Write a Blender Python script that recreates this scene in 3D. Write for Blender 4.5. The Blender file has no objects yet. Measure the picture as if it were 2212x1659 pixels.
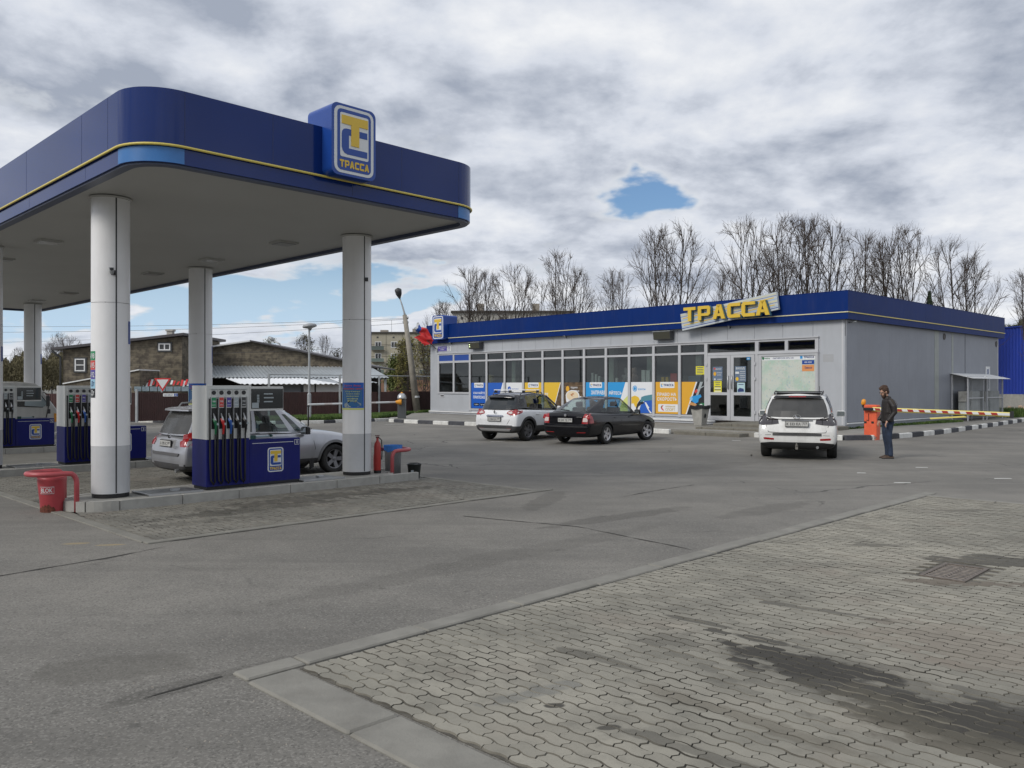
import bpy, bmesh, math, random
from mathutils import Vector, Matrix
from mathutils.bvhtree import BVHTree
R = math.radians
random.seed(7)
S = bpy.context.scene
COL = S.collection

# ------------------------------------------------------------------ camera, light, exposure
F = 1794.0; W0 = 2212.0; CX = 1106.0; HV = 834.0; H = 1.8
cam = bpy.data.cameras.new('camera'); camo = bpy.data.objects.new('camera', cam); COL.objects.link(camo)
cam.sensor_width = 36.0; cam.lens = 36.0 * F / W0
cam.shift_y = (HV - 829.5) / W0
cam.clip_start = 0.05; cam.clip_end = 3000
camo.location = (0, 0, H); camo.rotation_euler = (R(90), 0, 0)
S.camera = camo
S.view_settings.view_transform = 'Standard'; S.view_settings.look = 'None'
S.view_settings.exposure = 0.0; S.view_settings.gamma = 1.0; S.view_settings.use_curve_mapping = False
SUN_AZ = 231.0   # degrees clockwise from +Y, where the sun stands
SUN_EL = 36.0
sd = bpy.data.lights.new('sun', 'SUN'); sd.energy = 1.9; sd.angle = R(24); sd.color = (1.0, 0.95, 0.88)
so = bpy.data.objects.new('sun', sd); COL.objects.link(so)
so.rotation_euler = (R(90 - SUN_EL), 0, R(180 - SUN_AZ))
world = bpy.data.worlds.new('World'); S.world = world; world.use_nodes = True

class NT:
    """small helper for node trees"""
    def __init__(s, tree): s.t = tree; s.n = tree.nodes; s.l = tree.links
    def new(s, typ, **kw):
        n = s.n.new(typ)
        for k, v in kw.items(): setattr(n, k, v)
        return n
    def put(s, sock, v):
        if isinstance(v, bpy.types.NodeSocket): s.l.new(v, sock)
        elif isinstance(v, bpy.types.Node): s.l.new(v.outputs[0], sock)
        elif v is not None:
            if hasattr(sock.default_value, '__len__') and not hasattr(v, '__len__'): v = [v] * len(sock.default_value)
            if hasattr(v, '__len__') and hasattr(sock.default_value, '__len__') and len(v) == 3 and len(sock.default_value) == 4: v = tuple(v) + (1,)
            sock.default_value = v
    def math(s, op, a, b=None, c=None, clamp=False):
        n = s.new('ShaderNodeMath', operation=op, use_clamp=clamp)
        for i, v in enumerate((a, b, c)):
            if v is not None: s.put(n.inputs[i], v)
        return n.outputs[0]
    def vec(s, op, a, b=None):
        n = s.new('ShaderNodeVectorMath', operation=op)
        s.put(n.inputs[0], a)
        if b is not None: s.put(n.inputs[1], b)
        return n
    def mix(s, f, a, b, mode='MIX'):
        n = s.new('ShaderNodeMix', data_type='RGBA', blend_type=mode)
        s.put(n.inputs[0], f); s.put(n.inputs[6], a); s.put(n.inputs[7], b)
        return n.outputs[2]
    def noise(s, vec, scale, detail=4, rough=0.55, dist=0.0):
        n = s.new('ShaderNodeTexNoise')
        if vec is not None: s.put(n.inputs['Vector'], vec)
        n.inputs['Scale'].default_value = scale; n.inputs['Detail'].default_value = detail
        n.inputs['Roughness'].default_value = rough; n.inputs['Distortion'].default_value = dist
        return n.outputs[0]
    def ramp(s, f, lo, hi):
        n = s.new('ShaderNodeMapRange', interpolation_type='SMOOTHSTEP')
        s.put(n.inputs[0], f); s.put(n.inputs[1], lo); s.put(n.inputs[2], hi)
        return n.outputs[0]
    def lin(s, f, lo, hi, a, b):
        n = s.new('ShaderNodeMapRange'); s.put(n.inputs[0], f)
        for i, v in enumerate((lo, hi, a, b)): s.put(n.inputs[1 + i], v)
        return n.outputs[0]

def build_sky():
    w = NT(world.node_tree); w.n.clear()
    out = w.new('ShaderNodeOutputWorld'); bg = w.new('ShaderNodeBackground')
    sky = w.new('ShaderNodeTexSky', sky_type='NISHITA'); sky.sun_disc = False
    sky.sun_elevation = R(SUN_EL); sky.sun_rotation = R(SUN_AZ); sky.air_density = 1.0; sky.dust_density = 1.2; sky.ozone_density = 1.5
    tc = w.new('ShaderNodeTexCoord'); d = tc.outputs['Generated']
    sep = w.new('ShaderNodeSeparateXYZ'); w.put(sep.inputs[0], d)
    z = w.math('MAXIMUM', sep.outputs[2], 0.0)
    den = w.math('ADD', z, 0.27)
    cmb = w.new('ShaderNodeCombineXYZ')
    w.put(cmb.inputs[0], w.math('DIVIDE', sep.outputs[0], den)); w.put(cmb.inputs[1], w.math('DIVIDE', sep.outputs[1], den)); w.put(cmb.inputs[2], 8.3)
    p = cmb.outputs[0]
    big = w.noise(p, 1.15, 4, 0.5, 0.2)
    med = w.noise(p, 2.7, 8, 0.56, 0.15)
    off = w.vec('ADD', p, (0.05, -0.13, 0.0)).outputs[0]
    med2 = w.noise(off, 2.7, 8, 0.56, 0.15)
    bil = w.noise(p, 7.5, 7, 0.6, 0.1)
    flank = w.math('SUBTRACT', med, med2)
    wn = w.new('ShaderNodeTexNoise'); wn.inputs['Scale'].default_value = 3.6; wn.inputs['Detail'].default_value = 4; wn.inputs['Roughness'].default_value = .5; w.put(wn.inputs['Vector'], p)
    wd = w.vec('MULTIPLY', w.vec('SUBTRACT', wn.outputs['Color'], (0.5, 0.5, 0.5)).outputs[0], (0.20, 0.20, 0.15)).outputs[0]
    dw = w.vec('ADD', d, wd).outputs[0]
    def gap(u, v, wid, hgt, src=None):
        dv = Vector(((u - CX) / F, 1, (HV - v) / F)).normalized()
        q = w.vec('SUBTRACT', src or dw, tuple(dv)).outputs[0]
        q = w.vec('MULTIPLY', q, (1 / wid, 1 / wid, 1 / hgt)).outputs[0]
        ln = w.new('ShaderNodeVectorMath', operation='LENGTH'); w.put(ln.inputs[0], q)
        return w.math('SUBTRACT', 1.0, ln.outputs['Value'], clamp=True)
    cov = w.math('ADD', w.math('MULTIPLY', big, 0.35), w.math('MULTIPLY', med, 0.65))
    g = w.math('ADD', w.math('MULTIPLY', gap(1365, 415, 0.080, 0.048), 1.3), w.math('MULTIPLY', gap(1142, 38, 0.050, 0.045), 1.0))
    g = w.math('ADD', g, w.math('MULTIPLY', gap(620, 655, 0.40, 0.045), 1.0))
    g = w.math('ADD', g, w.math('MULTIPLY', gap(90, 690, 0.25, 0.045), 0.95))
    g = w.math('ADD', g, w.math('MULTIPLY', gap(860, 665, 0.12, 0.030), 0.8))
    cov = w.math('SUBTRACT', cov, w.math('MULTIPLY', g, 0.235))
    mask = w.ramp(cov, 0.305, 0.395)
    dark = gap(560, 70, 0.45, 0.16)
    for (u, v, a_, b_, k) in ((1960, 300, .42, .085, .9), (2190, 130, .16, .06, 1.0), (1180, 330, .16, .07, .7), (1150, 480, .30, .06, .8), (1800, 440, .35, .05, .7), (150, 150, .35, .14, .35), (1330, 640, .5, .04, .5)):
        dark = w.math('ADD', dark, w.math('MULTIPLY', gap(u, v, a_, b_), k))
    lite = gap(1480, 150, 0.24, 0.13)
    for (u, v, a_, b_, k) in ((1130, 560, .22, .05, .9), (1560, 360, .16, .05, .7), (1760, 60, .25, .05, .6), (2060, 480, .22, .035, 1.0), (20, 330, .12, .06, .7), (1040, 240, .10, .08, .5)):
        lite = w.math('ADD', lite, w.math('MULTIPLY', gap(u, v, a_, b_), k))
    shade = w.math('ADD', w.math('MULTIPLY', big, 0.26), w.math('ADD', w.math('MULTIPLY', med, 0.46), w.math('MULTIPLY', bil, 0.28)))
    shade = w.math('ADD', shade, w.math('MULTIPLY', flank, 1.25))
    shade = w.math('ADD', shade, w.math('MULTIPLY', w.math('SUBTRACT', w.math('MULTIPLY', lite, 0.75), w.math('MULTIPLY', dark, 0.85)), 0.15))
    sh = w.lin(w.math('ADD', shade, w.math('MULTIPLY', w.math('SUBTRACT', bil, 0.5), 0.16)), 0.17, 0.84, 0, 1)
    edge = w.ramp(cov, 0.345, 0.43)
    cdark = (3.7, 4.15, 5.05, 1); cmid = (6.9, 7.3, 8.1, 1); clite = (9.1, 9.25, 9.5, 1)
    c1 = w.mix(w.math('MULTIPLY', sh, 2.0, clamp=True), cdark, cmid)
    c2 = w.mix(w.math('SUBTRACT', w.math('MULTIPLY', sh, 2.0), 1.0, clamp=True), c1, clite)
    c3 = w.mix(edge, (7.4, 7.7, 8.1, 1), c2)
    skyc = w.mix(1.0, sky.outputs[0], (0.85, 1.0, 1.15, 1), 'MULTIPLY')
    skyc = w.mix(w.ramp(z, 0.20, 0.05), skyc, (5.2, 6.9, 8.6, 1))
    col = w.mix(mask, skyc, c3)
    col = w.mix(w.math('MULTIPLY', w.ramp(z, 0.07, 0.0), 0.5), col, (7.4, 7.9, 8.5, 1))
    col = w.mix(w.math('GREATER_THAN', w.math('MULTIPLY', sep.outputs[2], -1.0), 0.002), col, (1.8, 1.8, 1.75, 1))
    w.put(bg.inputs[0], col); bg.inputs[1].default_value = 0.098
    w.l.new(bg.outputs[0], out.inputs[0])
build_sky()

# ------------------------------------------------------------------ helpers
def ground_at(u, v, z=0.0):
    d = F * (H - z) / (v - HV); return Vector(((u - CX) / F * d, d, z))
def at(u, v, d): return Vector(((u - CX) / F * d, d, H - (v - HV) / F * d))
def tag(o, label=None, cat=None, group=None, kind=None):
    if label: o['label'] = label
    if cat: o['category'] = cat
    if group: o['group'] = group
    if kind: o['kind'] = kind
    return o
def empty(name, loc=(0, 0, 0), rz=0.0, label=None, cat=None, group=None):
    o = bpy.data.objects.new(name, None); COL.objects.link(o); o.empty_display_size = 0.2
    o.location = loc; o.rotation_euler = (0, 0, rz)
    return tag(o, label, cat, group)
def kids(o): return [c for c in bpy.data.objects if c.parent == o]
def copy_tree(o, parent=None, tree=None):
    if tree is None:
        tree = {}
        for c in bpy.data.objects:
            if c.parent: tree.setdefault(c.parent.name, []).append(c)
    c = o.copy(); COL.objects.link(c)
    if parent: c.parent = parent
    for ch in tree.get(o.name, []): copy_tree(ch, c, tree)
    return c
def noderive(o): return o

class MB:
    def __init__(s): s.v = []; s.f = []; s.m = []; s.cur = 0; s.sm = False; s.smf = []
    def face(s, idx): s.f.append(tuple(idx)); s.m.append(s.cur); s.smf.append(s.sm)
    def add(s, verts, faces, M=None):
        b = len(s.v)
        for p in verts:
            p = Vector(p); s.v.append(tuple(M @ p) if M else tuple(p))
        for f in faces: s.face([b + i for i in f])
    def box(s, x0, x1, y0, y1, z0, z1, M=None, bev=0.0):
        if bev > 0:
            b = bev
            P = [(x0 + b, y0), (x1 - b, y0), (x1, y0 + b), (x1, y1 - b), (x1 - b, y1), (x0 + b, y1), (x0, y1 - b), (x0, y0 + b)]
            cx, cy = (x0 + x1) / 2, (y0 + y1) / 2
            fx = 1 - b / max((x1 - x0) / 2, 1e-6); fy = 1 - b / max((y1 - y0) / 2, 1e-6)
            Q = [(cx + (x - cx) * fx, cy + (y - cy) * fy) for x, y in P]
            V = [(x, y, z0 + b * 0) for x, y in P] + [(x, y, z1 - b) for x, y in P] + [(x, y, z1) for x, y in Q]
            Fc = [tuple(reversed(range(8)))] + [(i, (i + 1) % 8, 8 + (i + 1) % 8, 8 + i) for i in range(8)] + \
                 [(8 + i, 8 + (i + 1) % 8, 16 + (i + 1) % 8, 16 + i) for i in range(8)] + [tuple(range(16, 24))]
            s.add(V, Fc, M); return s
        V = [(x0, y0, z0), (x1, y0, z0), (x1, y1, z0), (x0, y1, z0), (x0, y0, z1), (x1, y0, z1), (x1, y1, z1), (x0, y1, z1)]
        s.add(V, [(0, 3, 2, 1), (4, 5, 6, 7), (0, 1, 5, 4), (1, 2, 6, 5), (2, 3, 7, 6), (3, 0, 4, 7)], M); return s
    def prism(s, poly, z0, z1, M=None):
        n = len(poly)
        V = [(x, y, z0) for x, y in poly] + [(x, y, z1) for x, y in poly]
        s.add(V, [tuple(reversed(range(n))), tuple(range(n, 2 * n))] + [(i, (i + 1) % n, n + (i + 1) % n, n + i) for i in range(n)], M); return s
    def tube(s, pts, r, seg=8, caps=True, closed=False):
        pts = [Vector(p) for p in pts]; n = len(pts)
        rs = r if hasattr(r, '__len__') else [r] * n
        b = len(s.v); up = None
        for i, p in enumerate(pts):
            if closed: t = (pts[(i + 1) % n] - pts[i - 1])
            else: t = (pts[min(i + 1, n - 1)] - pts[max(i - 1, 0)])
            t.normalize()
            if up is None:
                up = Vector((0, 0, 1)) if abs(t.z) < 0.9 else Vector((1, 0, 0))
            a = up - t * up.dot(t)
            if a.length < 1e-4: a = Vector((0, 1, 0)) - t * t.y
            a.normalize(); up = a; c = t.cross(a)
            for k in range(seg):
                an = 2 * math.pi * k / seg
                s.v.append(tuple(p + (a * math.cos(an) + c * math.sin(an)) * rs[i]))
        for i in range(n if closed else n - 1):
            j = (i + 1) % n
            for k in range(seg):
                k2 = (k + 1) % seg
                s.face([b + i * seg + k, b + i * seg + k2, b + j * seg + k2, b + j * seg + k])
        if caps and not closed:
            s.face([b + k for k in reversed(range(seg))]); s.face([b + (n - 1) * seg + k for k in range(seg)])
        return s
    def lathe(s, prof, seg=24, M=None, cap=True):
        """prof: list of (r, z)"""
        V = []; n = len(prof)
        for r, z in prof:
            for k in range(seg):
                a = 2 * math.pi * k / seg; V.append((r * math.cos(a), r * math.sin(a), z))
        Fc = []
        for i in range(n - 1):
            for k in range(seg):
                k2 = (k + 1) % seg; Fc.append((i * seg + k, i * seg + k2, (i + 1) * seg + k2, (i + 1) * seg + k))
        if cap: Fc.append(tuple(reversed(range(seg)))); Fc.append(tuple((n - 1) * seg + k for k in range(seg)))
        s.add(V, Fc, M); return s
    def grid(s, fn, nu, nv):
        b = len(s.v)
        for j in range(nv + 1):
            for i in range(nu + 1): s.v.append(tuple(fn(i / nu, j / nv)))
        for j in range(nv):
            for i in range(nu):
                a = b + j * (nu + 1) + i; s.face([a, a + 1, a + nu + 2, a + nu + 1])
        return s
    def mesh(s, name, mats, smooth=None):
        me = bpy.data.meshes.new(name); me.from_pydata(s.v, [], s.f); me.update()
        mats = mats if isinstance(mats, (list, tuple)) else [mats]
        for m in mats: me.materials.append(m)
        if len(mats) > 1: me.polygons.foreach_set('material_index', s.m)
        sf = [True] * len(s.f) if smooth is True else s.smf
        if any(sf): me.polygons.foreach_set('use_smooth', sf)
        return me
    def obj(s, name, mats, parent=None, loc=None, rot=None, smooth=None, **t):
        o = bpy.data.objects.new(name, s.mesh(name, mats, smooth)); COL.objects.link(o)
        if parent: o.parent = parent
        if loc is not None: o.location = loc
        if rot is not None: o.rotation_euler = rot
        return tag(o, **t) if t else o
def link(name, me, parent=None, loc=None, rot=None, scale=None, **t):
    o = bpy.data.objects.new(name, me); COL.objects.link(o)
    if parent: o.parent = parent
    if loc is not None: o.location = loc
    if rot is not None: o.rotation_euler = rot
    if scale is not None: o.scale = scale
    return tag(o, **t) if t else o
def smooth_by_angle(me, ang=35):
    bm = bmesh.new(); bm.from_mesh(me)
    for f in bm.faces: f.smooth = True
    for e in bm.edges:
        if len(e.link_faces) == 2 and e.calc_face_angle(0) > R(ang): e.smooth = False
    bm.to_mesh(me); bm.free()

# ------------------------------------------------------------------ materials
MATS = {}
def mat(name, col, rough=0.6, metal=0.0, spec=0.5, var=0.0, vscale=3.0, bump=0.0, bscale=40.0, dirt=0.0, emit=None, coat=0.0, obj_rand=0.0, alpha=None):
    if name in MATS: return MATS[name]
    m = bpy.data.materials.new(name); m.use_nodes = True; nt = NT(m.node_tree)
    b = nt.n['Principled BSDF']; nt.put(b.inputs['Base Color'], col); b.inputs['Roughness'].default_value = rough
    b.inputs['Metallic'].default_value = metal; b.inputs['Specular IOR Level'].default_value = spec
    b.inputs['Coat Weight'].default_value = coat; b.inputs['Coat Roughness'].default_value = 0.06
    geo = nt.new('ShaderNodeNewGeometry'); pos = geo.outputs['Position']
    c = tuple(col[:3]) + (1,)
    last = c
    if var > 0:
        n = nt.noise(pos, vscale, 5, 0.6)
        last = nt.mix(nt.ramp(n, 0.3, 0.7), tuple(x * (1 - var) for x in c[:3]) + (1,), tuple(min(1, x * (1 + var)) for x in c[:3]) + (1,))
    if dirt > 0:
        st = nt.vec('MULTIPLY', pos, (2.2, 2.2, 0.35)).outputs[0]
        n2 = nt.noise(st, 2.0, 6, 0.65)
        last = nt.mix(nt.math('MULTIPLY', nt.ramp(n2, 0.45, 0.8), dirt), last, (0.13, 0.12, 0.10, 1))
    if obj_rand > 0:
        oi = nt.new('ShaderNodeObjectInfo')
        k = nt.lin(oi.outputs['Random'], 0, 1, 1 - obj_rand, 1 + obj_rand)
        hsv = nt.new('ShaderNodeHueSaturation'); nt.put(hsv.inputs['Color'], last); nt.put(hsv.inputs['Value'], k); last = hsv.outputs[0]
    if last is not c: nt.put(b.inputs['Base Color'], last)
    if bump > 0:
        bn = nt.new('ShaderNodeBump'); bn.inputs['Distance'].default_value = 0.01; bn.inputs['Strength'].default_value = bump
        nt.put(bn.inputs['Height'], nt.noise(pos, bscale, 4, 0.6)); nt.put(b.inputs['Normal'], bn.outputs[0])
    if emit: nt.put(b.inputs['Emission Color'], tuple(emit[:3]) + (1,)); b.inputs['Emission Strength'].default_value = emit[3]
    MATS[name] = m
    return m
def glass_mat(name, tint, refl=1.0, rough=0.02, trans=1.0):
    m = bpy.data.materials.new(name); m.use_nodes = True; nt = NT(m.node_tree); nt.n.clear()
    out = nt.new('ShaderNodeOutputMaterial'); mx = nt.new('ShaderNodeMixShader')
    tr = nt.new('ShaderNodeBsdfTransparent'); nt.put(tr.inputs[0], tuple(tint) + (1,))
    gl = nt.new('ShaderNodeBsdfGlossy'); gl.inputs['Roughness'].default_value = rough; nt.put(gl.inputs[0], (refl, refl, refl, 1))
    ge = nt.new('ShaderNodeNewGeometry'); dt = nt.vec('DOT_PRODUCT', ge.outputs['Normal'], ge.outputs['Incoming']).outputs['Value']
    fc_ = nt.math('SUBTRACT', 1.0, nt.math('ABSOLUTE', dt), clamp=True)
    nt.put(mx.inputs[0], nt.math('ADD', nt.math('MULTIPLY', nt.math('POWER', fc_, 5.0), 0.92), 0.07, clamp=True)); nt.l.new(tr.outputs[0], mx.inputs[1]); nt.l.new(gl.outputs[0], mx.inputs[2])
    nt.l.new(mx.outputs[0], out.inputs[0]); MATS[name] = m; return m

white_paint = mat('white_paint', (0.72, 0.73, 0.73), 0.45, var=0.04, dirt=0.10)
col_white = mat('column_white', (0.80, 0.80, 0.80), 0.34, var=0.03, vscale=1.5, dirt=0.10)
col_grey = mat('column_grey', (0.50, 0.51, 0.52), 0.35, var=0.04, dirt=0.12)
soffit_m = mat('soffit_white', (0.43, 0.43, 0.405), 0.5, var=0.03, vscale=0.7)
blue_gloss = mat('blue_fascia', (0.0015, 0.020, 0.135), 0.12, spec=0.38, var=0.06, vscale=0.8)
blue_matt = mat('blue_metal', (0.001, 0.022, 0.14), 0.5, spec=0.14, var=0.07, vscale=0.7, dirt=0.08)
blue_pale = mat('blue_faded', (0.035, 0.16, 0.42), 0.35, var=0.10, vscale=2.0)
blue_pump = mat('blue_pump', (0.007, 0.011, 0.130), 0.35, spec=0.25, var=0.06, dirt=0.10)
blue_bright = mat('blue_hangar', (0.008, 0.035, 0.30), 0.45, var=0.06, vscale=0.5)
sign_blue = mat('sign_blue', (0.012, 0.06, 0.30), 0.3)
sign_white = mat('sign_white', (0.66, 0.68, 0.68), 0.35)
sign_yellow = mat('sign_yellow', (0.68, 0.46, 0.045), 0.4)
yellow_strip = mat('yellow_strip', (0.66, 0.54, 0.12), 0.4, var=0.06)
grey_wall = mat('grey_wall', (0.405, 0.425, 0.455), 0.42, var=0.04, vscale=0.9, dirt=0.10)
grey_wall2 = mat('grey_wall_side', (0.235, 0.25, 0.285), 0.45, var=0.06, vscale=0.6, dirt=0.14)  # same grey as the front, with the side wall's shade put into the colour
grey_frame = mat('grey_frame', (0.46, 0.47, 0.49), 0.38, var=0.03)
black = mat('black_rubber', (0.012, 0.012, 0.013), 0.6)
black_gloss = mat('black_plastic', (0.015, 0.015, 0.017), 0.3)
dark_grey = mat('dark_grey', (0.05, 0.052, 0.055), 0.5, var=0.05)
steel = mat('steel', (0.45, 0.46, 0.47), 0.35, metal=0.8, var=0.05)
galv = mat('galvanised', (0.38, 0.40, 0.41), 0.5, metal=0.4, var=0.12)
concrete = mat('concrete', (0.29, 0.285, 0.26), 0.85, var=0.10, vscale=4, bump=0.4, dirt=0.25)
kerb_plain = mat('kerb_plain', (0.222, 0.214, 0.188), .85, var=.12, vscale=3, bump=.4, dirt=.35)
concrete_l = mat('concrete_light', (0.34, 0.335, 0.31), 0.85, var=0.10, vscale=5, bump=0.3, dirt=0.2)
kerb_w = mat('kerb_white', (0.66, 0.66, 0.63), 0.75, var=0.10, vscale=6, dirt=0.40, obj_rand=0.08)
kerb_b = mat('kerb_dark', (0.055, 0.058, 0.068), 0.75, var=0.2, vscale=6, dirt=0.2, obj_rand=0.2)
red_plastic = mat('red_plastic', (0.36, 0.045, 0.055), 0.42, var=0.12, vscale=4)
red_pipe = mat('red_pipe', (0.42, 0.075, 0.085), 0.38, var=0.10, vscale=6, dirt=0.2)
red_ext = mat('red_extinguisher', (0.36, 0.03, 0.025), 0.35)
rust = mat('rust', (0.12, 0.035, 0.02), 0.9, var=0.4, vscale=30, bump=0.5)
red = mat('red', (0.55, 0.03, 0.03), 0.45)
brown_fence = mat('brown_fence', (0.075, 0.036, 0.032), 0.55, var=0.10, obj_rand=0.28, dirt=0.1)
orange = mat('orange_paint', (0.72, 0.115, 0.045), 0.5, var=0.08, vscale=5, dirt=0.15)
amber = mat('amber', (0.72, 0.30, 0.02), 0.4)
blue_bag = mat('blue_bag', (0.05, 0.22, 0.65), 0.4)
green_m = mat('green', (0.02, 0.25, 0.10), 0.45)
redp = mat('red_print', (0.60, 0.06, 0.05), 0.45)
violet = mat('violet_print', (0.08, 0.06, 0.32), 0.45)
ltblue_m = mat('light_blue_print', (0.30, 0.52, 0.66), 0.45)
greyprint = mat('grey_print', (0.35, 0.40, 0.42), 0.45)
brick_m = mat('brick', (0.22, 0.095, 0.06), 0.9, var=0.25, vscale=12, bump=0.4, obj_rand=0.15)
P_blue = mat('poster_blue', (0.020, 0.11, 0.48), 0.25); P_lblue = mat('poster_light_blue', (0.03, 0.30, 0.66), 0.25)
P_yel = mat('poster_yellow', (0.74, 0.48, 0.045), 0.25); P_org = mat('poster_orange', (0.72, 0.38, 0.035), 0.25)
P_white = mat('poster_white', (0.74, 0.76, 0.78), 0.25); P_navy = mat('poster_navy', (0.03, 0.05, 0.16), 0.3)
P_wood = mat('poster_wood', (0.10, 0.065, 0.035), 0.3, var=0.5, vscale=6); P_black = mat('poster_black', (0.02, 0.022, 0.025), 0.25)
P_cream = mat('poster_cream', (0.72, 0.60, 0.42), 0.3); P_green = mat('poster_green', (0.02, 0.16, 0.06), 0.3); P_lime = mat('poster_lime', (0.62, 0.66, 0.22), 0.3)
P_grey = mat('poster_slate', (0.13, 0.18, 0.26), 0.3)
shop_glass = glass_mat('shop_glass', (0.66, 0.70, 0.68), 0.85)
car_glass = glass_mat('car_glass', (0.30, 0.35, 0.34), 0.95)
car_glass_l = glass_mat('car_glass_clear', (0.62, 0.72, 0.70), 0.85)
dark_glass = mat('dark_glass', (0.018, 0.022, 0.024), 0.06, spec=0.8)
dusty_glass = mat('dusty_glass', (0.055, 0.055, 0.053), 0.22, spec=0.6, var=0.15)
interior = mat('interior', (0.10, 0.10, 0.095), 0.8)
rubber = mat('tyre', (0.018, 0.018, 0.018), 0.8, var=0.2, vscale=20, dirt=0.25)
alloy = mat('alloy', (0.50, 0.50, 0.51), 0.3, metal=0.7)
alloy_d = mat('alloy_dark', (0.20, 0.20, 0.21), 0.35, metal=0.5)
tail_red = mat('tail_red', (0.32, 0.008, 0.010), 0.12, spec=0.8, coat=0.5)
tail_smoke = mat('tail_smoke', (0.05, 0.045, 0.05), 0.15, coat=0.5)
tail_clear = mat('tail_clear', (0.62, 0.55, 0.52), 0.15, coat=0.5)
plate_m = mat('number_plate', (0.50, 0.50, 0.48), 0.45, var=0.08, vscale=20)
chrome = mat('chrome', (0.7, 0.7, 0.72), 0.12, metal=1.0)
bark = mat('bark', (0.055, 0.046, 0.040), 0.9, var=0.25, vscale=3)
twig_m = mat('twig', (0.085, 0.066, 0.055), 0.9)
clad_m = mat('cladding', (0.055, 0.055, 0.058), 0.6, var=0.1, dirt=0.35)

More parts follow.
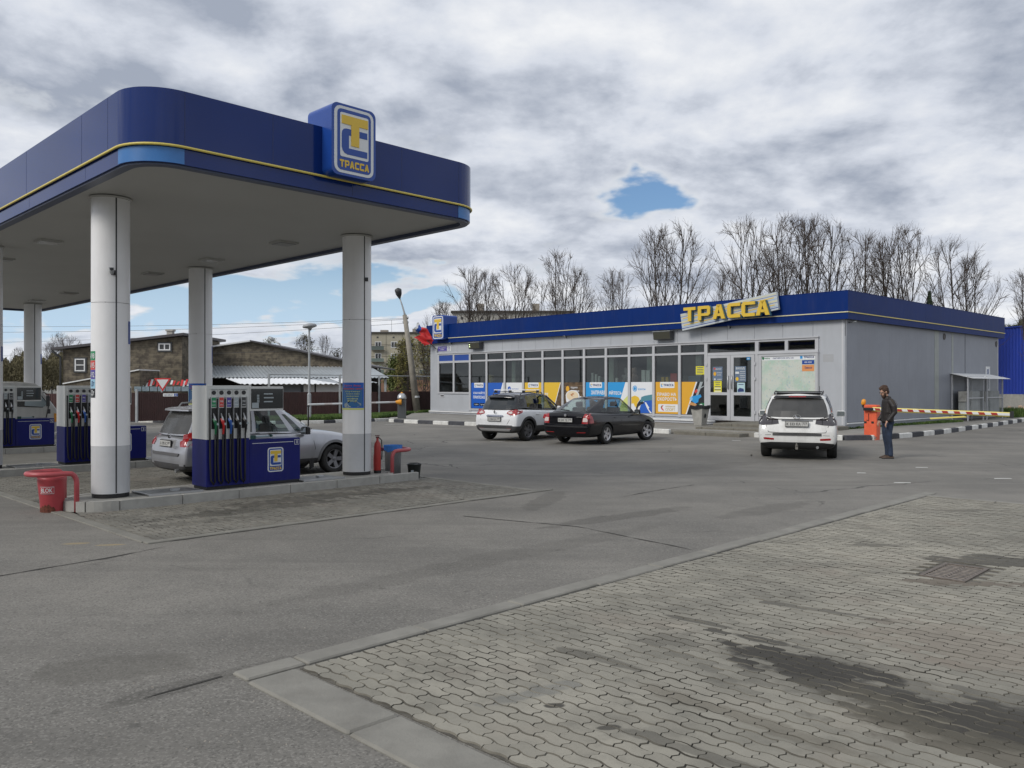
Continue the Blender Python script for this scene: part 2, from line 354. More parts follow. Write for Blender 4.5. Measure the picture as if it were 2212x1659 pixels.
def paver_like(name, base, stains, base2=None, joint=False, asphalt=False):
    """ground material by world position; stains: (x, y, angle, sx, sy, strength)"""
    m = bpy.data.materials.new(name); m.use_nodes = True; nt = NT(m.node_tree); b = nt.n['Principled BSDF']
    geo = nt.new('ShaderNodeNewGeometry'); pos = geo.outputs['Position']
    n1 = nt.noise(pos, 0.35, 5, 0.6); n2 = nt.noise(pos, 2.6, 6, 0.62); n3 = nt.noise(pos, 38, 5, 0.75)
    c = nt.mix(nt.ramp(n1, 0.3, 0.7), tuple(x * (0.78 if asphalt else .86) for x in base) + (1,), tuple(x * 1.10 for x in (base2 or base)) + (1,))
    c = nt.mix(nt.math('MULTIPLY', nt.ramp(n2, 0.42, 0.72), 0.30), c, tuple(x * 0.62 for x in base) + (1,))
    if asphalt:
        vor = nt.new('ShaderNodeTexVoronoi'); vor.inputs['Scale'].default_value = 80; nt.put(vor.inputs['Vector'], pos)
        sp = nt.new('ShaderNodeSeparateColor'); nt.put(sp.inputs[0], vor.outputs['Color'])
        near = nt.new('ShaderNodeVectorMath', operation='LENGTH'); nt.put(near.inputs[0], pos)
        fade = nt.ramp(near.outputs['Value'], 22.0, 4.0)
        amt = nt.lin(fade, 0, 1, 0.14, 0.62)
        c = nt.mix(nt.math('MULTIPLY', nt.ramp(sp.outputs[0], 0.55, 1.0), amt), c, tuple(min(1, x * 1.55) for x in base) + (1,))
        c = nt.mix(nt.math('MULTIPLY', nt.ramp(sp.outputs[1], 0.70, 1.0), amt), c, tuple(x * 0.45 for x in base) + (1,))
        # long drag marks of tyres round the islands
        st = nt.new('ShaderNodeMapping'); nt.put(st.inputs[0], pos); st.inputs['Rotation'].default_value = (0, 0, R(-45)); st.inputs['Scale'].default_value = (0.12, 1.3, 1)
        n5 = nt.noise(st.outputs[0], 1.0, 6, 0.6, 0.4)
        c = nt.mix(nt.math('MULTIPLY', nt.ramp(n5, 0.46, 0.72), 0.42), c, tuple(x * 0.60 for x in base) + (1,))
        n6 = nt.noise(st.outputs[0], 2.3, 5, 0.6, 0.2)
        c = nt.mix(nt.math('MULTIPLY', nt.ramp(n6, 0.55, 0.76), 0.32), c, tuple(min(1, x * 1.35) for x in base) + (1,))
        # scattered dark gum and oil spots
        v2 = nt.new('ShaderNodeTexVoronoi'); v2.inputs['Scale'].default_value = 1.7; nt.put(v2.inputs['Vector'], nt.vec('ADD', pos, nt.vec('MULTIPLY', nt.mix(1.0, (0, 0, 0, 1), n2), (0.0, 0, 0)).outputs[0]).outputs[0])
        nn = nt.math('ADD', v2.outputs['Distance'], nt.math('MULTIPLY', nt.noise(pos, 14, 3, 0.6), 0.12))
        c = nt.mix(nt.math('MULTIPLY', nt.ramp(nn, 0.135, 0.095), 0.45), c, tuple(x * 0.35 for x in base) + (1,))
        # cracks
        v3 = nt.new('ShaderNodeTexVoronoi', feature='DISTANCE_TO_EDGE'); v3.inputs['Scale'].default_value = 0.16
        wob = nt.new('ShaderNodeTexNoise'); wob.inputs['Scale'].default_value = 0.9; wob.inputs['Detail'].default_value = 6; nt.put(wob.inputs['Vector'], pos)
        nt.put(v3.inputs['Vector'], nt.vec('ADD', pos, nt.vec('MULTIPLY', wob.outputs['Color'], (1.3, 1.3, 0)).outputs[0]).outputs[0])
        c = nt.mix(nt.math('MULTIPLY', nt.ramp(v3.outputs['Distance'], 0.0035, 0.0010), nt.math('MULTIPLY', nt.ramp(nt.noise(pos, 0.5, 2), 0.5, 0.62), 0.7)), c, (0.03, 0.03, 0.028, 1))
    else:
        at_ = nt.new('ShaderNodeAttribute'); at_.attribute_name = 'rnd'
        oi = nt.new('ShaderNodeObjectInfo')
        r = nt.math('FRACT', nt.math('ADD', at_.outputs['Fac'], oi.outputs['Random'])); stone_r = r
        hsv = nt.new('ShaderNodeHueSaturation'); nt.put(hsv.inputs['Color'], c); nt.put(hsv.inputs['Value'], nt.lin(r, 0, 1, 0.87, 1.11)); c = hsv.outputs[0]
        c = nt.mix(nt.math('MULTIPLY', nt.ramp(nt.noise(pos, 1.3, 8, .68), 0.46, 0.70), 0.42), c, tuple(x * 0.50 for x in base) + (1,))
        c = nt.mix(nt.math('MULTIPLY', nt.ramp(n3, 0.45, 0.75), 0.22), c, tuple(x * 0.6 for x in base) + (1,))
        # reddish blush in patches, as the old pigment shows
        c = nt.mix(nt.math('MULTIPLY', nt.ramp(nt.noise(pos, 0.9, 4), 0.52, 0.72), 0.25), c, (base[0] * 1.08, base[1] * 0.90, base[2] * 0.86, 1))
    for (sx_, sy_, ang, rx, ry, k, colr) in stains:
        mp = nt.new('ShaderNodeMapping', vector_type='TEXTURE'); nt.put(mp.inputs[0], pos)
        mp.inputs['Location'].default_value = (sx_, sy_, 0); mp.inputs['Rotation'].default_value = (0, 0, R(ang)); mp.inputs['Scale'].default_value = (rx, ry, 1)
        q = nt.vec('MULTIPLY', mp.outputs[0], (1, 1, 0)).outputs[0]
        ln = nt.new('ShaderNodeVectorMath', operation='LENGTH'); nt.put(ln.inputs[0], q)
        wob = nt.math('ADD', ln.outputs['Value'], nt.math('MULTIPLY', nt.math('SUBTRACT', nt.noise(pos, 2.2, 7, 0.68), 0.5), 1.7))
        if not asphalt: wob = nt.math('ADD', wob, nt.lin(stone_r, 0, 1, -0.28, 0.28))
        c = nt.mix(nt.math('MULTIPLY', nt.ramp(wob, 1.05, 0.75), k), c, tuple(colr) + (1,))
    if name == 'pad_paving' or joint:
        pass
    nt.put(b.inputs['Base Color'], c); b.inputs['Roughness'].default_value = 0.85; b.inputs['Specular IOR Level'].default_value = 0.3
    bn = nt.new('ShaderNodeBump'); bn.inputs['Distance'].default_value = 0.006 if asphalt else 0.003; bn.inputs['Strength'].default_value = 0.55
    nt.put(bn.inputs['Height'], nt.noise(pos, 120 if asphalt else 90, 4, 0.8)); nt.put(b.inputs['Normal'], bn.outputs[0])
    MATS[name] = m; return m

def st(u, v, ang, sx, sy, k, col=(0.046, 0.043, 0.037)):
    p = ground_at(u, v); return (p.x, p.y, ang, sx, sy, k, col)
asphalt_m = paver_like('asphalt', (0.192, 0.184, 0.166), [
    st(240, 1445, 10, 0.55, 0.30, 0.45, (0.10, 0.095, 0.082)), st(420, 1475, 45, 0.7, 0.10, 0.30),
    st(165, 1174, 15, 0.16, 0.06, 0.55, (0.36, 0.28, 0.14)), st(235, 1177, 10, 0.18, 0.05, 0.6, (0.36, 0.28, 0.14)), st(1350, 1115, 40, 1.6, 0.22, 0.35), st(1180, 1080, 75, 1.2, 0.25, 0.30),
    st(1660, 1100, 40, 1.2, 0.3, 0.25), st(1100, 1200, 45, 3.0, 0.25, 0.18), st(1530, 1010, 45, 2.5, 0.4, 0.20)], base2=(0.205, 0.194, 0.172), asphalt=True)
paving_m = paver_like('paving', (0.255, 0.244, 0.205), [
    st(1720, 1432, -47, 0.66, 0.22, 0.95), st(1880, 1500, -46, 0.85, 0.21, 0.85), st(1900, 1500, -46, 1.5, 0.5, 0.30), st(2180, 1610, -45, 0.9, 0.40, 0.7, (0.10, 0.088, 0.066)), st(1620, 1560, -46, 0.7, 0.10, 0.4, (0.11, 0.095, 0.07)), st(2120, 1400, -40, 0.9, 0.5, 0.35, (0.22, 0.175, 0.14)), st(1640, 1385, -40, 0.42, 0.08, 0.80), st(2070, 1575, -45, 0.80, 0.24, 0.85, (0.085, 0.078, 0.060)),
    st(2250, 1590, -45, 0.7, 0.30, 0.85), st(1500, 1345, -40, 0.40, 0.05, 0.65), st(2160, 1215, -10, 0.75, 0.33, 0.75), st(2090, 1262, -10, 0.55, 0.12, 0.55, (0.10, 0.07, 0.05)),
    st(1195, 1530, 5, 0.085, 0.045, 0.9), st(1315, 1577, 5, 0.075, 0.04, 0.8), st(1160, 1500, 30, 0.35, 0.10, 0.35, (0.11, 0.12, 0.125)),
    st(1300, 1430, -42, 0.35, 0.07, 0.5), st(1760, 1320, -35, 0.6, 0.06, 0.5), st(1900, 1180, 0, 0.35, 0.12, 0.5), st(2090, 1105, 0, 0.6, 0.10, 0.4),
    st(1950, 1080, 40, 1.2, 0.15, 0.3), st(1500, 1630, -40, 0.5, 0.06, 0.45)], base2=(0.292, 0.275, 0.228))
padpave_m = paver_like('pad_paving', (0.190, 0.184, 0.160), [
    st(560, 1100, 45, 1.5, 0.28, 0.55), st(700, 1075, 45, 1.8, 0.35, 0.60), st(850, 1062, 45, 1.0, 0.25, 0.55), st(430, 1130, 45, 0.9, 0.2, 0.3),
    st(470, 1165, 45, 0.5, 0.10, 0.4), st(240, 1080, 45, 1.5, 1.0, 0.3)], base2=(0.205, 0.195, 0.168))
joint_m = mat('joint_sand', (0.105, 0.098, 0.082), 0.95, var=0.3, vscale=9, bump=0.6)

# ------------------------------------------------------------------ text and flat graphics
FONTCACHE = {}
def text_mesh(s, bold):
    key = (s, bold)
    if key in FONTCACHE: return FONTCACHE[key]
    cu = bpy.data.curves.new('t', 'FONT'); cu.body = s; cu.size = 1.0; cu.offset = bold; cu.resolution_u = 3; cu.space_character = 1.0 + bold * 2.2
    ob = bpy.data.objects.new('t', cu); COL.objects.link(ob)
    dg = bpy.context.evaluated_depsgraph_get(); me = bpy.data.meshes.new_from_object(ob.evaluated_get(dg))
    V = [v.co.copy() for v in me.vertices]; Fc = [tuple(p.vertices) for p in me.polygons]
    bpy.data.objects.remove(ob); bpy.data.curves.remove(cu); bpy.data.meshes.remove(me)
    xs = [v.x for v in V]; ys = [v.y for v in V]
    r = (V, Fc, min(xs), max(xs), min(ys), max(ys)); FONTCACHE[key] = r
    return r
def block_glyph(ch):
    """squared block capitals as convex pieces in a unit cell"""
    t, h = .27, .22
    if ch == 'Т': return [[(0, 1 - h), (1, 1 - h), (1, 1), (0, 1)], [(.5 - t / 2, 0), (.5 + t / 2, 0), (.5 + t / 2, 1 - h), (.5 - t / 2, 1 - h)]]
    if ch == 'Р': return [[(0, 0), (t, 0), (t, 1), (0, 1)], [(t, 1 - h), (.85, 1 - h), (.85, 1), (t, 1)], [(.85, 1), (.85, 1 - h), (1 - t + .03, 1 - h - .02), (1 - t + .03, .48), (.85, .30), (1, .42), (1, .88)], [(t, .30), (.85, .30), (.76, .48), (t, .48)]]
    if ch == 'С': return [[(0, .15), (.15, 0), (t, h), (t, 1 - h), (.15, 1), (0, .85)], [(.15, 0), (1, 0), (1, h), (t, h)], [(t, 1 - h), (1, 1 - h), (1, 1), (.15, 1)]]
    if ch == 'А': return [[(0, 0), (.29, 0), (.56, 1 - h * .6), (.34, 1)], [(.71, 0), (1, 0), (.66, 1), (.44, 1 - h * .6)], [(.34, 1), (.5, .75), (.66, 1)], [(.34, .20), (.66, .20), (.61, .38), (.39, .38)]]
def block_word(word):
    V = []; Fc = []; x = 0
    for ch in word:
        for poly in block_glyph(ch):
            b = len(V); V += [Vector((x + a * .86, c, 0)) for a, c in poly]; Fc.append(tuple(range(b, b + len(poly))))
        x += 1.0
    return V, Fc, 0, x - .14, 0, 1
class Flat:
    """drawing on an upright plane: s to the viewer's right, t up, n towards the viewer"""
    def __init__(s, o, ux, un, parent, up=(0, 0, 1)):
        s.o = Vector(o); s.ux = Vector(ux).normalized(); s.un = Vector(un).normalized(); s.up = Vector(up); s.parent = parent
    def P(s, a, b, n=0.0): return s.o + s.ux * a + s.up * b + s.un * n
    def poly(s, mb, pts, n0, n1):
        k = len(pts)
        V = [s.P(a, b, n0) for a, b in pts] + [s.P(a, b, n1) for a, b in pts]
        mb.add(V, [tuple(reversed(range(k))), tuple(range(k, 2 * k))] + [(i, (i + 1) % k, k + (i + 1) % k, k + i) for i in range(k)])
    def shape(s, name, pts, n0, n1, m, parent=None, **t):
        mb = MB(); s.poly(mb, pts, n0, n1); return mb.obj(name, m, parent or s.parent, **t)
    def rect(s, name, a0, a1, b0, b1, n0, n1, m, parent=None, **t): return s.shape(name, [(a0, b0), (a1, b0), (a1, b1), (a0, b1)], n0, n1, m, parent, **t)
    def text(s, string, a, b, w, h, n, m, parent=None, depth=0.0, bold=0.03, name='lettering', shear=0.0):
        """centre (a, b); fits in w by h"""
        V, Fc, x0, x1, y0, y1 = block_word(string) if string and set(string) <= set('ТРАС') else text_mesh(string, min(bold, .012))
        sx = w / (x1 - x0); sy = h / (y1 - y0)
        mb = MB(); pts = [((v.x - (x0 + x1) / 2) * sx, (v.y - (y0 + y1) / 2) * sy) for v in V]
        pts = [(p + q * shear, q) for p, q in pts]
        if depth <= 0:
            bw = .022 * h
            for i_, (ox, oy) in enumerate(((0, 0), (bw, 0), (-bw, 0), (0, bw), (0, -bw)) if bold >= .03 else ((0, 0),)): mb.add([s.P(a + p + ox, b + q + oy, n + .0002 * i_) for p, q in pts], Fc)
        else:
            k = len(pts)
            from collections import Counter
            ed = Counter()
            for f in Fc:
                for i in range(len(f)): ed[(f[i], f[(i + 1) % len(f)])] += 1
            mb.add([s.P(a + p, b + q, n) for p, q in pts] + [s.P(a + p, b + q, n + depth) for p, q in pts],
                   [tuple(reversed(f)) for f in Fc] + [tuple(k + i for i in f) for f in Fc] + [(i, j, k + j, k + i) for (i, j) in ed if (j, i) not in ed])
        return mb.obj(name, m, parent or s.parent)
def rrect(a0, a1, b0, b1, r, seg=5):
    P = []
    for cx, cy, s0 in ((a1 - r, b0 + r, -90), (a1 - r, b1 - r, 0), (a0 + r, b1 - r, 90), (a0 + r, b0 + r, 180)):
        for i in range(seg + 1):
            an = R(s0 + 90 * i / seg); P.append((cx + r * math.cos(an), cy + r * math.sin(an)))
    return P
def ellipse(a, b, ra, rb, n=20): return [(a + ra * math.cos(2 * math.pi * i / n), b + rb * math.sin(2 * math.pi * i / n)) for i in range(n)]
def emblem(fl, a0, b0, w, h, n, step, word=True, outer=True):
    """the station's badge: white ring, blue field, yellow T over a blue C, the name below"""
    X = lambda k: a0 + k * w; Y = lambda k: b0 + k * h
    fl.shape('badge_ring', rrect(X(.055), X(.945), Y(.035), Y(.965), .14 * w), n, n + step, sign_white)
    fl.shape('badge_field', rrect(X(.12), X(.88), Y(.075), Y(.925), .09 * w), n, n + 2 * step, sign_blue)
    fl.shape('badge_panel', rrect(X(.18), X(.82), Y(.26), Y(.875), .03 * w, 2), n, n + 3 * step, sign_white)
    r = .10
    c = [(X(.79), Y(.39)), (X(.79), Y(.30)), (X(.21 + r + .03), Y(.30))] + [(X(.21 + (r + .03) * (1 - math.sin(R(q)))), Y(.30 + (r) * (1 - math.cos(R(q))))) for q in (30, 60, 90)] + \
        [(X(.21 + (r) * (1 - math.cos(R(q)))), Y(.66 - r * 0.8 * (1 - math.sin(R(q))))) for q in (0, 30, 60, 90)] + [(X(.79), Y(.66)), (X(.79), Y(.57)), (X(.37), Y(.57)), (X(.37), Y(.39))]
    fl.shape('letter_c', c, n, n + 4 * step, sign_blue)
    t = [(X(.42), Y(.43)), (X(.60), Y(.43)), (X(.60), Y(.72)), (X(.80), Y(.72)), (X(.80), Y(.84)), (X(.21), Y(.84)), (X(.21), Y(.72)), (X(.42), Y(.72))]
    fl.shape('letter_t', t, n, n + 5.5 * step, sign_yellow)
    if word: fl.text('ТРАССА', X(.5), Y(.165), .66 * w, .10 * h, n + 3 * step, sign_yellow, bold=0.04)

# ------------------------------------------------------------------ local frames
CO = Vector((-2.914, 15.60, 0)); RC = R(45.4)       # forecourt grid: x runs along an island, y from island to island
BO = Vector((12.54, 31.29, 0)); RB = R(43.6)        # shop grid: x runs along the end wall, y along the shop front
def CW(a, b, z=0.0): return CO + Matrix.Rotation(RC, 3, 'Z') @ Vector((a, b, z))
def BW(a, b, z=0.0): return BO + Matrix.Rotation(RB, 3, 'Z') @ Vector((a, b, z))
def cinv(p): return Matrix.Rotation(-RC, 3, 'Z') @ (Vector((p.x, p.y, 0)) - CO)

# ------------------------------------------------------------------ ground
MB().box(-700, 700, -300, 1100, -0.5, 0.0).obj('ground', mat('far_ground', (0.16, 0.155, 0.135), 0.95, var=0.15, vscale=0.05), kind='structure', loc=(0, 0, -0.02))
mb = MB()
mb.grid(lambda u, v: Vector((-60 + 110 * u, -8 + 62 * v, 0)), 22, 14)
mb.obj('asphalt_yard', asphalt_m, kind='structure')
def strip(name, pts, w, z, m, parent=None, jit=0.3):
    mb = MB(); L = []; Rr = []
    P = [Vector((p[0], p[1])) for p in pts]; Q = []
    for i in range(len(P) - 1):
        n = max(1, int((P[i + 1] - P[i]).length / 0.15))
        for k in range(n): Q.append(P[i].lerp(P[i + 1], k / n))
    Q.append(P[-1]); rnd = random.Random(len(Q)); drift = 0
    for i, q in enumerate(Q):
        t = (Q[min(i + 1, len(Q) - 1)] - Q[max(i - 1, 0)]).normalized(); nn = Vector((-t.y, t.x))
        drift += rnd.uniform(-1, 1) * 0.008; drift *= 0.95
        ww = w * rnd.uniform(1 - jit, 1 + jit) / 2; c = q + nn * drift
        L.append((c + nn * ww)); Rr.append((c - nn * ww))
    V = [(p.x, p.y, z) for p in L] + [(p.x, p.y, z) for p in Rr]; n = len(L)
    mb.add(V, [(n + i, n + i + 1, i + 1, i) for i in range(n - 1)])
    return mb.obj(name, m, parent, kind='structure') if parent is None else mb.obj(name, m, parent)
crack_m = mat('crack', (0.045, 0.043, 0.038), 0.95)
g = lambda u, v: tuple(ground_at(u, v))[:2]
strip('asphalt_joint', [g(355, 1181), g(230, 1205), g(0, 1243), g(-200, 1275)], 0.028, 0.004, crack_m, jit=0.8)
strip('asphalt_joint', [g(1000, 1115), g(1250, 1138), g(1495, 1188)], 0.018, 0.004, crack_m, jit=0.9)
strip('asphalt_joint', [g(480, 1462), g(380, 1490), g(310, 1510)], 0.02, 0.004, crack_m, jit=0.9)
strip('asphalt_joint', [g(1340, 1075), g(1420, 1060), g(1500, 1048)], 0.02, 0.004, crack_m, jit=0.9)
strip('asphalt_joint', [g(190, 1120), g(120, 1088), g(0, 1052)], 0.03, 0.004, crack_m, jit=0.8)
line_m = mat('worn_paint', (0.50, 0.50, 0.47), 0.8, var=0.2, vscale=8)
for u, v, l, an in ((1175 - 100, 951 + 3, 0.5, 0.1), (985, 920, 0.45, 0.3), (1590, 952, 0.35, 0.2), (850, 917, 0.9, 0.3), (1990, 1010, 0.3, 0), (1948, 1043, 0.35, 0), (2165, 1034, 0.4, 0.1), (1860, 1022, 0.2, 0)):
    p = ground_at(u, v)
    MB().prism([(-l / 2, -0.05), (l * .4, -0.06), (l / 2, 0.03), (-l * .3, 0.06)], 0.0, 0.003).obj('paint_fleck', line_m, loc=(p.x, p.y, 0.003), rot=(0, 0, an), kind='structure')

L_, W_, HP = 0.184, 0.092, 0.012
joint_dirt = mat('joint_dirt', (0.125, 0.117, 0.097), 0.95, var=0.62, vscale=1.6)
def paver_poly(flip):
    s = -1 if flip else 1; h = 0.0100 * s
    prof = [(L_ * q, k * h) for q, k in ((0, 0), (.15, 1), (.35, 1), (.5, 0), (.65, -1), (.85, -1), (1, 0))]
    e = 0.010
    P = [(b, a) for b, a in prof]                                   # lower long edge, running along b
    P += [(L_ + e, W_ * .30), (L_ - e, W_ * .70)]
    P += [(b, W_ + a) for b, a in reversed(prof)]
    P += [(-e, W_ * .70), (e, W_ * .30)]
    return [(p[1], p[0]) for p in P]                                # (a, b)
def paver_geo(flip):
    P = paver_poly(flip); cx, cy = W_ / 2, L_ / 2; n = len(P)
    def sc(g_): return [(cx + (x - cx) * (1 - g_ * 1.1 / (W_ / 2)), cy + (y - cy) * (1 - g_ * .8 / (L_ / 2))) for x, y in P]
    T = sc(0.0052); B = sc(0.0015)
    V = [(x, y, 0) for x, y in T] + [(x, y, -HP) for x, y in B]
    Fc = [tuple(reversed(range(n)))] + [(i, (i + 1) % n, n + (i + 1) % n, n + i) for i in range(n)]
    return V, Fc
PG = [paver_geo(False), paver_geo(True)]
PME = []
for i in range(2):
    me = bpy.data.meshes.new('paving_stone'); me.from_pydata(PG[i][0], [], PG[i][1]); me.materials.append(paving_m); me.materials.append(joint_dirt); me.polygons.foreach_set('material_index', [0] + [1] * (len(PG[i][1]) - 1)); me.update(); PME.append(me)
def pave(a0, a1, b0, b1, ztop, keep, m, parent, singles, rnd):
    """rows of interlocking stones; the nearest ones are objects of their own"""
    cells = []
    k0 = 0; a = a0
    while a + W_ <= a1 + 1e-6:
        off = (k0 % 2) * 0.5 * L_; b = b0 + off
        while b + L_ <= b1 + 1e-6:
            w = CW(a + W_ / 2, b + L_ / 2)
            if keep(w): cells.append(((w - Vector((0, 0, -H))).length, a, b, k0 % 2))
            b += L_
        a += W_; k0 += 1
    cells.sort()
    V = []; Fc = []; rv = []
    a = a0; k0 = 0
    while a + W_ <= a1 + 1e-6:
        n_ = int((b1 - b0 - (k0 % 2) * .5 * L_ + 1e-6) / L_); e0 = b0 + (k0 % 2) * .5 * L_ + n_ * L_
        for (q0, q1) in (((b0, b0 + .5 * L_),) if k0 % 2 else ()) + (((e0, b1),) if b1 - e0 > .03 else ()):
            w = CW(a + W_ / 2, (q0 + q1) / 2)
            if keep(w):
                c = len(V); r = rnd.random(); x0_, x1_, y0_, y1_ = a + .003, a + W_ - .003, q0 + .004, q1 - .006
                V += [(x0_ + .003, y0_ + .003, ztop), (x1_ - .003, y0_ + .003, ztop), (x1_ - .003, y1_ - .003, ztop), (x0_ + .003, y1_ - .003, ztop), (x0_, y0_, ztop - HP), (x1_, y0_, ztop - HP), (x1_, y1_, ztop - HP), (x0_, y1_, ztop - HP)]
                Fc += [(c, c + 1, c + 2, c + 3), (c + 4, c + 5, c + 1, c), (c + 5, c + 6, c + 2, c + 1), (c + 6, c + 7, c + 3, c + 2), (c + 7, c + 4, c, c + 3)]; rv += [r] * 8
        a += W_; k0 += 1
    for i, (d, a, b, fl) in enumerate(cells):
        dz = rnd.uniform(-0.0025, 0.0025); tx, ty = rnd.gauss(0, 0.008), rnd.gauss(0, 0.006)
        if i < singles:
            o = bpy.data.objects.new('paving_stone', PME[fl]); COL.objects.link(o); o.parent = parent
            o.matrix_parent_inverse = Matrix.Identity(4); o.location = (a, b, ztop + dz); o.rotation_euler = (tx, ty, rnd.gauss(0, 0.006))
        else:
            g_ = PG[fl]; base = len(V); r = rnd.random()
            for x, y, z in g_[0]: V.append((a + x, b + y, ztop + dz + z + tx * (y - .1) - ty * (x - .05)))
            for f in g_[1]: Fc.append(tuple(base + j for j in f))
            rv += [r] * len(g_[0])
    if V:
        me = bpy.data.meshes.new('paving_stones'); me.from_pydata(V, [], Fc); me.materials.append(m); me.materials.append(joint_dirt)
        me.polygons.foreach_set('material_index', [0 if len(f) > 4 or max(V[i][2] for i in f) - min(V[i][2] for i in f) < .006 else 1 for f in Fc])
        at_ = me.attributes.new('rnd', 'FLOAT', 'POINT'); at_.data.foreach_set('value', rv); me.update()
        o = bpy.data.objects.new('paving_stones', me); COL.objects.link(o); o.parent = parent; o['kind'] = 'stuff'
rnd = random.Random(3)
pad = empty('paved_lane', CO, RC); pad['kind'] = 'structure'
MB().box(-6.25, 5.25, -15, -8.36, -0.1, 0.004).obj('joint_bed', joint_m, pad)
drain_box = (-0.78, 0.02, -10.66, -10.24)
def keep_near(w):
    p = cinv(w)
    if drain_box[0] - .06 < p.x < drain_box[1] + .06 and drain_box[2] - .1 < p.y < drain_box[3] + .1: return False
    return w.y > 2.6 and abs(w.x / w.y) < 0.80 and w.y < 15
pave(-6.24, 5.22, -15, -8.37, 0.014, keep_near, paving_m, pad, 300, rnd)
# flush kerb stones round the paved lane
a = -6.60; i = 0
while a < 5.2:
    ln = 1.0 if a > -6.5 else 0.42
    o = MB().box(0.004, ln - 0.008, 0, 0.185, -0.1, 0.0, bev=0.010).obj('kerb_stone', kerb_plain, pad)
    o.location = (a, -8.335 + rnd.uniform(-.006, .006), 0.019 + rnd.uniform(-.004, .004)); o.rotation_euler = (rnd.gauss(0, .012), rnd.gauss(0, .004), rnd.gauss(0, .004))
    a += ln
b = -8.36 - 0.0
for i in range(7):
    o = MB().box(0, 0.33, -1.06, -0.006, -0.1, 0.0, bev=0.012).obj('kerb_stone', kerb_plain, pad)
    o.location = (-6.61, b, 0.017 + rnd.uniform(-.003, .003)); o.rotation_euler = (0, 0, rnd.gauss(0, .003)); b -= 1.065
for i in range(7):
    o = MB().box(0, 0.15, -0.99, -0.0, -0.1, 0.0, bev=0.008).obj('kerb_stone', kerb_plain, pad)
    o.location = (5.26, -8.35 - i, 0.020)
strip('gap', [tuple(CW(x / 2, -8.352))[:2] for x in range(-12, 10)], 0.028, 0.0045, crack_m, jit=0.9)
dr = empty('drain_grate', CW(-0.38, -10.45, 0.0), RC, 'rusty slotted drain grate set in the stained paving', 'drain grate')
iron = mat('cast_iron', (0.16, 0.135, 0.115), 0.7, metal=0.3, var=0.25, vscale=30, bump=0.4)
mb = MB()
for x0, x1, y0, y1 in ((-.38, .38, -.20, -.165), (-.38, .38, .165, .20), (-.38, -.345, -.165, .165), (.345, .38, -.165, .165)): mb.box(x0, x1, y0, y1, -.05, .016)
mb.obj('frame', iron, dr)
MB().box(-.345, .345, -.165, .165, -.09, .006).obj('pit', black, dr)
bm_ = MB().box(-.012, .012, -.165, .165, 0, .003).mesh('bar', mat('bar_iron', (.27, .23, .19), .6, metal=.2, var=.3, vscale=20))
for i in range(10): link('bar', bm_, dr, (-.300 + i * .0667, 0, .0065))
MB().box(-.345, .345, -.008, .008, .006, .011).obj('cross_bar', iron, dr)
# forecourt slab under the canopy
fc = empty('forecourt_paving', CO, RC); fc['kind'] = 'structure'
MB().box(-5.10, 1.30, -3.30, 24.0, -0.1, 0.004).obj('joint_bed', mat('forecourt_bed', (0.165, 0.16, 0.14), 0.9, var=0.12, vscale=2, bump=0.3), fc)
pave(-5.08, 1.28, -3.28, -0.62, 0.012, lambda w: True, padpave_m, fc, 0, rnd)
pave(-5.08, 1.28, 0.64, 5.50, 0.012, lambda w: True, padpave_m, fc, 0, rnd)
for i in range(7):
    o = MB().box(0.004, 0.985, 0, 0.14, -0.1, 0.0, bev=0.006).obj('kerb_stone', mat('kerb_dull', (.20, .193, .168), .9, var=.12, dirt=.3), fc); o.location = (-5.25 + i * 0.99, -3.45, 0.016 + rnd.uniform(-.003, .003))
for i in range(26):
    o = MB().box(0, 0.14, 0.004, 0.985, -0.1, 0.0, bev=0.006).obj('kerb_stone', mat('kerb_dull', (.20, .193, .168), .9, var=.12, dirt=.3), fc); o.location = (-5.26, -3.30 + i * 0.99, 0.014)
    o = MB().box(0, 0.14, 0.004, 0.985, -0.1, 0.0, bev=0.006).obj('kerb_stone', mat('kerb_dull', (.20, .193, .168), .9, var=.12, dirt=.3), fc); o.location = (1.31, -3.30 + i * 0.99, 0.014)
strip('gap', [tuple(CW(x / 2, -3.463))[:2] for x in range(-10, 3)], 0.022, 0.004, crack_m, jit=0.9)

# ------------------------------------------------------------------ canopy
ZS, ZT = 4.60, 5.50
can = empty('fuel_canopy', CW(0, 0), RC, 'large blue canopy with yellow stripe over the fuel pumps', 'canopy')
A0, A1, B0, B1 = -5.12, 0.68, -2.78, 21.3
def ring(o, r, seg=10): return rrect(A0 - o, A1 + o, B0 - o, B1 + o, r + o, seg)
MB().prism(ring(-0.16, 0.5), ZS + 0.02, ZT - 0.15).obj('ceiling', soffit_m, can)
def band(o0, z0, z1, th, r=0.6, seg=12):
    P = ring(o0, r, seg); Q = ring(o0 - th, r, seg); n = len(P); mb = MB(); mb.sm = True
    V = [(x, y, z0) for x, y in P] + [(x, y, z1) for x, y in P]
    mb.add(V, [(i, (i + 1) % n, n + (i + 1) % n, n + i) for i in range(n)])
    mb.sm = False
    V = [(x, y, z0) for x, y in P] + [(x, y, z0) for x, y in Q] + [(x, y, z1) for x, y in P] + [(x, y, z1) for x, y in Q]
    mb.add(V, [((i + 1) % n, i, n + i, n + (i + 1) % n) for i in range(n)] + [(2 * n + i, 2 * n + (i + 1) % n, 3 * n + (i + 1) % n, 3 * n + i) for i in range(n)])
    mb.add([(x, y, z0) for x, y in Q] + [(x, y, z1) for x, y in Q], [((i + 1) % n, i, n + i, n + (i + 1) % n) for i in range(n)])
    return mb
band(0.0, 4.795, ZT, 0.06).obj('fascia', blue_gloss, can)
band(-0.015, ZS - 0.02, 4.795, 0.10).obj('lower_fascia', blue_gloss, can)
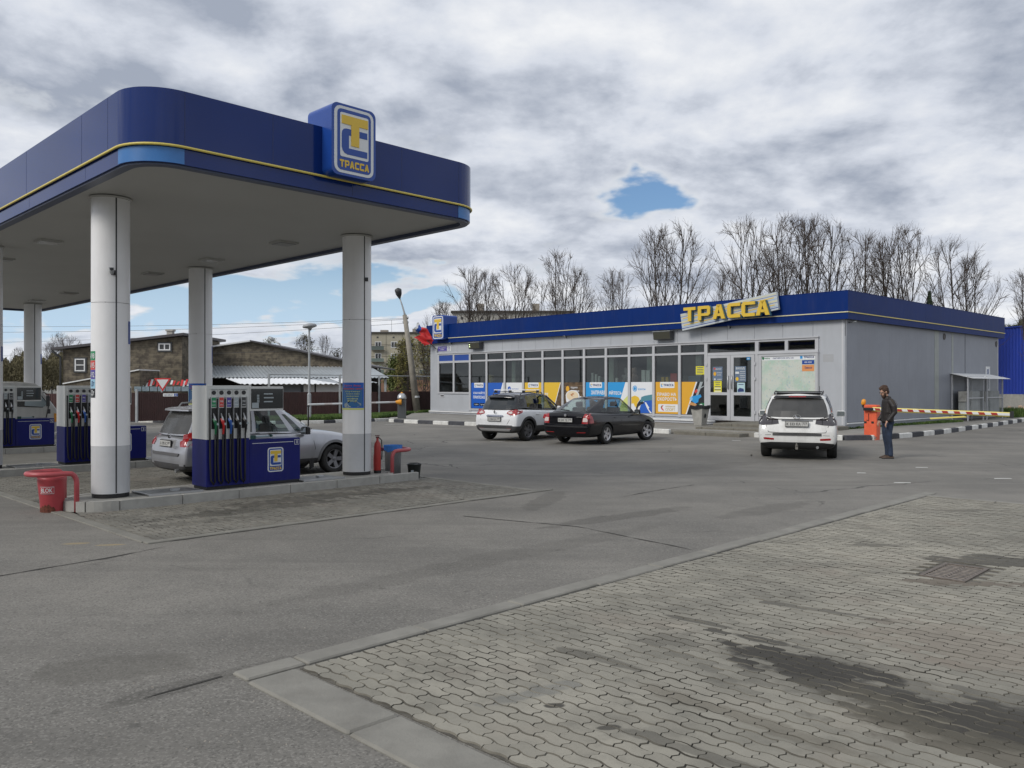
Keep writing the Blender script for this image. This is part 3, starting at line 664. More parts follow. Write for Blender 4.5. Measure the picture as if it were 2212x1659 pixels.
band(-0.045, ZS - 0.045, ZS + 0.03, 0.13).obj('soffit_trim', mat('soffit_trim', (0.045, 0.06, 0.11), 0.4), can)
MB().tube([(x, y, 4.795) for x, y in ring(0.014, 0.6, 10)], 0.017, 8, closed=True).obj('stripe_tube', yellow_strip, can, smooth=True)
# faded pale blue corner pieces below the stripe
for cx, cy, s0 in ((A0, B0, 180), (A1, B0, 270)):
    ccx = cx + (0.6 if cx == A0 else -0.6); ccy = cy + 0.6
    mb = MB(); mb.sm = True
    mb.grid(lambda u, v: Vector((ccx + 0.589 * math.cos(R(s0 + 90 * u)), ccy + 0.589 * math.sin(R(s0 + 90 * u)), 4.585 + 0.19 * v)), 14, 1)
    mb.grid(lambda u, v: Vector((ccx + 0.582 * math.cos(R(s0 + 90 - 90 * u)), ccy + 0.582 * math.sin(R(s0 + 90 - 90 * u)), 4.585 + 0.19 * v)), 14, 1)
    mb.obj('corner_piece', blue_pale, can)
seam = mat('seam', (0.008, 0.02, 0.09), 0.5)
jm = MB().box(-.004, .004, -.001, .002, 0, 1).mesh('panel_joint', seam)
for y in (-1.86, -0.9, 1.6, 4.1, 6.6, 9.1): link('panel_joint', jm, can, (A0 + 0.0005, y, 4.82), (0, 0, R(90)), (1, 1, 0.67))
for y in (-1.0, 1.5, 4.0, 6.5): link('panel_joint', jm, can, (A0 + 0.016, y, ZS), (0, 0, R(90)), (1, 1, 0.17))
for x in (-4.52, -3.3, -1.1, 0.08): link('panel_joint', jm, can, (x, B0, 4.82), (0, 0, 0), (1, 1, 0.67))
for x in (-2.0,): link('panel_joint', jm, can, (x, B0 + .014, ZS), (0, 0, 0), (1, 1, 0.17))
# flush ceiling lights
lampglass = mat('lamp_glass', (0.42, 0.43, 0.42), 0.25)
for bi, y in enumerate((1.6, 4.7, 7.9, 11.0, 14.1, 17.2)):
    for x in (-3.9, -0.6):
        l = empty('ceiling_light', (x, y, ZS + 0.02)); l.parent = can
        MB().box(-.21, .21, -.21, .21, -.035, 0.01, bev=.01).obj('housing', mat('lamp_frame', (0.42, 0.42, 0.40), 0.5), l)
        MB().box(-.17, .17, -.17, .17, -.045, -.035).obj('glass', lampglass if bi % 2 else mat('lamp_dark', (0.17, 0.17, 0.165), 0.3), l)
ls = empty('canopy_sign', CW(-2.525, B0 - 0.24, 4.80), RC, 'tall blue rounded sign with yellow T badge on the canopy edge', 'sign')
Msgn = Matrix.Rotation(R(90), 4, 'X')
mb = MB(); mb.sm = False
P = rrect(0, 0.755, 0, 1.02, 0.10, 6); n = len(P)
mb.add([(x, 0, z) for x, z in P] + [(x, 0.62, z) for x, z in P], [tuple(range(n)), tuple(reversed(range(n, 2 * n)))] + [((i + 1) % n, i, n + i, n + (i + 1) % n) for i in range(n)])
me = mb.mesh('sign_box', sign_blue); link('sign_box', me, ls)
emblem(Flat((0, 0, 0), (1, 0, 0), (0, -1, 0), ls), 0, 0, 0.755, 1.02, 0.0, 0.004)

# ------------------------------------------------------------------ islands, columns, pumps
COLX = (-4.42, 0.0); ROW = (0.0, 6.2, 12.4, 18.6)
rr = 0.265
def build_column():
    c = empty('canopy_column', (0, 0, 0))
    mb = MB(); mb.sm = True; mb.lathe([(rr, .06), (rr, .765)], 40, cap=False); mb.obj('lower_sleeve', col_grey, c)
    mb = MB(); mb.sm = True; mb.lathe([(rr + .002, .765), (rr + .002, 2.88)], 40, cap=False); mb.obj('middle_sleeve', col_white, c)
    mb = MB(); mb.sm = True; mb.lathe([(rr + .001, 2.886), (rr + .001, ZS - .15)], 40, cap=False); mb.obj('upper_sleeve', col_white, c)
    MB().lathe([(rr - .01, 0), (rr - .01, .07)], 32).obj('base_ring', black, c)
    mb = MB(); mb.lathe([(rr + .02, ZS - .17), (rr + .03, ZS - .145)], 40); mb.obj('collar', soffit_m, c)
    for an in (-48, 132):
        MB().box(rr - .004, rr + .004, -.010, .010, .07, ZS - .16).obj('joint_strip', dark_grey, c, rot=(0, 0, R(an) - RC))
    return c
cproto = build_column(); ISL = []
col_labels = {
 (0, 0): 'white round canopy column with fuel grade labels, nearest the camera', (0, 1): 'white canopy column with car poster beside the red extinguisher',
 (1, 0): 'canopy column cut off by the left edge of the photo', (1, 1): 'canopy column behind the silver estate car with a poster on it',
 (2, 0): 'far canopy column hidden behind the front island', (2, 1): 'canopy column in the third row of the pumps', (3, 0): 'canopy column of the last row, far left end', (3, 1): 'farthest canopy column standing behind the white truck'}
first = True
def arc_plate(name, parent, r, a0, a1, z0, z1, m, seg=8, th=0.002):
    mb = MB(); mb.sm = True
    mb.grid(lambda u, v: Vector(((r + th) * math.cos(R(a0 + (a1 - a0) * u)), (r + th) * math.sin(R(a0 + (a1 - a0) * u)), z0 + (z1 - z0) * v)), seg, 1)
    return mb.obj(name, m, parent)
def arc_text(s, parent, r, ac, w, zc, h, m, bold=0.03):
    V, Fc, x0, x1, y0, y1 = text_mesh(s, .012); mb = MB()
    VV = []
    for v in V:
        a = R(ac) + ((v.x - (x0 + x1) / 2) / (x1 - x0) * w) / r; z = zc + (v.y - (y0 + y1) / 2) / (y1 - y0) * h
        VV.append((r * math.cos(a), r * math.sin(a), z))
    mb.add(VV, Fc); return mb.obj('lettering', m, parent)
OFF = (0, -.16, -.20, -.34)
for bi, bb in enumerate(ROW):
    isl = empty('pump_island', CW(OFF[bi], bb), RC, ['grey kerbed island carrying the nearest blue pump and two columns', 'grey kerbed island behind the silver estate car', 'kerbed island with the pump in front of the white truck', 'farthest kerbed pump island under the canopy'][bi], 'pump island', 'pump islands in a row')
    P = rrect(-5.0, 0.62, -0.56, 0.56, 0.5, 8)
    MB().prism(P, 0.0, 0.145).obj('slab', concrete, isl)
    # kerb stones that line the island
    x = -4.5
    while x < 0.1:
        for s in (-1, 1):
            o = MB().box(0.004, 0.916, -.05, .05, 0, .15, bev=.008).obj('kerb_stone', concrete_l, isl); o.location = (x, s * 0.535, 0.002)
        x += 0.92
    for cx, s0 in ((-4.5, 90), (0.12, -90)):
        for q in range(4):
            a0, a1 = s0 + q * 45 + 1, s0 + q * 45 + 44; P2 = []
            for k in range(5): an = R(a0 + (a1 - a0) * k / 4); P2.append((0.585 * math.cos(an), 0.585 * math.sin(an)))
            for k in range(5): an = R(a1 - (a1 - a0) * k / 4); P2.append((0.485 * math.cos(an), 0.485 * math.sin(an)))
            MB().prism(P2, 0.002, 0.152).obj('kerb_stone', concrete_l, isl, loc=(cx, 0, 0))
    for ci, cx in enumerate(COLX):
        if first: c = cproto; first = False
        else: c = copy_tree(cproto)
        c.location = CW(cx + OFF[bi], bb, 0.15); c.rotation_euler = (0, 0, RC)
        tag(c, col_labels[(bi, ci)], 'column', 'white columns carrying the canopy')
        ISL.append(c)
cols = {(i // 2, i % 2): ISL[i] for i in range(8)}
def deg_local(d): return d - 45.4      # world angle to column-local
# grade labels on the near column (they face away to the left)
c = cols[(0, 0)]
p = CW(COLX[0], 0); toc = math.degrees(math.atan2(-p.y, -p.x))      # world angle from column to camera
base = deg_local(toc)
for k, (s, m, tm) in enumerate((('А-98', green_m, sign_white), ('А-95', redp, sign_white), ('А-92', violet, sign_white), ('Дт', ltblue_m, P_navy), ('Дт', P_black, sign_white))):
    z1 = 2.165 - k * 0.138
    arc_plate('grade_label', c, rr, base - 95, base - 50, z1 - .135, z1, m, 10, .004)
    arc_text(s, c, rr + .008, base - 70 if k < 3 else base - 62, 0.17 if k < 3 else 0.085, z1 - .068, .085, tm, 0.04)
for (bi, ci, an0, an1, z0, z1) in ((0, 0, 62, 88, 2.28, 2.62), (1, 0, 62, 88, 2.15, 2.45), (1, 1, 70, 88, 2.2, 2.6), (3, 1, 60, 88, 2.4, 2.75), (0, 1, 78, 92, 2.4, 2.8)):
    c = cols[(bi, ci)]; p = CW(COLX[ci], ROW[bi]); bs = deg_local(math.degrees(math.atan2(-p.y, -p.x)))
    arc_plate('number_label', c, rr, bs + an0, bs + an1, z0, z1, sign_blue, 6, .004)
# poster of a car on two columns
def column_poster(c, bi, ci, a0, a1):
    p = CW(COLX[ci], ROW[bi]); bs = deg_local(math.degrees(math.atan2(-p.y, -p.x))); a0 += bs; a1 += bs
    z0, z1 = 1.21, 1.715; r = rr
    w = R(a1 - a0) * r
    def A(f): return a0 + (a1 - a0) * f
    def Z(f): return z0 + (z1 - z0) * f
    arc_plate('poster', c, r, a0, a1, z0, z1, P_blue, 12, .003)
    arc_plate('poster_glow', c, r, A(.2), A(.95), Z(.12), Z(.80), mat('poster_haze', (.03, .14, .33), .3), 10, .005)
    arc_plate('poster_edge', c, r, A(0), A(.14), Z(0), Z(.9), ltblue_m, 3, .006)
    arc_plate('poster_road', c, r, A(.05), A(1), Z(0), Z(.07), P_lime, 10, .007)
    arc_text('Пусть Ваш', c, r + .008, A(.58), w * .62, Z(.88), .035, redp); arc_text('автомобиль сияет!', c, r + .008, A(.58), w * .75, Z(.78), .035, redp)
    for k, s in enumerate(('Супер', 'экспресс мойка', 'комфортная', 'мойка', 'воск')): arc_text(s, c, r + .008, A(.6), w * (.55 - .05 * k), Z(.67 - k * .085), .028, P_lime)
    mb = MB(); pts = [(.28, .10), (.30, .05), (.45, .04), (.52, .06), (.80, .07), (.90, .13), (.90, .19), (.80, .24), (.74, .30), (.48, .31), (.38, .22), (.27, .17)]
    pts = [(f, zz + .04) for f, zz in pts]; mb.add([((r + .009) * math.cos(R(A(f))), (r + .009) * math.sin(R(A(f))), Z(zz)) for f, zz in pts], [tuple(range(len(pts)))]); mb.obj('poster_car', mat('poster_car', (0.30, 0.36, 0.38), 0.3), c)
    mb = MB(); pts = [(.44, .25), (.70, .255), (.75, .31), (.49, .325)]; mb.add([((r + .011) * math.cos(R(A(f))), (r + .011) * math.sin(R(A(f))), Z(zz)) for f, zz in pts], [tuple(range(len(pts)))]); mb.obj('poster_window', P_black, c)
column_poster(cols[(0, 1)], 0, 1, -88, 28)
column_poster(cols[(1, 1)], 1, 1, -88, 28)
# cameras on columns
def cctv(loc, rz, label, arm=0.10, tilt=-12, parent=None):
    c = empty('security_camera', loc, rz, label, 'camera', 'small security cameras')
    MB().box(-.01, .02, -.035, .035, -.035, .035).obj('bracket', dark_grey, c)
    MB().tube([(0, 0, 0), (-arm, 0, -.01)], .012, 6).obj('arm', dark_grey, c)
    mb = MB().lathe([(.028, 0), (.030, .02), (.030, .15), (.024, .155)], 12); mb.obj('housing', galv, c, loc=(-arm, 0, -.005), rot=(R(90 + tilt) * 0, R(-90 - tilt), R(25)))
    MB().lathe([(.0245, .156), (.022, .165)], 10).obj('lens', black_gloss, c, loc=(-arm, 0, -.005), rot=(0, R(-90 - tilt), R(25)))
    MB().box(-.17, .02, -.033, .033, 0, .006).obj('sun_shade', galv, c, loc=(-arm, 0, .028), rot=(0, R(-tilt * .4), R(25)))
    return c
for bi, ci, z, u in ((0, 0, 3.47, 250), (0, 1, 3.78, 790)):
    p = CW(COLX[ci], ROW[bi]); th = math.atan2(-p.y, -p.x); th += R(8) if bi == 0 and ci == 0 else R(38)
    q = p + Vector((math.cos(th) * (rr + .01), math.sin(th) * (rr + .01), z))
    cctv(q, th + math.pi + R(-35 if ci == 0 else 150), 'grey security camera on the ' + ('nearest canopy column' if ci == 0 else 'column with the car poster'), 0.05)

# --- pump
GR = [('98', green_m, mat('noz_green', (.01, .12, .05), .4)), ('95', redp, mat('noz_red', (.5, .02, .02), .4)), ('92', violet, mat('noz_blue', (.02, .09, .35), .4)), ('ДТ', greyprint, black_gloss), ('ГАЗ', dark_grey, black_gloss)]
pump_white = mat('pump_white', (0.62, 0.63, 0.61), 0.38, var=0.03, dirt=0.08)
def hose_mesh():
    return MB().tube([(0, 0, .86), (0, -.012, .6), (.004, -.02, .3), (.012, -.02, .10), (.05, -.02, .045), (.085, -.015, .10)], .0165, 6)
def build_pump():
    p = empty('fuel_pump', (0, 0, 0))
    # hose bank: x 0..0.74, y 0..0.52 ; low cabinet to x 1.70
    MB().box(0, .735, .0, .52, .05, .80, bev=.008).obj('hose_cabinet', blue_pump, p)
    MB().box(0, .735, .0, .52, .80, 1.66, bev=.006).obj('hose_housing', pump_white, p)
    MB().box(.02, 1.68, .03, .49, 0, .05).obj('plinth', black, p)
    MB().box(.738, 1.70, .03, .49, .05, .765, bev=.012).obj('low_cabinet', blue_pump, p)
    MB().box(.738, .80, .10, .42, .765, 1.28).obj('support_post', pump_white, p)
    MB().box(.738, 1.37, .02, .50, 1.24, 1.645, bev=.010).obj('display_housing', pump_white, p)
    f = Flat((0, 0, 0), (1, 0, 0), (0, -1, 0), p)
    f.rect('display', .775, 1.355, 1.275, 1.605, -.02, -.012, dark_glass)
    for k in range(3): f.rect('readout', 1.00, 1.16 + .02 * (k % 2), 1.51 - k * .065, 1.53 - k * .065, -.012, -.009, greyprint)
    for k in range(5): f.rect('keypad', .875, .915, 1.38 + k * .027, 1.398 + k * .027, -.012, -.008, greyprint)
    f.rect('keypad', .785, .905, 1.285, 1.375, -.012, -.008, greyprint)
    for k, (s, m, nm) in enumerate(GR):
        x = .12 + k * .128
        f.rect('recess', x - .045, x + .045, .965, 1.30, 0, .004, black)
        f.rect('guide_rail', x - .058, x - .050, .94, 1.48, 0, .022, steel); f.rect('guide_rail', x + .050, x + .058, .94, 1.48, 0, .022, steel)
        f.rect('grade_label', x - .044, x + .044, 1.305, 1.475, 0, .006, pump_white)
        f.rect('grade_print', x - .037, x + .037, 1.315, 1.468, 0, .008, m)
        f.text(s, x, 1.405, .05, .028, .010, sign_white); f.rect('grade_line', x - .03, x + .03, 1.345, 1.352, 0, .010, sign_white)
        f.shape('pulley', ellipse(x, 1.545, .034, .034, 16), 0, .012, black_gloss)
        f.rect('bracket', x - .062, x - .055, 1.50, 1.60, 0, .015, pump_white); f.rect('cap_rail', x - .055, x + .055, 1.598, 1.605, 0, .02, greyprint)
        nz = MB().tube([(x - .012, -.015, 1.21), (x - .010, -.045, 1.16), (x, -.055, 1.10)], [.011, .014, .02], 7).obj('nozzle_spout', steel, p)
        MB().tube([(x - .015, -.030, 1.13), (x - .005, -.055, 1.09), (x + .012, -.06, 1.03), (x + .012, -.05, .97)], [.020, .027, .024, .018], 8).obj('nozzle', nm, p)
        f.shape('nozzle_badge', ellipse(x + .030, 1.045, .020, .020, 12), .06, .082, greyprint)
        MB().tube([(x + .014, -.045, .97), (x + .012, -.035, .88)], [.020, .015], 8).obj('hose_cuff', nm, p)
        mb = MB().tube([(x + .012, -.035, .89), (x + .01, -.03, .65), (x + .008, -.03, .35), (x + .004, -.035, .12), (x - .02, -.04, .085), (x - .06, -.035, .15), (x - .075, -.03, .45), (x - .072, -.02, .9), (x - .070, -.012, 1.45)], .0155, 6)
        mb.obj('hose', black, p, smooth=True)
    MB().box(.78, 1.28, .2, .24, .77, .80).obj('tray', steel, p)
    MB().box(.80, .90, .10, .20, .765, .83).obj('glove_box', mat('dark_green', (.01, .06, .05), .5), p)
    MB().tube([(.93, .15, .80), (1.22, .15, .805)], .012, 6).obj('squeegee', mat('squeegee', (.30, .42, .44), .4), p)
    MB().tube([(1.20, .11, .81), (1.20, .19, .81)], .02, 6).obj('squeegee_head', mat('dark_green', (.01, .06, .05), .5), p)
    f2 = Flat((0, .03, 0), (1, 0, 0), (0, -1, 0), p)
    f2.rect('white_line', .80, 1.56, .695, .703, 0, .003, sign_white)
    f2.shape('number_frame', rrect(1.585, 1.675, .645, .735, .004, 1), 0, .003, sign_white); f2.shape('number_field', rrect(1.592, 1.668, .652, .728, .004, 1), 0, .005, blue_pump)
    emblem(f2, 1.06, .19, .33, .44, 0, .002)
    return p
pump0 = build_pump(); PUMPS = []
for bi, bb in enumerate(ROW):
    p = pump0 if bi == 0 else copy_tree(pump0)
    p.location = CW(-3.10 + OFF[bi], bb - .36, .15); p.rotation_euler = (0, 0, RC)
    tag(p, ['nearest blue and white fuel pump, numbered 1', 'fuel pump numbered 3, half hidden behind the nearest column', 'fuel pump numbered 5 in front of the white truck', 'farthest fuel pump, numbered 7, hidden behind the others'][bi], 'fuel pump', 'five-hose fuel pumps on the islands')
    PUMPS.append(p)
    # flat metal covers on the island
    for x in (-3.62, -1.0):
        cl_ = ('left' if x < -2 else 'right') + ' of ' + ('the nearest pump', 'the pump half hidden by the column', 'the pump in front of the truck', 'the farthest pump')[bi]
        cv = empty('island_cover', CW(x + OFF[bi], bb - .1, .152), RC, 'flat steel cover ' + cl_, 'cover plate', 'steel cover plates on the islands')
        MB().box(-.42, .42, -.36, .30, 0, .018).obj('plate', mat('plate_steel', (.20, .205, .20), .45, metal=.4, var=.3, vscale=6), cv)
        MB().box(-.42, .42, -.375, -.35, .0, .03).obj('edge', steel, cv); MB().box(-.42, -.395, -.35, .30, .0, .028).obj('edge', steel, cv)
        MB().box(.05, .16, -.1, .0, .018, .05).obj('handle', steel, cv)

for bi, p in enumerate(PUMPS): Flat((0, .03, 0), (1, 0, 0), (0, -1, 0), p).text(str(2 * bi + 1), 1.63, .69, .018 if bi == 0 else .034, .055, .007, sign_white, bold=0.02, name='number')
# hoop guards and bins at the island ends
def hoop(x, sgn, label, B=0.0, rr_=.42):
    h = empty('hoop_guard', CW(x, B), RC, label, 'guard rail', 'red hoop guards at the island ends')
    P = []
    zt = .56; w = .27
    P += [(0, -w, 0), (0, -w, .42)]
    for q in (20, 45, 70): P.append((sgn * .10 * (1 - math.cos(R(q))), -w, .42 + .14 * math.sin(R(q))))
    P += [(sgn * .14, -w, zt), (sgn * .26, -w, zt)]
    for q in range(-75, 80, 15): P.append((sgn * (.26 + .30 * math.cos(R(q))), w * math.sin(R(q)), zt))
    P += [(sgn * .26, w, zt), (sgn * .14, w, zt)]
    for q in (70, 45, 20): P.append((sgn * .10 * (1 - math.cos(R(q))), w, .42 + .14 * math.sin(R(q))))
    P += [(0, w, .42), (0, w, 0)]
    MB().tube(P, .036, 10).obj('pipe', red_pipe, h, smooth=True)
    return h
hoop(-4.98, -1, 'red pipe hoop around the battered red bin'); hoop(0.62, 1, 'red pipe hoop beside the black bucket on the right island end')
rb = empty('red_bin', CW(-5.20, .07), RC, 'battered red plastic bin with a rusty broken foot', 'bin')
mb = MB(); mb.sm = True; mb.lathe([(.155, 0.09), (.165, .2), (.19, .46), (.192, .50), (.180, .50), (.17, .3)], 28, cap=False)
V = []
n = 28
for k in range(n):
    a = 2 * math.pi * k / n; V.append((.155 * math.cos(a), .155 * math.sin(a), .09))
for k in range(n):
    a = 2 * math.pi * k / n; V.append((.150 * math.cos(a), .150 * math.sin(a), 0.0))
mb.add(V, [(n + i, n + (i + 1) % n, (i + 1) % n, i) for i in range(n)])
mb.obj('bucket', red_plastic, rb)
MB().lathe([(.15, .10), (.15, .12)], 20).obj('inside', black, rb)
bs = math.degrees(math.atan2(-rb.location.y, -rb.location.x)) - 45.4
mb = MB(); mb.sm = True
top = [.055, .075, .06, .10, .085, .115, .09, .12, .10, .07, .085, .04]
nn = len(top)
V = [(.1565 * math.cos(R(bs - 75 + 90 * i / (nn - 1))), .1565 * math.sin(R(bs - 75 + 90 * i / (nn - 1))), .001) for i in range(nn)] + [(.161 * math.cos(R(bs - 75 + 90 * i / (nn - 1))), .161 * math.sin(R(bs - 75 + 90 * i / (nn - 1))), top[i]) for i in range(nn)]
mb.add(V, [(i, i + 1, nn + i + 1, nn + i) for i in range(nn - 1)]); mb.obj('rusty_patch', rust, rb)
arc_plate('label_frame', rb, .178, bs - 55, bs + 8, .27, .37, sign_white, 8, .004); arc_plate('label', rb, .178, bs - 54, bs + 7, .276, .364, red_plastic, 8, .006)
arc_text('BLOK', rb, .187, bs - 23, .16, .32, .06, sign_white, 0.05)
gb = empty('grey_bin', CW(.92, .10), RC, 'grey cylindrical bin lined with a blue bag behind the red hoop', 'bin')
mb = MB(); mb.sm = True; mb.lathe([(.15, 0), (.165, .58), (.17, .60)], 24); mb.obj('drum', mat('bin_grey', (.28, .29, .30), .4, metal=.3, var=.1), gb)
mb = MB(); mb.sm = True
mb.grid(lambda u, v: Vector(((.172 + .012 * v + .008 * math.sin(17 * u * 6.28)) * math.cos(6.2832 * u), (.172 + .012 * v + .008 * math.sin(13 * u * 6.28)) * math.sin(6.2832 * u), .53 + .11 * v + .018 * math.sin(u * 31) * (1 - v))), 48, 3)
mb.obj('bag', blue_bag, gb)
MB().lathe([(.16, .55), (.165, .6)], 20).obj('bag_inside', mat('bag_dark', (.02, .06, .2), .5), gb)
bk = empty('bucket', CW(1.13, -.30), RC, 'small black plastic bucket outside the right hoop', 'bucket')
mb = MB(); mb.sm = True; mb.lathe([(.105, 0), (.135, .27), (.145, .275), (.145, .29), (.13, .29), (.10, .02)], 24, cap=False); mb.obj('pail', mat('bucket_black', (.02, .025, .024), .4), bk)
MB().lathe([(.10, .005), (.10, .02)], 16).obj('bottom', black, bk)
MB().tube([(.145 * math.cos(a / 10 * math.pi), .02 + .13 * math.sin(a / 10 * math.pi) * .3, .285 - .10 * math.sin(a / 10 * math.pi) * .2) for a in range(11)], .005, 5).obj('handle', steel, bk)
bsb = math.degrees(math.atan2(-bk.location.y, -bk.location.x)) - 45.4
arc_plate('sticker', bk, .118, bsb - 30, bsb - 5, .12, .17, greyprint, 3, .008)
ex = empty('fire_extinguisher', CW(.40, -.10, .15), RC, 'tall red fire extinguisher against the column', 'fire extinguisher')
mb = MB(); mb.sm = True; mb.lathe([(.062, 0), (.066, .02), (.066, .50), (.058, .56), (.03, .60), (.022, .62), (.022, .66)], 20); mb.obj('cylinder', red_ext, ex)
MB().lathe([(.07, 0), (.07, .05)], 16).obj('foot', black, ex)
mb = MB().box(-.03, .03, -.012, .012, .66, .69); mb.box(-.05, .045, -.008, .008, .70, .715); mb.obj('valve', mat('dark_red', (.10, .02, .02), .5), ex)
MB().tube([(.02, -.02, .67), (.06, -.05, .62), (.07, -.05, .4), (.065, -.045, .25)], .010, 6).obj('hose', black, ex)

# ------------------------------------------------------------------ shop: pavement, steps, building
PZ = 0.17
pv = empty('shop_pavement', (0, 0, 0)); pv['kind'] = 'structure'
KP = [(-6.2, 20.6), (-6.45, 18.8), (-5.84, 14.2), (-5.0, 8.0), (-4.26, 1.76), (-4.05, 0.2), (-3.9, -1.2), (-3.45, -1.85), (-2.6, -2.2), (-1.0, -2.40), (2.2, -2.45), (8.0, -2.05), (17.6, -1.31), (26, -0.7)]
KPL = [(-4.7, 21.6), (-5.6, 21.3)] + KP
poly = [(0.0, 27.0), (-2.0, 24.6)] + KPL + [(26, 30), (0, 30)]
poly = [BW(x, y) for x, y in poly]
MB().prism([(p.x, p.y) for p in poly][::-1], -0.1, PZ - .006).obj('paving_slab', mat('pavement_concrete', (0.25, 0.24, 0.215), .9, var=.14, vscale=1.2, bump=.4, dirt=.3), pv)
def kerb_run(pts, z, ln, parent, start=0, wid=.16, colors=True, h=None):
    P = [Vector((p[0], p[1])) for p in pts]; i = start; carry = 0
    D = [0]
    for k in range(len(P) - 1): D.append(D[-1] + (P[k + 1] - P[k]).length)
    def pos(s):
        for k in range(len(P) - 1):
            if s <= D[k + 1] + 1e-9: return P[k].lerp(P[k + 1], (s - D[k]) / (D[k + 1] - D[k]))
        return P[-1]
    s = 0; h = h or z; r = random.Random(int(D[-1] * 10))
    while s < D[-1] - .1:
        l = min(ln * (1 if r.random() > .06 else .55), D[-1] - s); a, b = pos(s), pos(s + l); d = b - a
        o = MB().box(.004, d.length - .004, -wid, 0, 0, h, bev=.018).obj('kerb_stone', (kerb_w if i % 2 == 0 else kerb_b) if colors else concrete_l, parent)
        o.location = (a.x, a.y, z - h + r.uniform(-.008, .008)); o.rotation_euler = (r.gauss(0, .01), 0, math.atan2(d.y, d.x)); s += l; i += 1
kerb_run([tuple(BW(x, y))[:2] for x, y in [(-4.7, 21.6), (-5.6, 21.3), (-6.2, 20.6), (-6.45, 18.8), (-5.84, 14.2), (-5.0, 8.0), (-4.75, 4.5)]], PZ, 1.0, pv)
kerb_run([tuple(BW(x, y))[:2] for x, y in [(-4.2, 1.3), (-4.05, 0.2), (-3.9, -1.2), (-3.45, -1.85), (-2.6, -2.2), (-1.0, -2.40), (2.2, -2.45), (8.0, -2.05), (17.6, -1.31), (24, -0.8)]], PZ, 1.0, pv, start=0)
stp = empty('entrance_steps', BW(0, 0), RB, 'three worn concrete steps up to the glass entrance door', 'steps')
slabm = mat('step_concrete', (0.165, 0.155, 0.128), .85, var=.15, vscale=5, bump=.4, dirt=.3)
for k, (x0, x1, y0, y1, z0, z1) in enumerate(((-4.85, -3.3, 1.55, 4.30, 0, .125), (-3.62, -2.2, 1.15, 4.20, .125, .245), (-2.5, -.02, .55, 3.95 + .2, .245, .355))):
    y = y0
    while y < y1 - .1:
        l = min(1.38, y1 - y)
        MB().box(x0, x1, y + .004, y + l - .004, z0, z1, bev=.015).obj('step_slab', slabm, stp); y += l
for k, (x0, x1, y0, y1, z0, z1) in enumerate(((-3.75, -2.4, .1, 1.53, .1, .165 + .06), (-2.35, -.1, -.2, .54, .16, .30))):
    MB().box(x0, x1, y0, y1, z0, z1, bev=.015).obj('step_slab', slabm, stp)

sh = empty('shop_building', BW(0, 0), RB, 'low grey station shop with blue fascia and postered windows', 'shop')
LY = 25.24; DX = 18.0; WT = 4.42
BE = [24.44, 23.03, 21.6, 20.19, 18.73, 17.3, 15.87, 14.46, 13.03, 11.64, 10.24, 8.84, 7.43, 6.05]
# brick plinth: a row of bricks showing under the sill
MB().box(.03, DX - .03, .03, LY - .03, PZ - .02, .33).obj('plinth', mat('plinth', (.12, .10, .09), .9, var=.2), sh)
bme = MB().box(0, .10, 0, .24, 0, .062, bev=.004).mesh('brick', brick_m)
for k in range(2):
    y = 6.3 + .12 * k
    while y < LY - .3:
        if k < 2: link('brick', bme, sh, (-.02, y, PZ + .005 + k * .070))
        y += .25
# core walls (front wall pierced by the window band: built from pieces)
MB().box(.0, .18, 6.05, 21.6, .30, .50).obj('wall_base', grey_wall, sh)
MB().box(.0, .18, 21.6, 24.50, .30, 1.40).obj('wall_base', grey_wall, sh)
MB().box(.0, .18, 24.50, LY, .30, 3.70).obj('corner_panel', grey_wall, sh)
MB().box(.0, .18, -.0, 1.02, .30, 3.70).obj('corner_panel', grey_wall, sh)
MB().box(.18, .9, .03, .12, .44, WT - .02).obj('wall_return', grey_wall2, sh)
mb = MB(); mb.sm = True
mb.grid(lambda u, v: Vector((-.012 + .14 * (1 - math.cos(R(90 * u))) * 0 + .13 * (1 - math.sin(R(90 * u))), -.012 + .13 * (1 - math.cos(R(90 * u))), .32 + (WT - .34) * v)), 8, 1)
mb.obj('corner_trim', mat('corner_trim', (.52, .53, .55), .35, var=.03, dirt=.1), sh)
# seam panels above the windows
pw = 1.262; y = 0.0; k = 0
while y < LY - .1:
    l = min(pw, LY - y)
    MB().box(0, .16, y + .004, y + l - .004, 3.70, WT, bev=.006).obj('wall_panel', grey_wall, sh); y += l
MB().box(.02, .14, 0, LY, 3.69, WT - .01).obj('panel_backing', dark_grey, sh)
# lower grey panels under the two end windows, sill flashing
MB().box(-.03, 0, 21.66, 24.40, .36, 1.30, bev=.01).obj('apron_panel', grey_wall, sh)
MB().box(-.05, .0, 21.52, 21.60, .36, 1.40).obj('mullion', grey_frame, sh)
mb = MB(); mb.box(-.10, .0, 5.6, LY + .05, .285, .345); mb.obj('sill_flashing', white_paint, sh)
mb = MB(); mb.box(-.04, .0, 5.62, LY + .05, .18, .285); mb.obj('sill_skirt', grey_wall, sh)
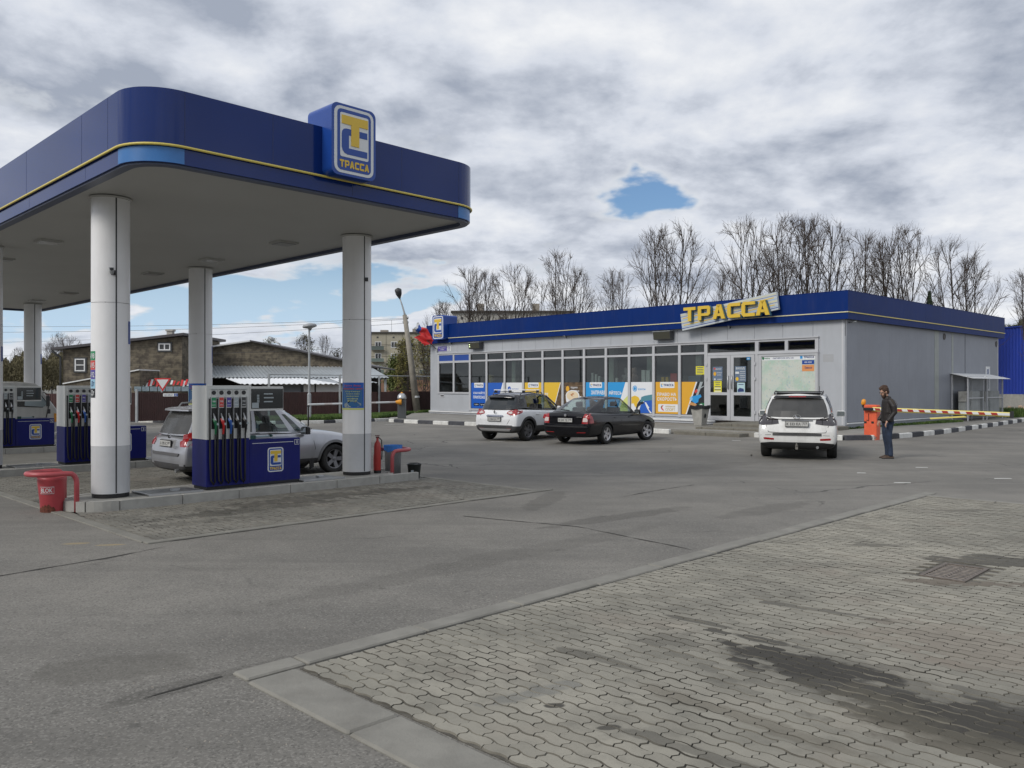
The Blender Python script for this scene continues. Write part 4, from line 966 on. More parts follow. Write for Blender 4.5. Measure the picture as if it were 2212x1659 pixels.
# side wall with faint vertical ribs
n = 18
for i in range(n):
    x0 = .13 + i * (DX - .13) / n; x1 = .13 + (i + 1) * (DX - .13) / n
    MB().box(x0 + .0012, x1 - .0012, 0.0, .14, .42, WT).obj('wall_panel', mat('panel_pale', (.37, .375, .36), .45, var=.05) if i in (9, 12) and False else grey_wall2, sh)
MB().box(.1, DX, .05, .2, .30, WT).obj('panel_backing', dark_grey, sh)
mb = MB(); mb.box(.15, 10.7, -.06, .0, .355, .405); mb.obj('sill_flashing', white_paint, sh)
mb = MB(); mb.box(.15, 10.7, -.02, .0, .19, .355); mb.obj('sill_skirt', grey_wall2, sh)
MB().box(10.75, DX, -.01, .0, .19, .42).obj('sill_skirt', grey_wall2, sh)
MB().box(DX - .12, DX, -.012, .0, .3, WT).obj('corner_trim', mat('trim_pale', (.5, .51, .5), .4), sh)
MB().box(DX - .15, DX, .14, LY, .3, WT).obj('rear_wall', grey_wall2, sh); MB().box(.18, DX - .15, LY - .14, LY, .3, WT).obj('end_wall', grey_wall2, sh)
for x in (9.05, 11.2): MB().box(x, x + .22 if x > 10 else x + .5, -.006, 0, .45, WT).obj('cover_strip', mat('panel_green_grey', (.30, .32, .295), .45, var=.08), sh)
MB().box(13.0, 13.03, -.008, 0, .45, WT).obj('cover_strip', dark_grey, sh)
MB().box(.1, DX - .1, .1, LY - .1, WT - .15, WT).obj('roof_deck', dark_grey, sh)
# interior: floor, back wall, ceiling, some goods
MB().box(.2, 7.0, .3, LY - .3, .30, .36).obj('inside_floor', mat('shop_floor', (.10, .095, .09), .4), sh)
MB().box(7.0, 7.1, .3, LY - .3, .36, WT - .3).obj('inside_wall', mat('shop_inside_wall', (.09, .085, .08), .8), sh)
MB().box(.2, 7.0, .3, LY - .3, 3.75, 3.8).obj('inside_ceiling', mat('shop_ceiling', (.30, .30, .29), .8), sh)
for y in (4.3, 7.0, 12.0, 18.9, 9.7):
    MB().box(.8, 1.1, y - .15, y + .15, .36, 3.75).obj('pillar', mat('shop_pillar', (.42, .47, .45), .5), sh)
spotm = mat('spot_lit', (.8, .8, .75), .5, emit=(1, .95, .85, 6))
for y in (22.5, 19.0, 17.0, 12.3, 10.9, 9.5, 8.1, 6.9, 5.2, 2.9, 1.9):
    for x in (1.4,): MB().box(x - .025, x + .025, y - .04, y + .04, 3.742, 3.748).obj('spot_light', spotm, sh)
sf = mat('shelf', (.35, .35, .34), .6); R3 = random.Random(5)
for y0, y1, x in ((7.6, 9.9, .9), (12.2, 14.3, 1.5), (16.0, 18.6, 1.6)):
    s_ = empty('shelf_unit', (x, y0, .36)); s_.parent = sh
    for z in (.5, 1.0, 1.5): MB().box(0, .4, 0, y1 - y0, z, z + .03).obj('shelf_board', sf, s_)
    MB().box(.38, .4, 0, y1 - y0, 0, 1.9).obj('back_panel', interior, s_)
def goods(name, x, y, z, w, h, m, lab, cat='goods'):
    o = MB().box(-.06, .06, -w / 2, w / 2, 0, h, bev=.012).obj(name, m); o.location = BW(x, y, z); o.rotation_euler = (0, 0, RB); tag(o, lab, cat)
for q in ((.45, 12.88, 1.93, .12, .52, P_white, 'tall white box behind the light blue poster, leftmost of three'), (.45, 12.65, 1.93, .10, .45, P_white, 'tall white box behind the light blue poster, middle of three'), (.45, 12.45, 1.93, .09, .36, P_white, 'tall white box behind the light blue poster, rightmost of three'), (.45, 11.35, 1.93, .13, .26, P_white, 'small white carton left of the grey teddy bear'),
          (.45, 9.75, 1.93, .22, .62, P_white, 'white window box beside the teddy bear, left one'), (.45, 9.48, 1.93, .22, .60, P_white, 'white window box beside the teddy bear, right one'), (.45, 8.66, 1.93, .16, .28, P_yel, 'yellow package in the window over the orange poster, left'), (.45, 8.42, 1.93, .14, .28, P_yel, 'yellow package in the window over the orange poster, right'), (.45, 8.05, 1.93, .36, .44, redp, 'red carton in the window over the orange poster'), (.45, 6.95, 1.93, .62, .32, P_grey, 'grey-blue box in the window left of the entrance door'),
          (.45, 20.4, 1.93, .5, .5, mat('tan', (.30, .24, .12), .6), 'tan carton in the window over the dark blue poster')):
    goods('carton', *q)
# long sill ledge the goods stand on
MB().box(.22, .70, 6.2, 21.5, 1.88, 1.925).obj('window_ledge', sf, sh)
def blob_mesh(name, m, lumps, seg=12):
    mb = MB(); mb.sm = True
    for (x, y, z, r) in lumps:
        P = [(r * math.sin(R(a)) + 1e-4, z - r * math.cos(R(a))) for a in range(0, 181, 20)]
        mb.lathe(P, seg, Matrix.Translation((x, y, 0)), cap=False)
    return mb.mesh(name, m)
for y, m, lab in ((10.75, mat('plush_grey', (.22, .21, .22), .95), 'grey plush bear in the shop window'), (10.42, mat('plush_pink', (.50, .34, .30), .95), 'pink plush bear leaning on the mullion')):
    o = link('plush_bear', blob_mesh('plush', m, [(0, 0, .24, .24), (0, 0, .56, .18), (-.02, .13, .70, .065), (-.02, -.13, .70, .065), (-.16, .12, .12, .10), (-.16, -.12, .12, .10), (-.10, .2, .34, .08), (-.1, -.2, .34, .08)]), None, BW(.52, y, 1.925), (0, 0, RB)); tag(o, lab, 'soft toy')

# window band
def bar(y0, y1, z0, z1, x0=-.05, x1=.07, name='frame_bar', parent=None): return MB().box(x0, x1, y0, y1, z0, z1, bev=.008).obj(name, grey_frame, parent or sh)
bar(1.02, 24.50, 3.60, 3.70, -.045, .08); MB().box(-.09, -.0, 1.0, 24.55, 3.68, 3.725).obj('drip_rail', grey_frame, sh)
bar(6.13, 21.53, 3.17, 3.26, -.045); bar(6.13, 21.53, .46, .54, -.045); bar(21.67, 24.37, 3.14, 3.26, -.045); bar(21.67, 24.37, 1.36, 1.45, -.06)
for i, y in enumerate(BE): bar(y - .07, y + .07, .44 if y < 21.7 else 1.36, 3.60, -.055, .075, 'mullion')
def window(y0, y1, z0, z1, m=shop_glass, x=.01):
    w = MB()
    t = .025
    w.box(x - .02, x + .03, y0, y1, z0, z0 + t); w.box(x - .02, x + .03, y0, y1, z1 - t, z1); w.box(x - .02, x + .03, y0, y0 + t, z0 + t, z1 - t); w.box(x - .02, x + .03, y1 - t, y1, z0 + t, z1 - t)
    wo = w.obj('window', mat('gasket', (.06, .06, .065), .5), sh)
    MB().box(x, x + .008, y0 + t, y1 - t, z0 + t, z1 - t).obj('pane', m, wo); return wo
for i in range(len(BE) - 1):
    y1, y0 = BE[i] - .07, BE[i + 1] + .07
    if i < 2:
        MB().box(-.02, .04, y0, y1, 3.26, 3.60).obj('blue_panel', sign_blue, sh); window(y0, y1, 1.45, 3.14)
    else:
        window(y0, y1, 3.26, 3.60); window(y0, y1, .54, 3.17)
# posters: flat prints on the lower half of the panes
def F_(y_right, z0=0.0, x=.004): return Flat((x, y_right, z0), (0, -1, 0), (-1, 0, 0), sh)
PT, PB = 1.985, .56
def logotag(fl, s0, wtag=.78):
    a = .5 * 1.27 - wtag / 2 + s0
    h1 = 1.985 - PB
    fl.shape('tag_field', rrect(a, a + wtag, h1 - .27, h1, .03, 2), .003, .005, P_white)
    fl.shape('tag_mark', [(a + .05, h1 - .21), (a + .14, h1 - .21), (a + .14, h1 - .17), (a + .09, h1 - .17), (a + .09, h1 - .08), (a + .05, h1 - .08)], .005, .007, P_lblue)
    fl.shape('tag_mark', [(a + .09, h1 - .13), (a + .15, h1 - .13), (a + .15, h1 - .07), (a + .09, h1 - .07)], .005, .007, P_yel)
    fl.text('ТРАССА', a + .18 + (wtag - .22) / 2, h1 - .14, wtag - .24, .10, .0065, P_navy, bold=.03)
for j in range(11):
    i = j + 2; yl, yr = BE[i] - .095, BE[i + 1] + .095; w = yl - yr; h = PT - PB
    fl = Flat((-.002, yl, PB), (0, -1, 0), (-1, 0, 0), None)
    bgm = [P_blue, P_blue, P_white, P_yel, P_yel, P_wood, P_lblue, P_lblue, P_white, P_org, P_org][j]
    fl.parent = sh
    po = fl.rect('poster', 0, w, 0, h, 0, .002, bgm); fl.parent = po
    if j == 0:
        logotag(fl, 0); fl.text('СКАЧАЙТЕ', .66, .87, .98, .15, .004, P_white, bold=.04); fl.text('ПРИЛОЖЕ', .66, .62, .98, .16, .004, P_white, bold=.04)
        for k, s in enumerate(('Google Play', 'App Store')): fl.shape('badge', rrect(.20 + k * .52, .67 + k * .52, .14, .29, .02, 2), .002, .004, P_black); fl.text(s, .435 + k * .52, .21, .32, .06, .005, P_white)
    if j == 1:
        fl.shape('white_wedge', [(w * .93, h), (w, h), (w, 0), (w * .52, 0)], .002, .003, P_white); fl.text('НИЕ', .20, .62, .34, .16, .004, P_white, bold=.04)
    if j == 2:
        fl.shape('blue_disc', ellipse(.25, h - .34, .13, .14), .002, .004, P_blue); fl.shape('tick', [(.19, h - .36), (.24, h - .42), (.33, h - .28), (.31, h - .26), (.24, h - .37), (.20, h - .33)], .004, .006, P_white)
        fl.text('ВЫГОДНО', .70, h - .36, .52, .09, .004, P_blue); fl.shape('yellow_shape', [(.02, .2), (.5, .75), (.9, .6), (w, .2), (w, 0), (.02, 0)], .002, .003, P_yel)
    if j == 3: logotag(fl, 0); fl.text('ЗАПРАВЬ', .66, .80, 1.0, .16, .004, P_white, bold=.04)
    if j == 4:
        fl.text('ТЕ', .15, .80, .25, .16, .0055, P_white, bold=.04)
        fl.shape('wood_print', [(w * .96, h), (w, h), (w, 0), (w * .55, 0)], .002, .003, P_wood); fl.shape('white_line', [(w * .93, h), (w * .96, h), (w * .55, 0), (w * .51, 0)], .002, .004, P_white)
    if j == 5:
        for k in range(5): fl.shape('wood_streak', [(0, h * .2 * k + .04), (w, h * .2 * k + .12), (w, h * .2 * k + .16), (0, h * .2 * k + .09)], .002, .003, mat('wood_streak', (.16, .11, .065), .3, var=.4, vscale=8))
        fl.shape('coffee_badge', ellipse(.22, h - .32, .12, .14), .003, .005, P_org); fl.text('ПОДАРОК', .66, h - .27, .46, .09, .004, P_white); fl.text('КОФЕ 300 мл', .70, h - .42, .58, .09, .004, P_white)
        fl = Flat(fl.o + Vector((0, 0, .10)), fl.ux, fl.un, po); cup = ellipse(.55, .66, .46, .28, 26); fl.shape('cup_body', [(.09, .66), (.12, .4), (.25, .12), (.4, .02), (.72, .02), (.88, .15), (.98, .4), (1.01, .66)], .003, .005, P_white)
        fl.shape('cup_handle', ellipse(1.08, .48, .14, .16), .003, .0045, P_white); fl.shape('saucer', [(0, -.10), (w, -.10), (w, .10), (0, .12)], .003, .0042, P_white)
        fl.shape('cup_rim', cup, .005, .007, P_white); fl.shape('coffee', ellipse(.55, .66, .40, .235, 26), .007, .009, P_cream); fl.shape('cinnamon', [(.42, .72), (.6, .80), (.68, .74), (.52, .70), (.62, .62), (.46, .66)], .009, .010, mat('cinnamon', (.45, .18, .06), .4))
    if j == 6: logotag(fl, 0); fl.text('ЗАПРАВЛ', .80, .93, .92, .19, .004, P_white, bold=.04)
    if j == 7:
        fl.text('ЯЙТЕСЬ', .46, .93, .78, .19, .0055, P_white, bold=.04); fl.shape('white_wedge', [(w * .88, h), (w, h), (w, 0), (w * .45, 0)], .002, .003, P_white)
        fl.shape('lime_print', [(w * .75, .55), (w, .8), (w, 0), (w * .5, 0)], .003, .004, P_lime)
    if j == 8:
        fl.shape('blue_disc', ellipse(.22, h - .30, .13, .14), .002, .004, P_lblue); fl.shape('ring', ellipse(.22, h - .30, .09, .10), .004, .005, P_white); fl.shape('ring_core', ellipse(.22, h - .30, .07, .08), .005, .006, P_lblue)
        fl.text('БОНУСЫ', .62, h - .33, .42, .08, .004, P_lblue)
        fl.shape('blue_car', [(.42, 0), (w, 0), (w, .62), (.80, .58), (.55, .35)], .002, .003, P_blue); fl.shape('teal_cloud', [(.52, .50), (.60, .74), (.8, .80), (w, .86), (w, .60), (.8, .56)], .002, .0045, mat('teal', (.08, .24, .30), .3))
        fl.shape('dark_tyre', [(.30, .02), (.42, .28), (.60, .40), (.78, .46), (.55, .62), (.42, .50), (.28, .30)], .003, .004, P_black)
        fl.shape('yellow_nozzle', [(.02, .42), (.02, .74), (.22, .80), (.42, .74), (.50, .62), (.38, .48), (.30, .26), (.22, .30), (.14, .44)], .004, .006, P_yel); fl.shape('flash', [(.78, .50), (.86, .50), (1.05, .25), (1.0, .20), (1.2, .0), (1.1, 0), (.92, .22)], .004, .006, P_white)
    if j == 9:
        logotag(fl, 0); fl.text('ПРАВО НА', .60, .87, 1.02, .145, .004, P_white, bold=.04); fl.text('СКОРОСТЬ', .62, .66, 1.06, .15, .004, P_white, bold=.04)
        fl.shape('white_tag', rrect(.14, w - .01, .09, .43, .03, 2), .002, .004, P_white); fl.text('ПРЕМИУМ', .80, .325, .52, .07, .005, mat('gold', (.50, .36, .10), .4)); fl.text('СПОРТ', .80, .195, .52, .11, .005, mat('gold', (.50, .36, .10), .4), bold=.03)
        fl.shape('swoosh', [(.28, .28), (.34, .37), (.44, .38), (.40, .33), (.36, .30), (.38, .24), (.46, .16), (.44, .13), (.33, .19)], .004, .006, redp); fl.shape('swoosh_dark', [(.28, .28), (.34, .37), (.36, .30)], .006, .007, P_green)
    if j == 10:
        fl.shape('dark_print', [(w * .68, h), (w, h), (w, 0), (w * .22, 0)], .002, .003, P_black); fl.shape('white_line', [(w * .62, h), (w * .68, h), (w * .22, 0), (w * .17, 0)], .002, .004, P_white)
        fl.shape('grey_hose', [(w * .80, h), (w * .92, h), (w * .70, .8), (w * .58, .7)], .003, .005, greyprint); fl.shape('red_spout', [(w * .55, 1.02), (w * .66, 1.12), (w * .70, 1.0), (w * .58, .92)], .003, .006, redp)
        fl.shape('spout_line', [(w * .64, 1.08), (w * .95, 1.26), (w * .95, 1.22), (w * .66, 1.03)], .003, .0055, greyprint)
        fl.shape('blue_nozzle', [(w * .42, .60), (w * .38, .76), (w * .48, .80), (w * .66, .84), (w * .82, .88), (w * .86, .78), (w * .74, .68), (w * .72, .55), (w * .60, .48)], .003, .007, P_lblue); fl.shape('nozzle_end', ellipse(w * .42, .69, .07, .09), .007, .009, mat('pale_blue', (.25, .50, .72), .3))
        fl.shape('orange_nozzle', [(w * .32, .42), (w * .40, .54), (w * .60, .50), (w * .66, .42), (w * .5, .34)], .003, .006, mat('orange_print', (.55, .28, .10), .3))
        fl.shape('green_nozzle', [(w * .76, .26), (w * .74, .46), (w * .86, .52), (w, .50), (w, .16), (w * .86, .20)], .003, .006, P_green); fl.shape('green_end', ellipse(w * .84, .36, .09, .11), .006, .008, P_white); fl.shape('green_core', ellipse(w * .84, .36, .06, .075), .008, .009, P_green)
fl = Flat((-.004, 6.60, 2.30), (0, -1, 0), (-1, 0, 0), sh)
po = fl.rect('notice', 0, .44, 0, .36, 0, .003, mat('notice_yellow', (.72, .66, .04), .4)); fl.parent = po
for k in range(4): fl.rect('print_line', .06, .38, .06 + k * .075, .09 + k * .075, .003, .004, P_navy)
# door
dr = empty('entrance_door', (0, 0, 0)); dr.parent = sh
D0, D1, ZB = 3.72, 5.98, .365
bar(5.98, 6.14, ZB, 3.60, -.07, .08, 'door_post', dr); bar(3.56, 3.72, ZB, 3.60, -.07, .08, 'door_post', dr); bar(D0, D1, 3.10, 3.22, -.06, .07, 'door_head', dr)
window(D0 + .02, D1 - .02, 3.24, 3.60)
def leaf(y0, y1, hy, nm):
    lf = empty(nm, (0, 0, 0)); lf.parent = dr
    mb = MB()
    for a, b, c, d in ((y0, y0 + .15, ZB, 3.09), (y1 - .15, y1, ZB, 3.09), (y0 + .15, y1 - .15, 2.99, 3.09), (y0 + .15, y1 - .15, 1.42, 1.54), (y0 + .15, y1 - .15, ZB, .54)): mb.box(-.085, -.03, a, b, c, d)
    mb.obj('leaf_frame', grey_frame, lf); MB().box(-.06, -.052, y0 + .15, y1 - .15, 1.54, 2.99).obj('pane', shop_glass, lf); MB().box(-.06, -.052, y0 + .15, y1 - .15, .54, 1.42).obj('pane', shop_glass, lf)
    mb = MB(); mb.tube([(-.085, hy, 1.68), (-.13, hy, 1.70), (-.13, hy, 2.20), (-.085, hy, 2.22)], .022, 8); mb.obj('handle', steel, lf, smooth=True)
    return lf
leaf(4.86, D1 - .01, 4.94, 'door_leaf'); leaf(D0 + .01, 4.845, 4.77, 'door_leaf')
for y in (6.0, 3.70):
    for z in (2.72, 2.1, .72): MB().box(-.12, -.07, y - .035, y + .035, z - .06, z + .06, bev=.008).obj('hinge', grey_frame, dr)
MB().box(-.075, -.03, D0, D1, .345, .365).obj('threshold', steel, dr)
def sheet(yl, z0, w, h, m, x=-.062, name='notice', parent=dr):
    f = Flat((x, yl, z0), (0, -1, 0), (-1, 0, 0), parent); o = f.rect(name, 0, w, 0, h, 0, .003, m); f.parent = o; return f
f = sheet(5.72, 2.02, .48, .60, P_grey)
f.text('РАБОТАЕТ', .28, .50, .3, .05, .004, sign_white); f.text('ПУНКТ ОПЛАТЫ', .32, .34, .26, .04, .004, sign_white); f.text('ШТРАФОВ', .32, .25, .2, .04, .004, sign_white); f.text('ВИДЕО', .34, .06, .2, .05, .004, sign_white)
f.shape('crest', ellipse(.11, .30, .07, .09, 8), .003, .006, P_org); f.shape('orange_mark', ellipse(.10, .52, .05, .04, 8), .003, .006, redp); f.shape('eye', ellipse(.11, .07, .04, .04, 10), .003, .006, sign_white)
f = sheet(5.66, 1.47, .38, .56, mat('notice_yellow', (.72, .66, .04), .4))
f.text('РЕЖИМ', .19, .49, .24, .05, .004, P_navy); f.text('РАБОТЫ', .19, .40, .2, .05, .004, P_navy)
for k in range(5): f.rect('print_line', .04, .34, .03 + k * .065, .06 + k * .065, .003, .005, P_white if k % 2 else P_navy)
f = sheet(4.65, 1.98, .52, .64, P_grey)
f.text('ВХОД', .26, .55, .40, .10, .004, sign_white, bold=.05)
for k, s in enumerate(('УВАЖАЕМЫЕ', 'ВОДИТЕЛИ', 'ПРИНИМАЕМ', 'СКИДОЧНЫЕ', 'КАРТЫ')): f.text(s, .36, .42 - k * .085, .24, .04, .004, sign_white)
f.rect('picture', .03, .20, .33, .42, .003, .005, sign_white); f.shape('badge', ellipse(.11, .12, .07, .08, 12), .003, .005, P_yel)
f = sheet(4.54, 1.47, .36, .47, mat('notice_pale', (.45, .62, .66), .4)); f.shape('picture', [(.03, .08), (.33, .10), (.30, .22), (.12, .26), (.03, .18)], .003, .005, P_navy); f.rect('print_line', .06, .30, .38, .41, .003, .005, P_navy); f.rect('strip', 0, .36, 0, .05, .003, .005, P_lblue)
f = sheet(4.10, 2.88, .16, .11, P_lblue); f.rect('print_line', .03, .13, .03, .06, .003, .005, sign_white)
# map board right of the door, transom windows above it
bar(1.02, 3.56, 3.10, 3.22, -.07, .08); bar(2.28, 2.42, 3.22, 3.60, -.05, .07); bar(1.02, 1.16, 3.22, 3.60, -.05, .07); bar(1.0, 3.56, .36, .56, -.05, .07); bar(1.0, 1.12, .56, 3.10, -.05, .07)
window(2.42, 3.56, 3.24, 3.60); window(1.16, 2.28, 3.24, 3.60)
MB().box(-.12, -.02, 1.0, 3.6, 3.09, 3.14).obj('map_hood', grey_frame, sh)
mb = MB()
for a, b, c, d in ((1.02, 1.12, .70, 3.08), (3.42, 3.54, .70, 3.08), (1.12, 3.42, 3.0, 3.08), (1.12, 3.42, .70, .78)): mb.box(-.10, -.02, a, b, c, d)
bo = mb.obj('map_board', grey_frame, sh)
mapm = bpy.data.materials.new('map_print'); mapm.use_nodes = True; nt = NT(mapm.node_tree); bb_ = nt.n['Principled BSDF']
pos = nt.new('ShaderNodeNewGeometry').outputs['Position']
cc = nt.mix(nt.ramp(nt.noise(pos, 2.2, 6, .6), .35, .6), (.42, .55, .46, 1), (.56, .60, .54, 1)); cc = nt.mix(nt.ramp(nt.noise(pos, 9, 4, .7), .55, .68), cc, (.36, .48, .50, 1)); cc = nt.mix(nt.ramp(nt.noise(nt.vec('ADD', pos, (9, 4, 2)).outputs[0], 14, 4, .7), .60, .70), cc, (.55, .35, .28, 1))
cc = nt.mix(nt.ramp(nt.noise(pos, 40, 3, .7), .60, .66), cc, (.62, .66, .60, 1)); nt.put(bb_.inputs['Base Color'], cc); bb_.inputs['Roughness'].default_value = .25
fl = Flat((-.055, 3.42, .78), (0, -1, 0), (-1, 0, 0), bo); fl.rect('map_sheet', 0, 2.30, 0, 2.22, 0, .004, mapm)
fl.rect('title_bar', 0, 2.30, 2.06, 2.22, .004, .006, P_white); fl.text('ПАРТНЁРСКАЯ СЕТЬ АЗС', .95, 2.14, .9, .07, .007, P_navy); fl.text('mira', .25, 2.14, .22, .07, .007, P_green); fl.text('ТРАССА', 2.02, 2.15, .42, .08, .007, P_navy, bold=.03)
fl.shape('mark', ellipse(.07, 2.14, .05, .06), .006, .008, P_green); fl.shape('mark', [(1.66, 2.09), (1.76, 2.09), (1.76, 2.2), (1.66, 2.2)], .006, .008, P_lblue)
fl.rect('blue_box', 1.74, 2.24, 1.87, 2.03, .004, .006, sign_blue); fl.text('100 АЗС', 1.99, 1.95, .3, .06, .007, sign_white); fl.rect('orange_box', 1.74, 2.24, 1.60, 1.85, .004, .006, mat('map_orange', (.68, .28, .10), .4)); fl.text('Трасса', 1.99, 1.73, .3, .10, .007, P_navy, shear=.2)
# small plates, floodlights, cameras, tray
f = Flat((0, 24.52, 3.84), (0, -1, 0), (-1, 0, 0), sh); po = f.rect('street_plate', 0, .85, 0, .30, 0, .012, violet); f.parent = po
f.rect('plate_border', .02, .83, .02, .28, .012, .014, sign_white); f.rect('plate_field', .03, .82, .03, .27, .014, .016, violet); f.text('ШОССЕЙНАЯ', .42, .20, .6, .06, .017, sign_white); f.text('УЛИЦА', .42, .10, .34, .06, .017, sign_white)
f = Flat((0, 23.64, 3.84), (0, -1, 0), (-1, 0, 0), sh); po = f.rect('number_plate', 0, .32, 0, .30, 0, .012, sign_white); f.parent = po; f.text('2', .16, .18, .12, .16, .013, violet, bold=.03); f.rect('print_line', .08, .24, .03, .05, .012, .013, violet)
MB().box(-.05, 0, 23.9, 24.3, 1.14, 1.33, bev=.01).obj('cash_tray', grey_frame, sh); MB().box(-.06, -.05, 23.93, 24.2, 1.2, 1.27).obj('tray_slot', dark_grey, sh)
f = Flat((0, .86, 2.72), (0, -1, 0), (-1, 0, 0), sh); f.rect('faded_notice', 0, .42, 0, .30, 0, .003, mat('faded_notice', (.36, .37, .385), .5))
f.text('АЗС', .21, .2, .2, .04, .004, grey_wall)
for yc, lab in ((20.92, 'grey wall heater box over the left windows with two lit dots'), (8.18, 'grey floodlight box over the middle windows')):
    fb = empty('floodlight', BW(0, yc, 4.06), RB, lab, 'floodlight', 'floodlights under the shop fascia')
    MB().prism([(-.36, .17), (-.30, -.18), (-.06, -.20), (-.06, .20)], -.46, .46, Matrix.Rotation(R(90), 4, 'X')).obj('housing', dark_grey, fb)
    Mx = Matrix.Rotation(R(90), 4, 'X')
    MB().add; mb = MB(); mb.add([(-.362, .44, -.0 + .15), (-.362, -.44, .15), (-.308, -.44, -.16), (-.308, .44, -.16)], [(0, 1, 2, 3)]); mb.obj('lens', mat('flood_lens', (.06, .06, .045), .25), fb)
    MB().box(-.37, -.05, -.48, .48, .17, .19).obj('hood', galv, fb); MB().box(-.06, 0, -.08, .08, -.08, .08).obj('bracket', dark_grey, fb)
    if yc > 20:
        for z in (.05, -.06): MB().box(-.36 + (.05 - z) * .16, -.33, .33, .37, z - .02, z + .02).obj('lit_dot', mat('lit_dot', (.9, 1, .7), .5, emit=(.8, 1, .5, 2.5)), fb)
for k, (y, lab) in enumerate(((23.23, 'tiny wall camera beside the house number plate'), (14.24, 'tiny wall camera above the yellow posters'), (4.91, 'tiny wall camera under the tilted shop sign'))): cctv(BW(0, y, 4.25), RB, lab, .09, -25)
cctv(BW(.35, 0, 4.22), RB + R(90), 'white camera on the corner of the plain side wall', .12, -10)
# fascia
fa = empty('roof_fascia', (0, 0, 0)); fa.parent = sh
FZ0, FZ1, PR = 4.31, 5.37, .22
def fpanel(o, m=blue_matt): return o
y = -PR
ys = [-PR, 2.9, 6.4, 9.9, 13.4, 16.9, 20.4, 23.9, LY + .1]
for i in range(len(ys) - 1): MB().box(-PR, -PR + .06, ys[i] + (0 if i == 0 else .002), ys[i + 1] - .002, 4.57, FZ1).obj('fascia_panel', blue_matt, fa); MB().box(-PR + .008, -PR + .06, ys[i] + .002, ys[i + 1] - .002, FZ0, 4.57).obj('fascia_panel', blue_matt, fa)
xs = [-PR + .06, 4.6, 7.4, 10.2, 13.0, 15.8, 18.35]
for i in range(len(xs) - 1): MB().box(xs[i] + .002, xs[i + 1] - .002, -PR, -PR + .06, 4.57, FZ1).obj('fascia_panel', blue_matt, fa); MB().box(xs[i] + .002, xs[i + 1] - .002, -PR + .008, -PR + .06, FZ0, 4.57).obj('fascia_panel', blue_matt, fa)
MB().box(-PR + .06, 18.35, LY + .04, LY + .1, FZ0, FZ1).obj('fascia_panel', blue_matt, fa); MB().box(18.29, 18.35, -PR + .06, LY + .04, FZ0, FZ1).obj('fascia_panel', blue_matt, fa)
MB().box(-PR + .01, 0, -PR + .01, LY + .05, FZ0, FZ0 + .02).obj('fascia_underside', dark_grey, fa); MB().box(0, 18.3, -PR + .01, 0, FZ0, FZ0 + .02).obj('fascia_underside', dark_grey, fa)
MB().box(-PR - .02, -PR, -PR - .02, LY + .1, 4.56, 4.595).obj('stripe', mat('stripe_pale', (.62, .58, .38), .4), fa); MB().box(-PR, 18.37, -PR - .02, -PR, 4.56, 4.595).obj('stripe', yellow_strip, fa)
MB().box(-PR - .01, -PR + .08, -PR - .01, LY + .1, FZ1, FZ1 + .02).obj('coping', blue_matt, fa); MB().box(-PR + .08, 18.36, -PR - .01, -PR + .08, FZ1, FZ1 + .02).obj('coping', blue_matt, fa)
# roof stubs seen behind the fascia? none. big tilted sign
sg = empty('shop_sign', BW(-.25, 4.75, 4.9), RB, 'tilted striped board with big yellow letters on the shop fascia', 'sign')
Fq = Flat((-.16, 0, 0), (0, -1, 0), (-1, 0, 0), sg)
def tilt(a, b): return (a, b)
P = [(-2.27, -.68), (-2.36, .04), (2.22, .58), (2.30, -.10)]
P = [(-2.20, -.70), (2.32, -.08), (2.22, .62), (-2.30, .02)]
Fq.shape('board', P, -.02, .10, mat('sign_board', (.50, .54, .56), .35))
MB_ = [(0.10, .04, sign_blue), (.2, .025, mat('stripe_sky', (.25, .42, .62), .4)), (.27, .05, sign_yellow), (.40, .02, sign_blue), (.47, .05, mat('stripe_pale2', (.66, .60, .30), .4)), (.60, .03, mat('stripe_sky', (.25, .42, .62), .4)), (.68, .05, sign_yellow), (.80, .02, sign_blue), (.88, .03, mat('stripe_pale2', (.66, .60, .30), .4))]
for f0, th, m in MB_:
    def lerp(t, s):
        l = Vector(P[0]).lerp(Vector(P[3]), t); r_ = Vector(P[1]).lerp(Vector(P[2]), t); q = l.lerp(r_, s); return (q.x, q.y)
    a, b = (0.0, 1.0) if m != sign_yellow else (0.02, .97)
    Fq.shape('stripe', [lerp(f0, a), lerp(f0 + .0, b), lerp(f0 + th, b), lerp(f0 + th, a)], .10, .104, m)
for k, (ch, a) in enumerate(zip('ТРАССА', (-1.72, -1.00, -.28, .42, 1.08, 1.72))):
    Fq.text(ch, a, -.03 + .02 * k * .5, .60, .60, .22, sign_yellow, depth=.06, bold=.05, name='letter')
    Fq.text(ch, a + .03, -.04 + .02 * k * .5, .62, .62, .12, mat('letter_side', (.03, .10, .16), .4), depth=.098, bold=.055, name='letter_edge')
s2 = empty('corner_sign', BW(-.55, 24.36, 4.50), RB, 'blue box sign with T badge at the left end of the shop roof', 'sign')
P = rrect(0, 1.06, 0, 1.40, .12, 6); n = len(P); mb = MB()
mb.add([(0, -x, z) for x, z in P] + [(1.0, -x, z) for x, z in P], [tuple(range(n)), tuple(reversed(range(n, 2 * n)))] + [((i + 1) % n, i, n + i, n + (i + 1) % n) for i in range(n)])
mb.obj('sign_box', sign_blue, s2); emblem(Flat((0, 0, 0), (0, -1, 0), (-1, 0, 0), s2), 0, 0, 1.06, 1.40, 0, .005)
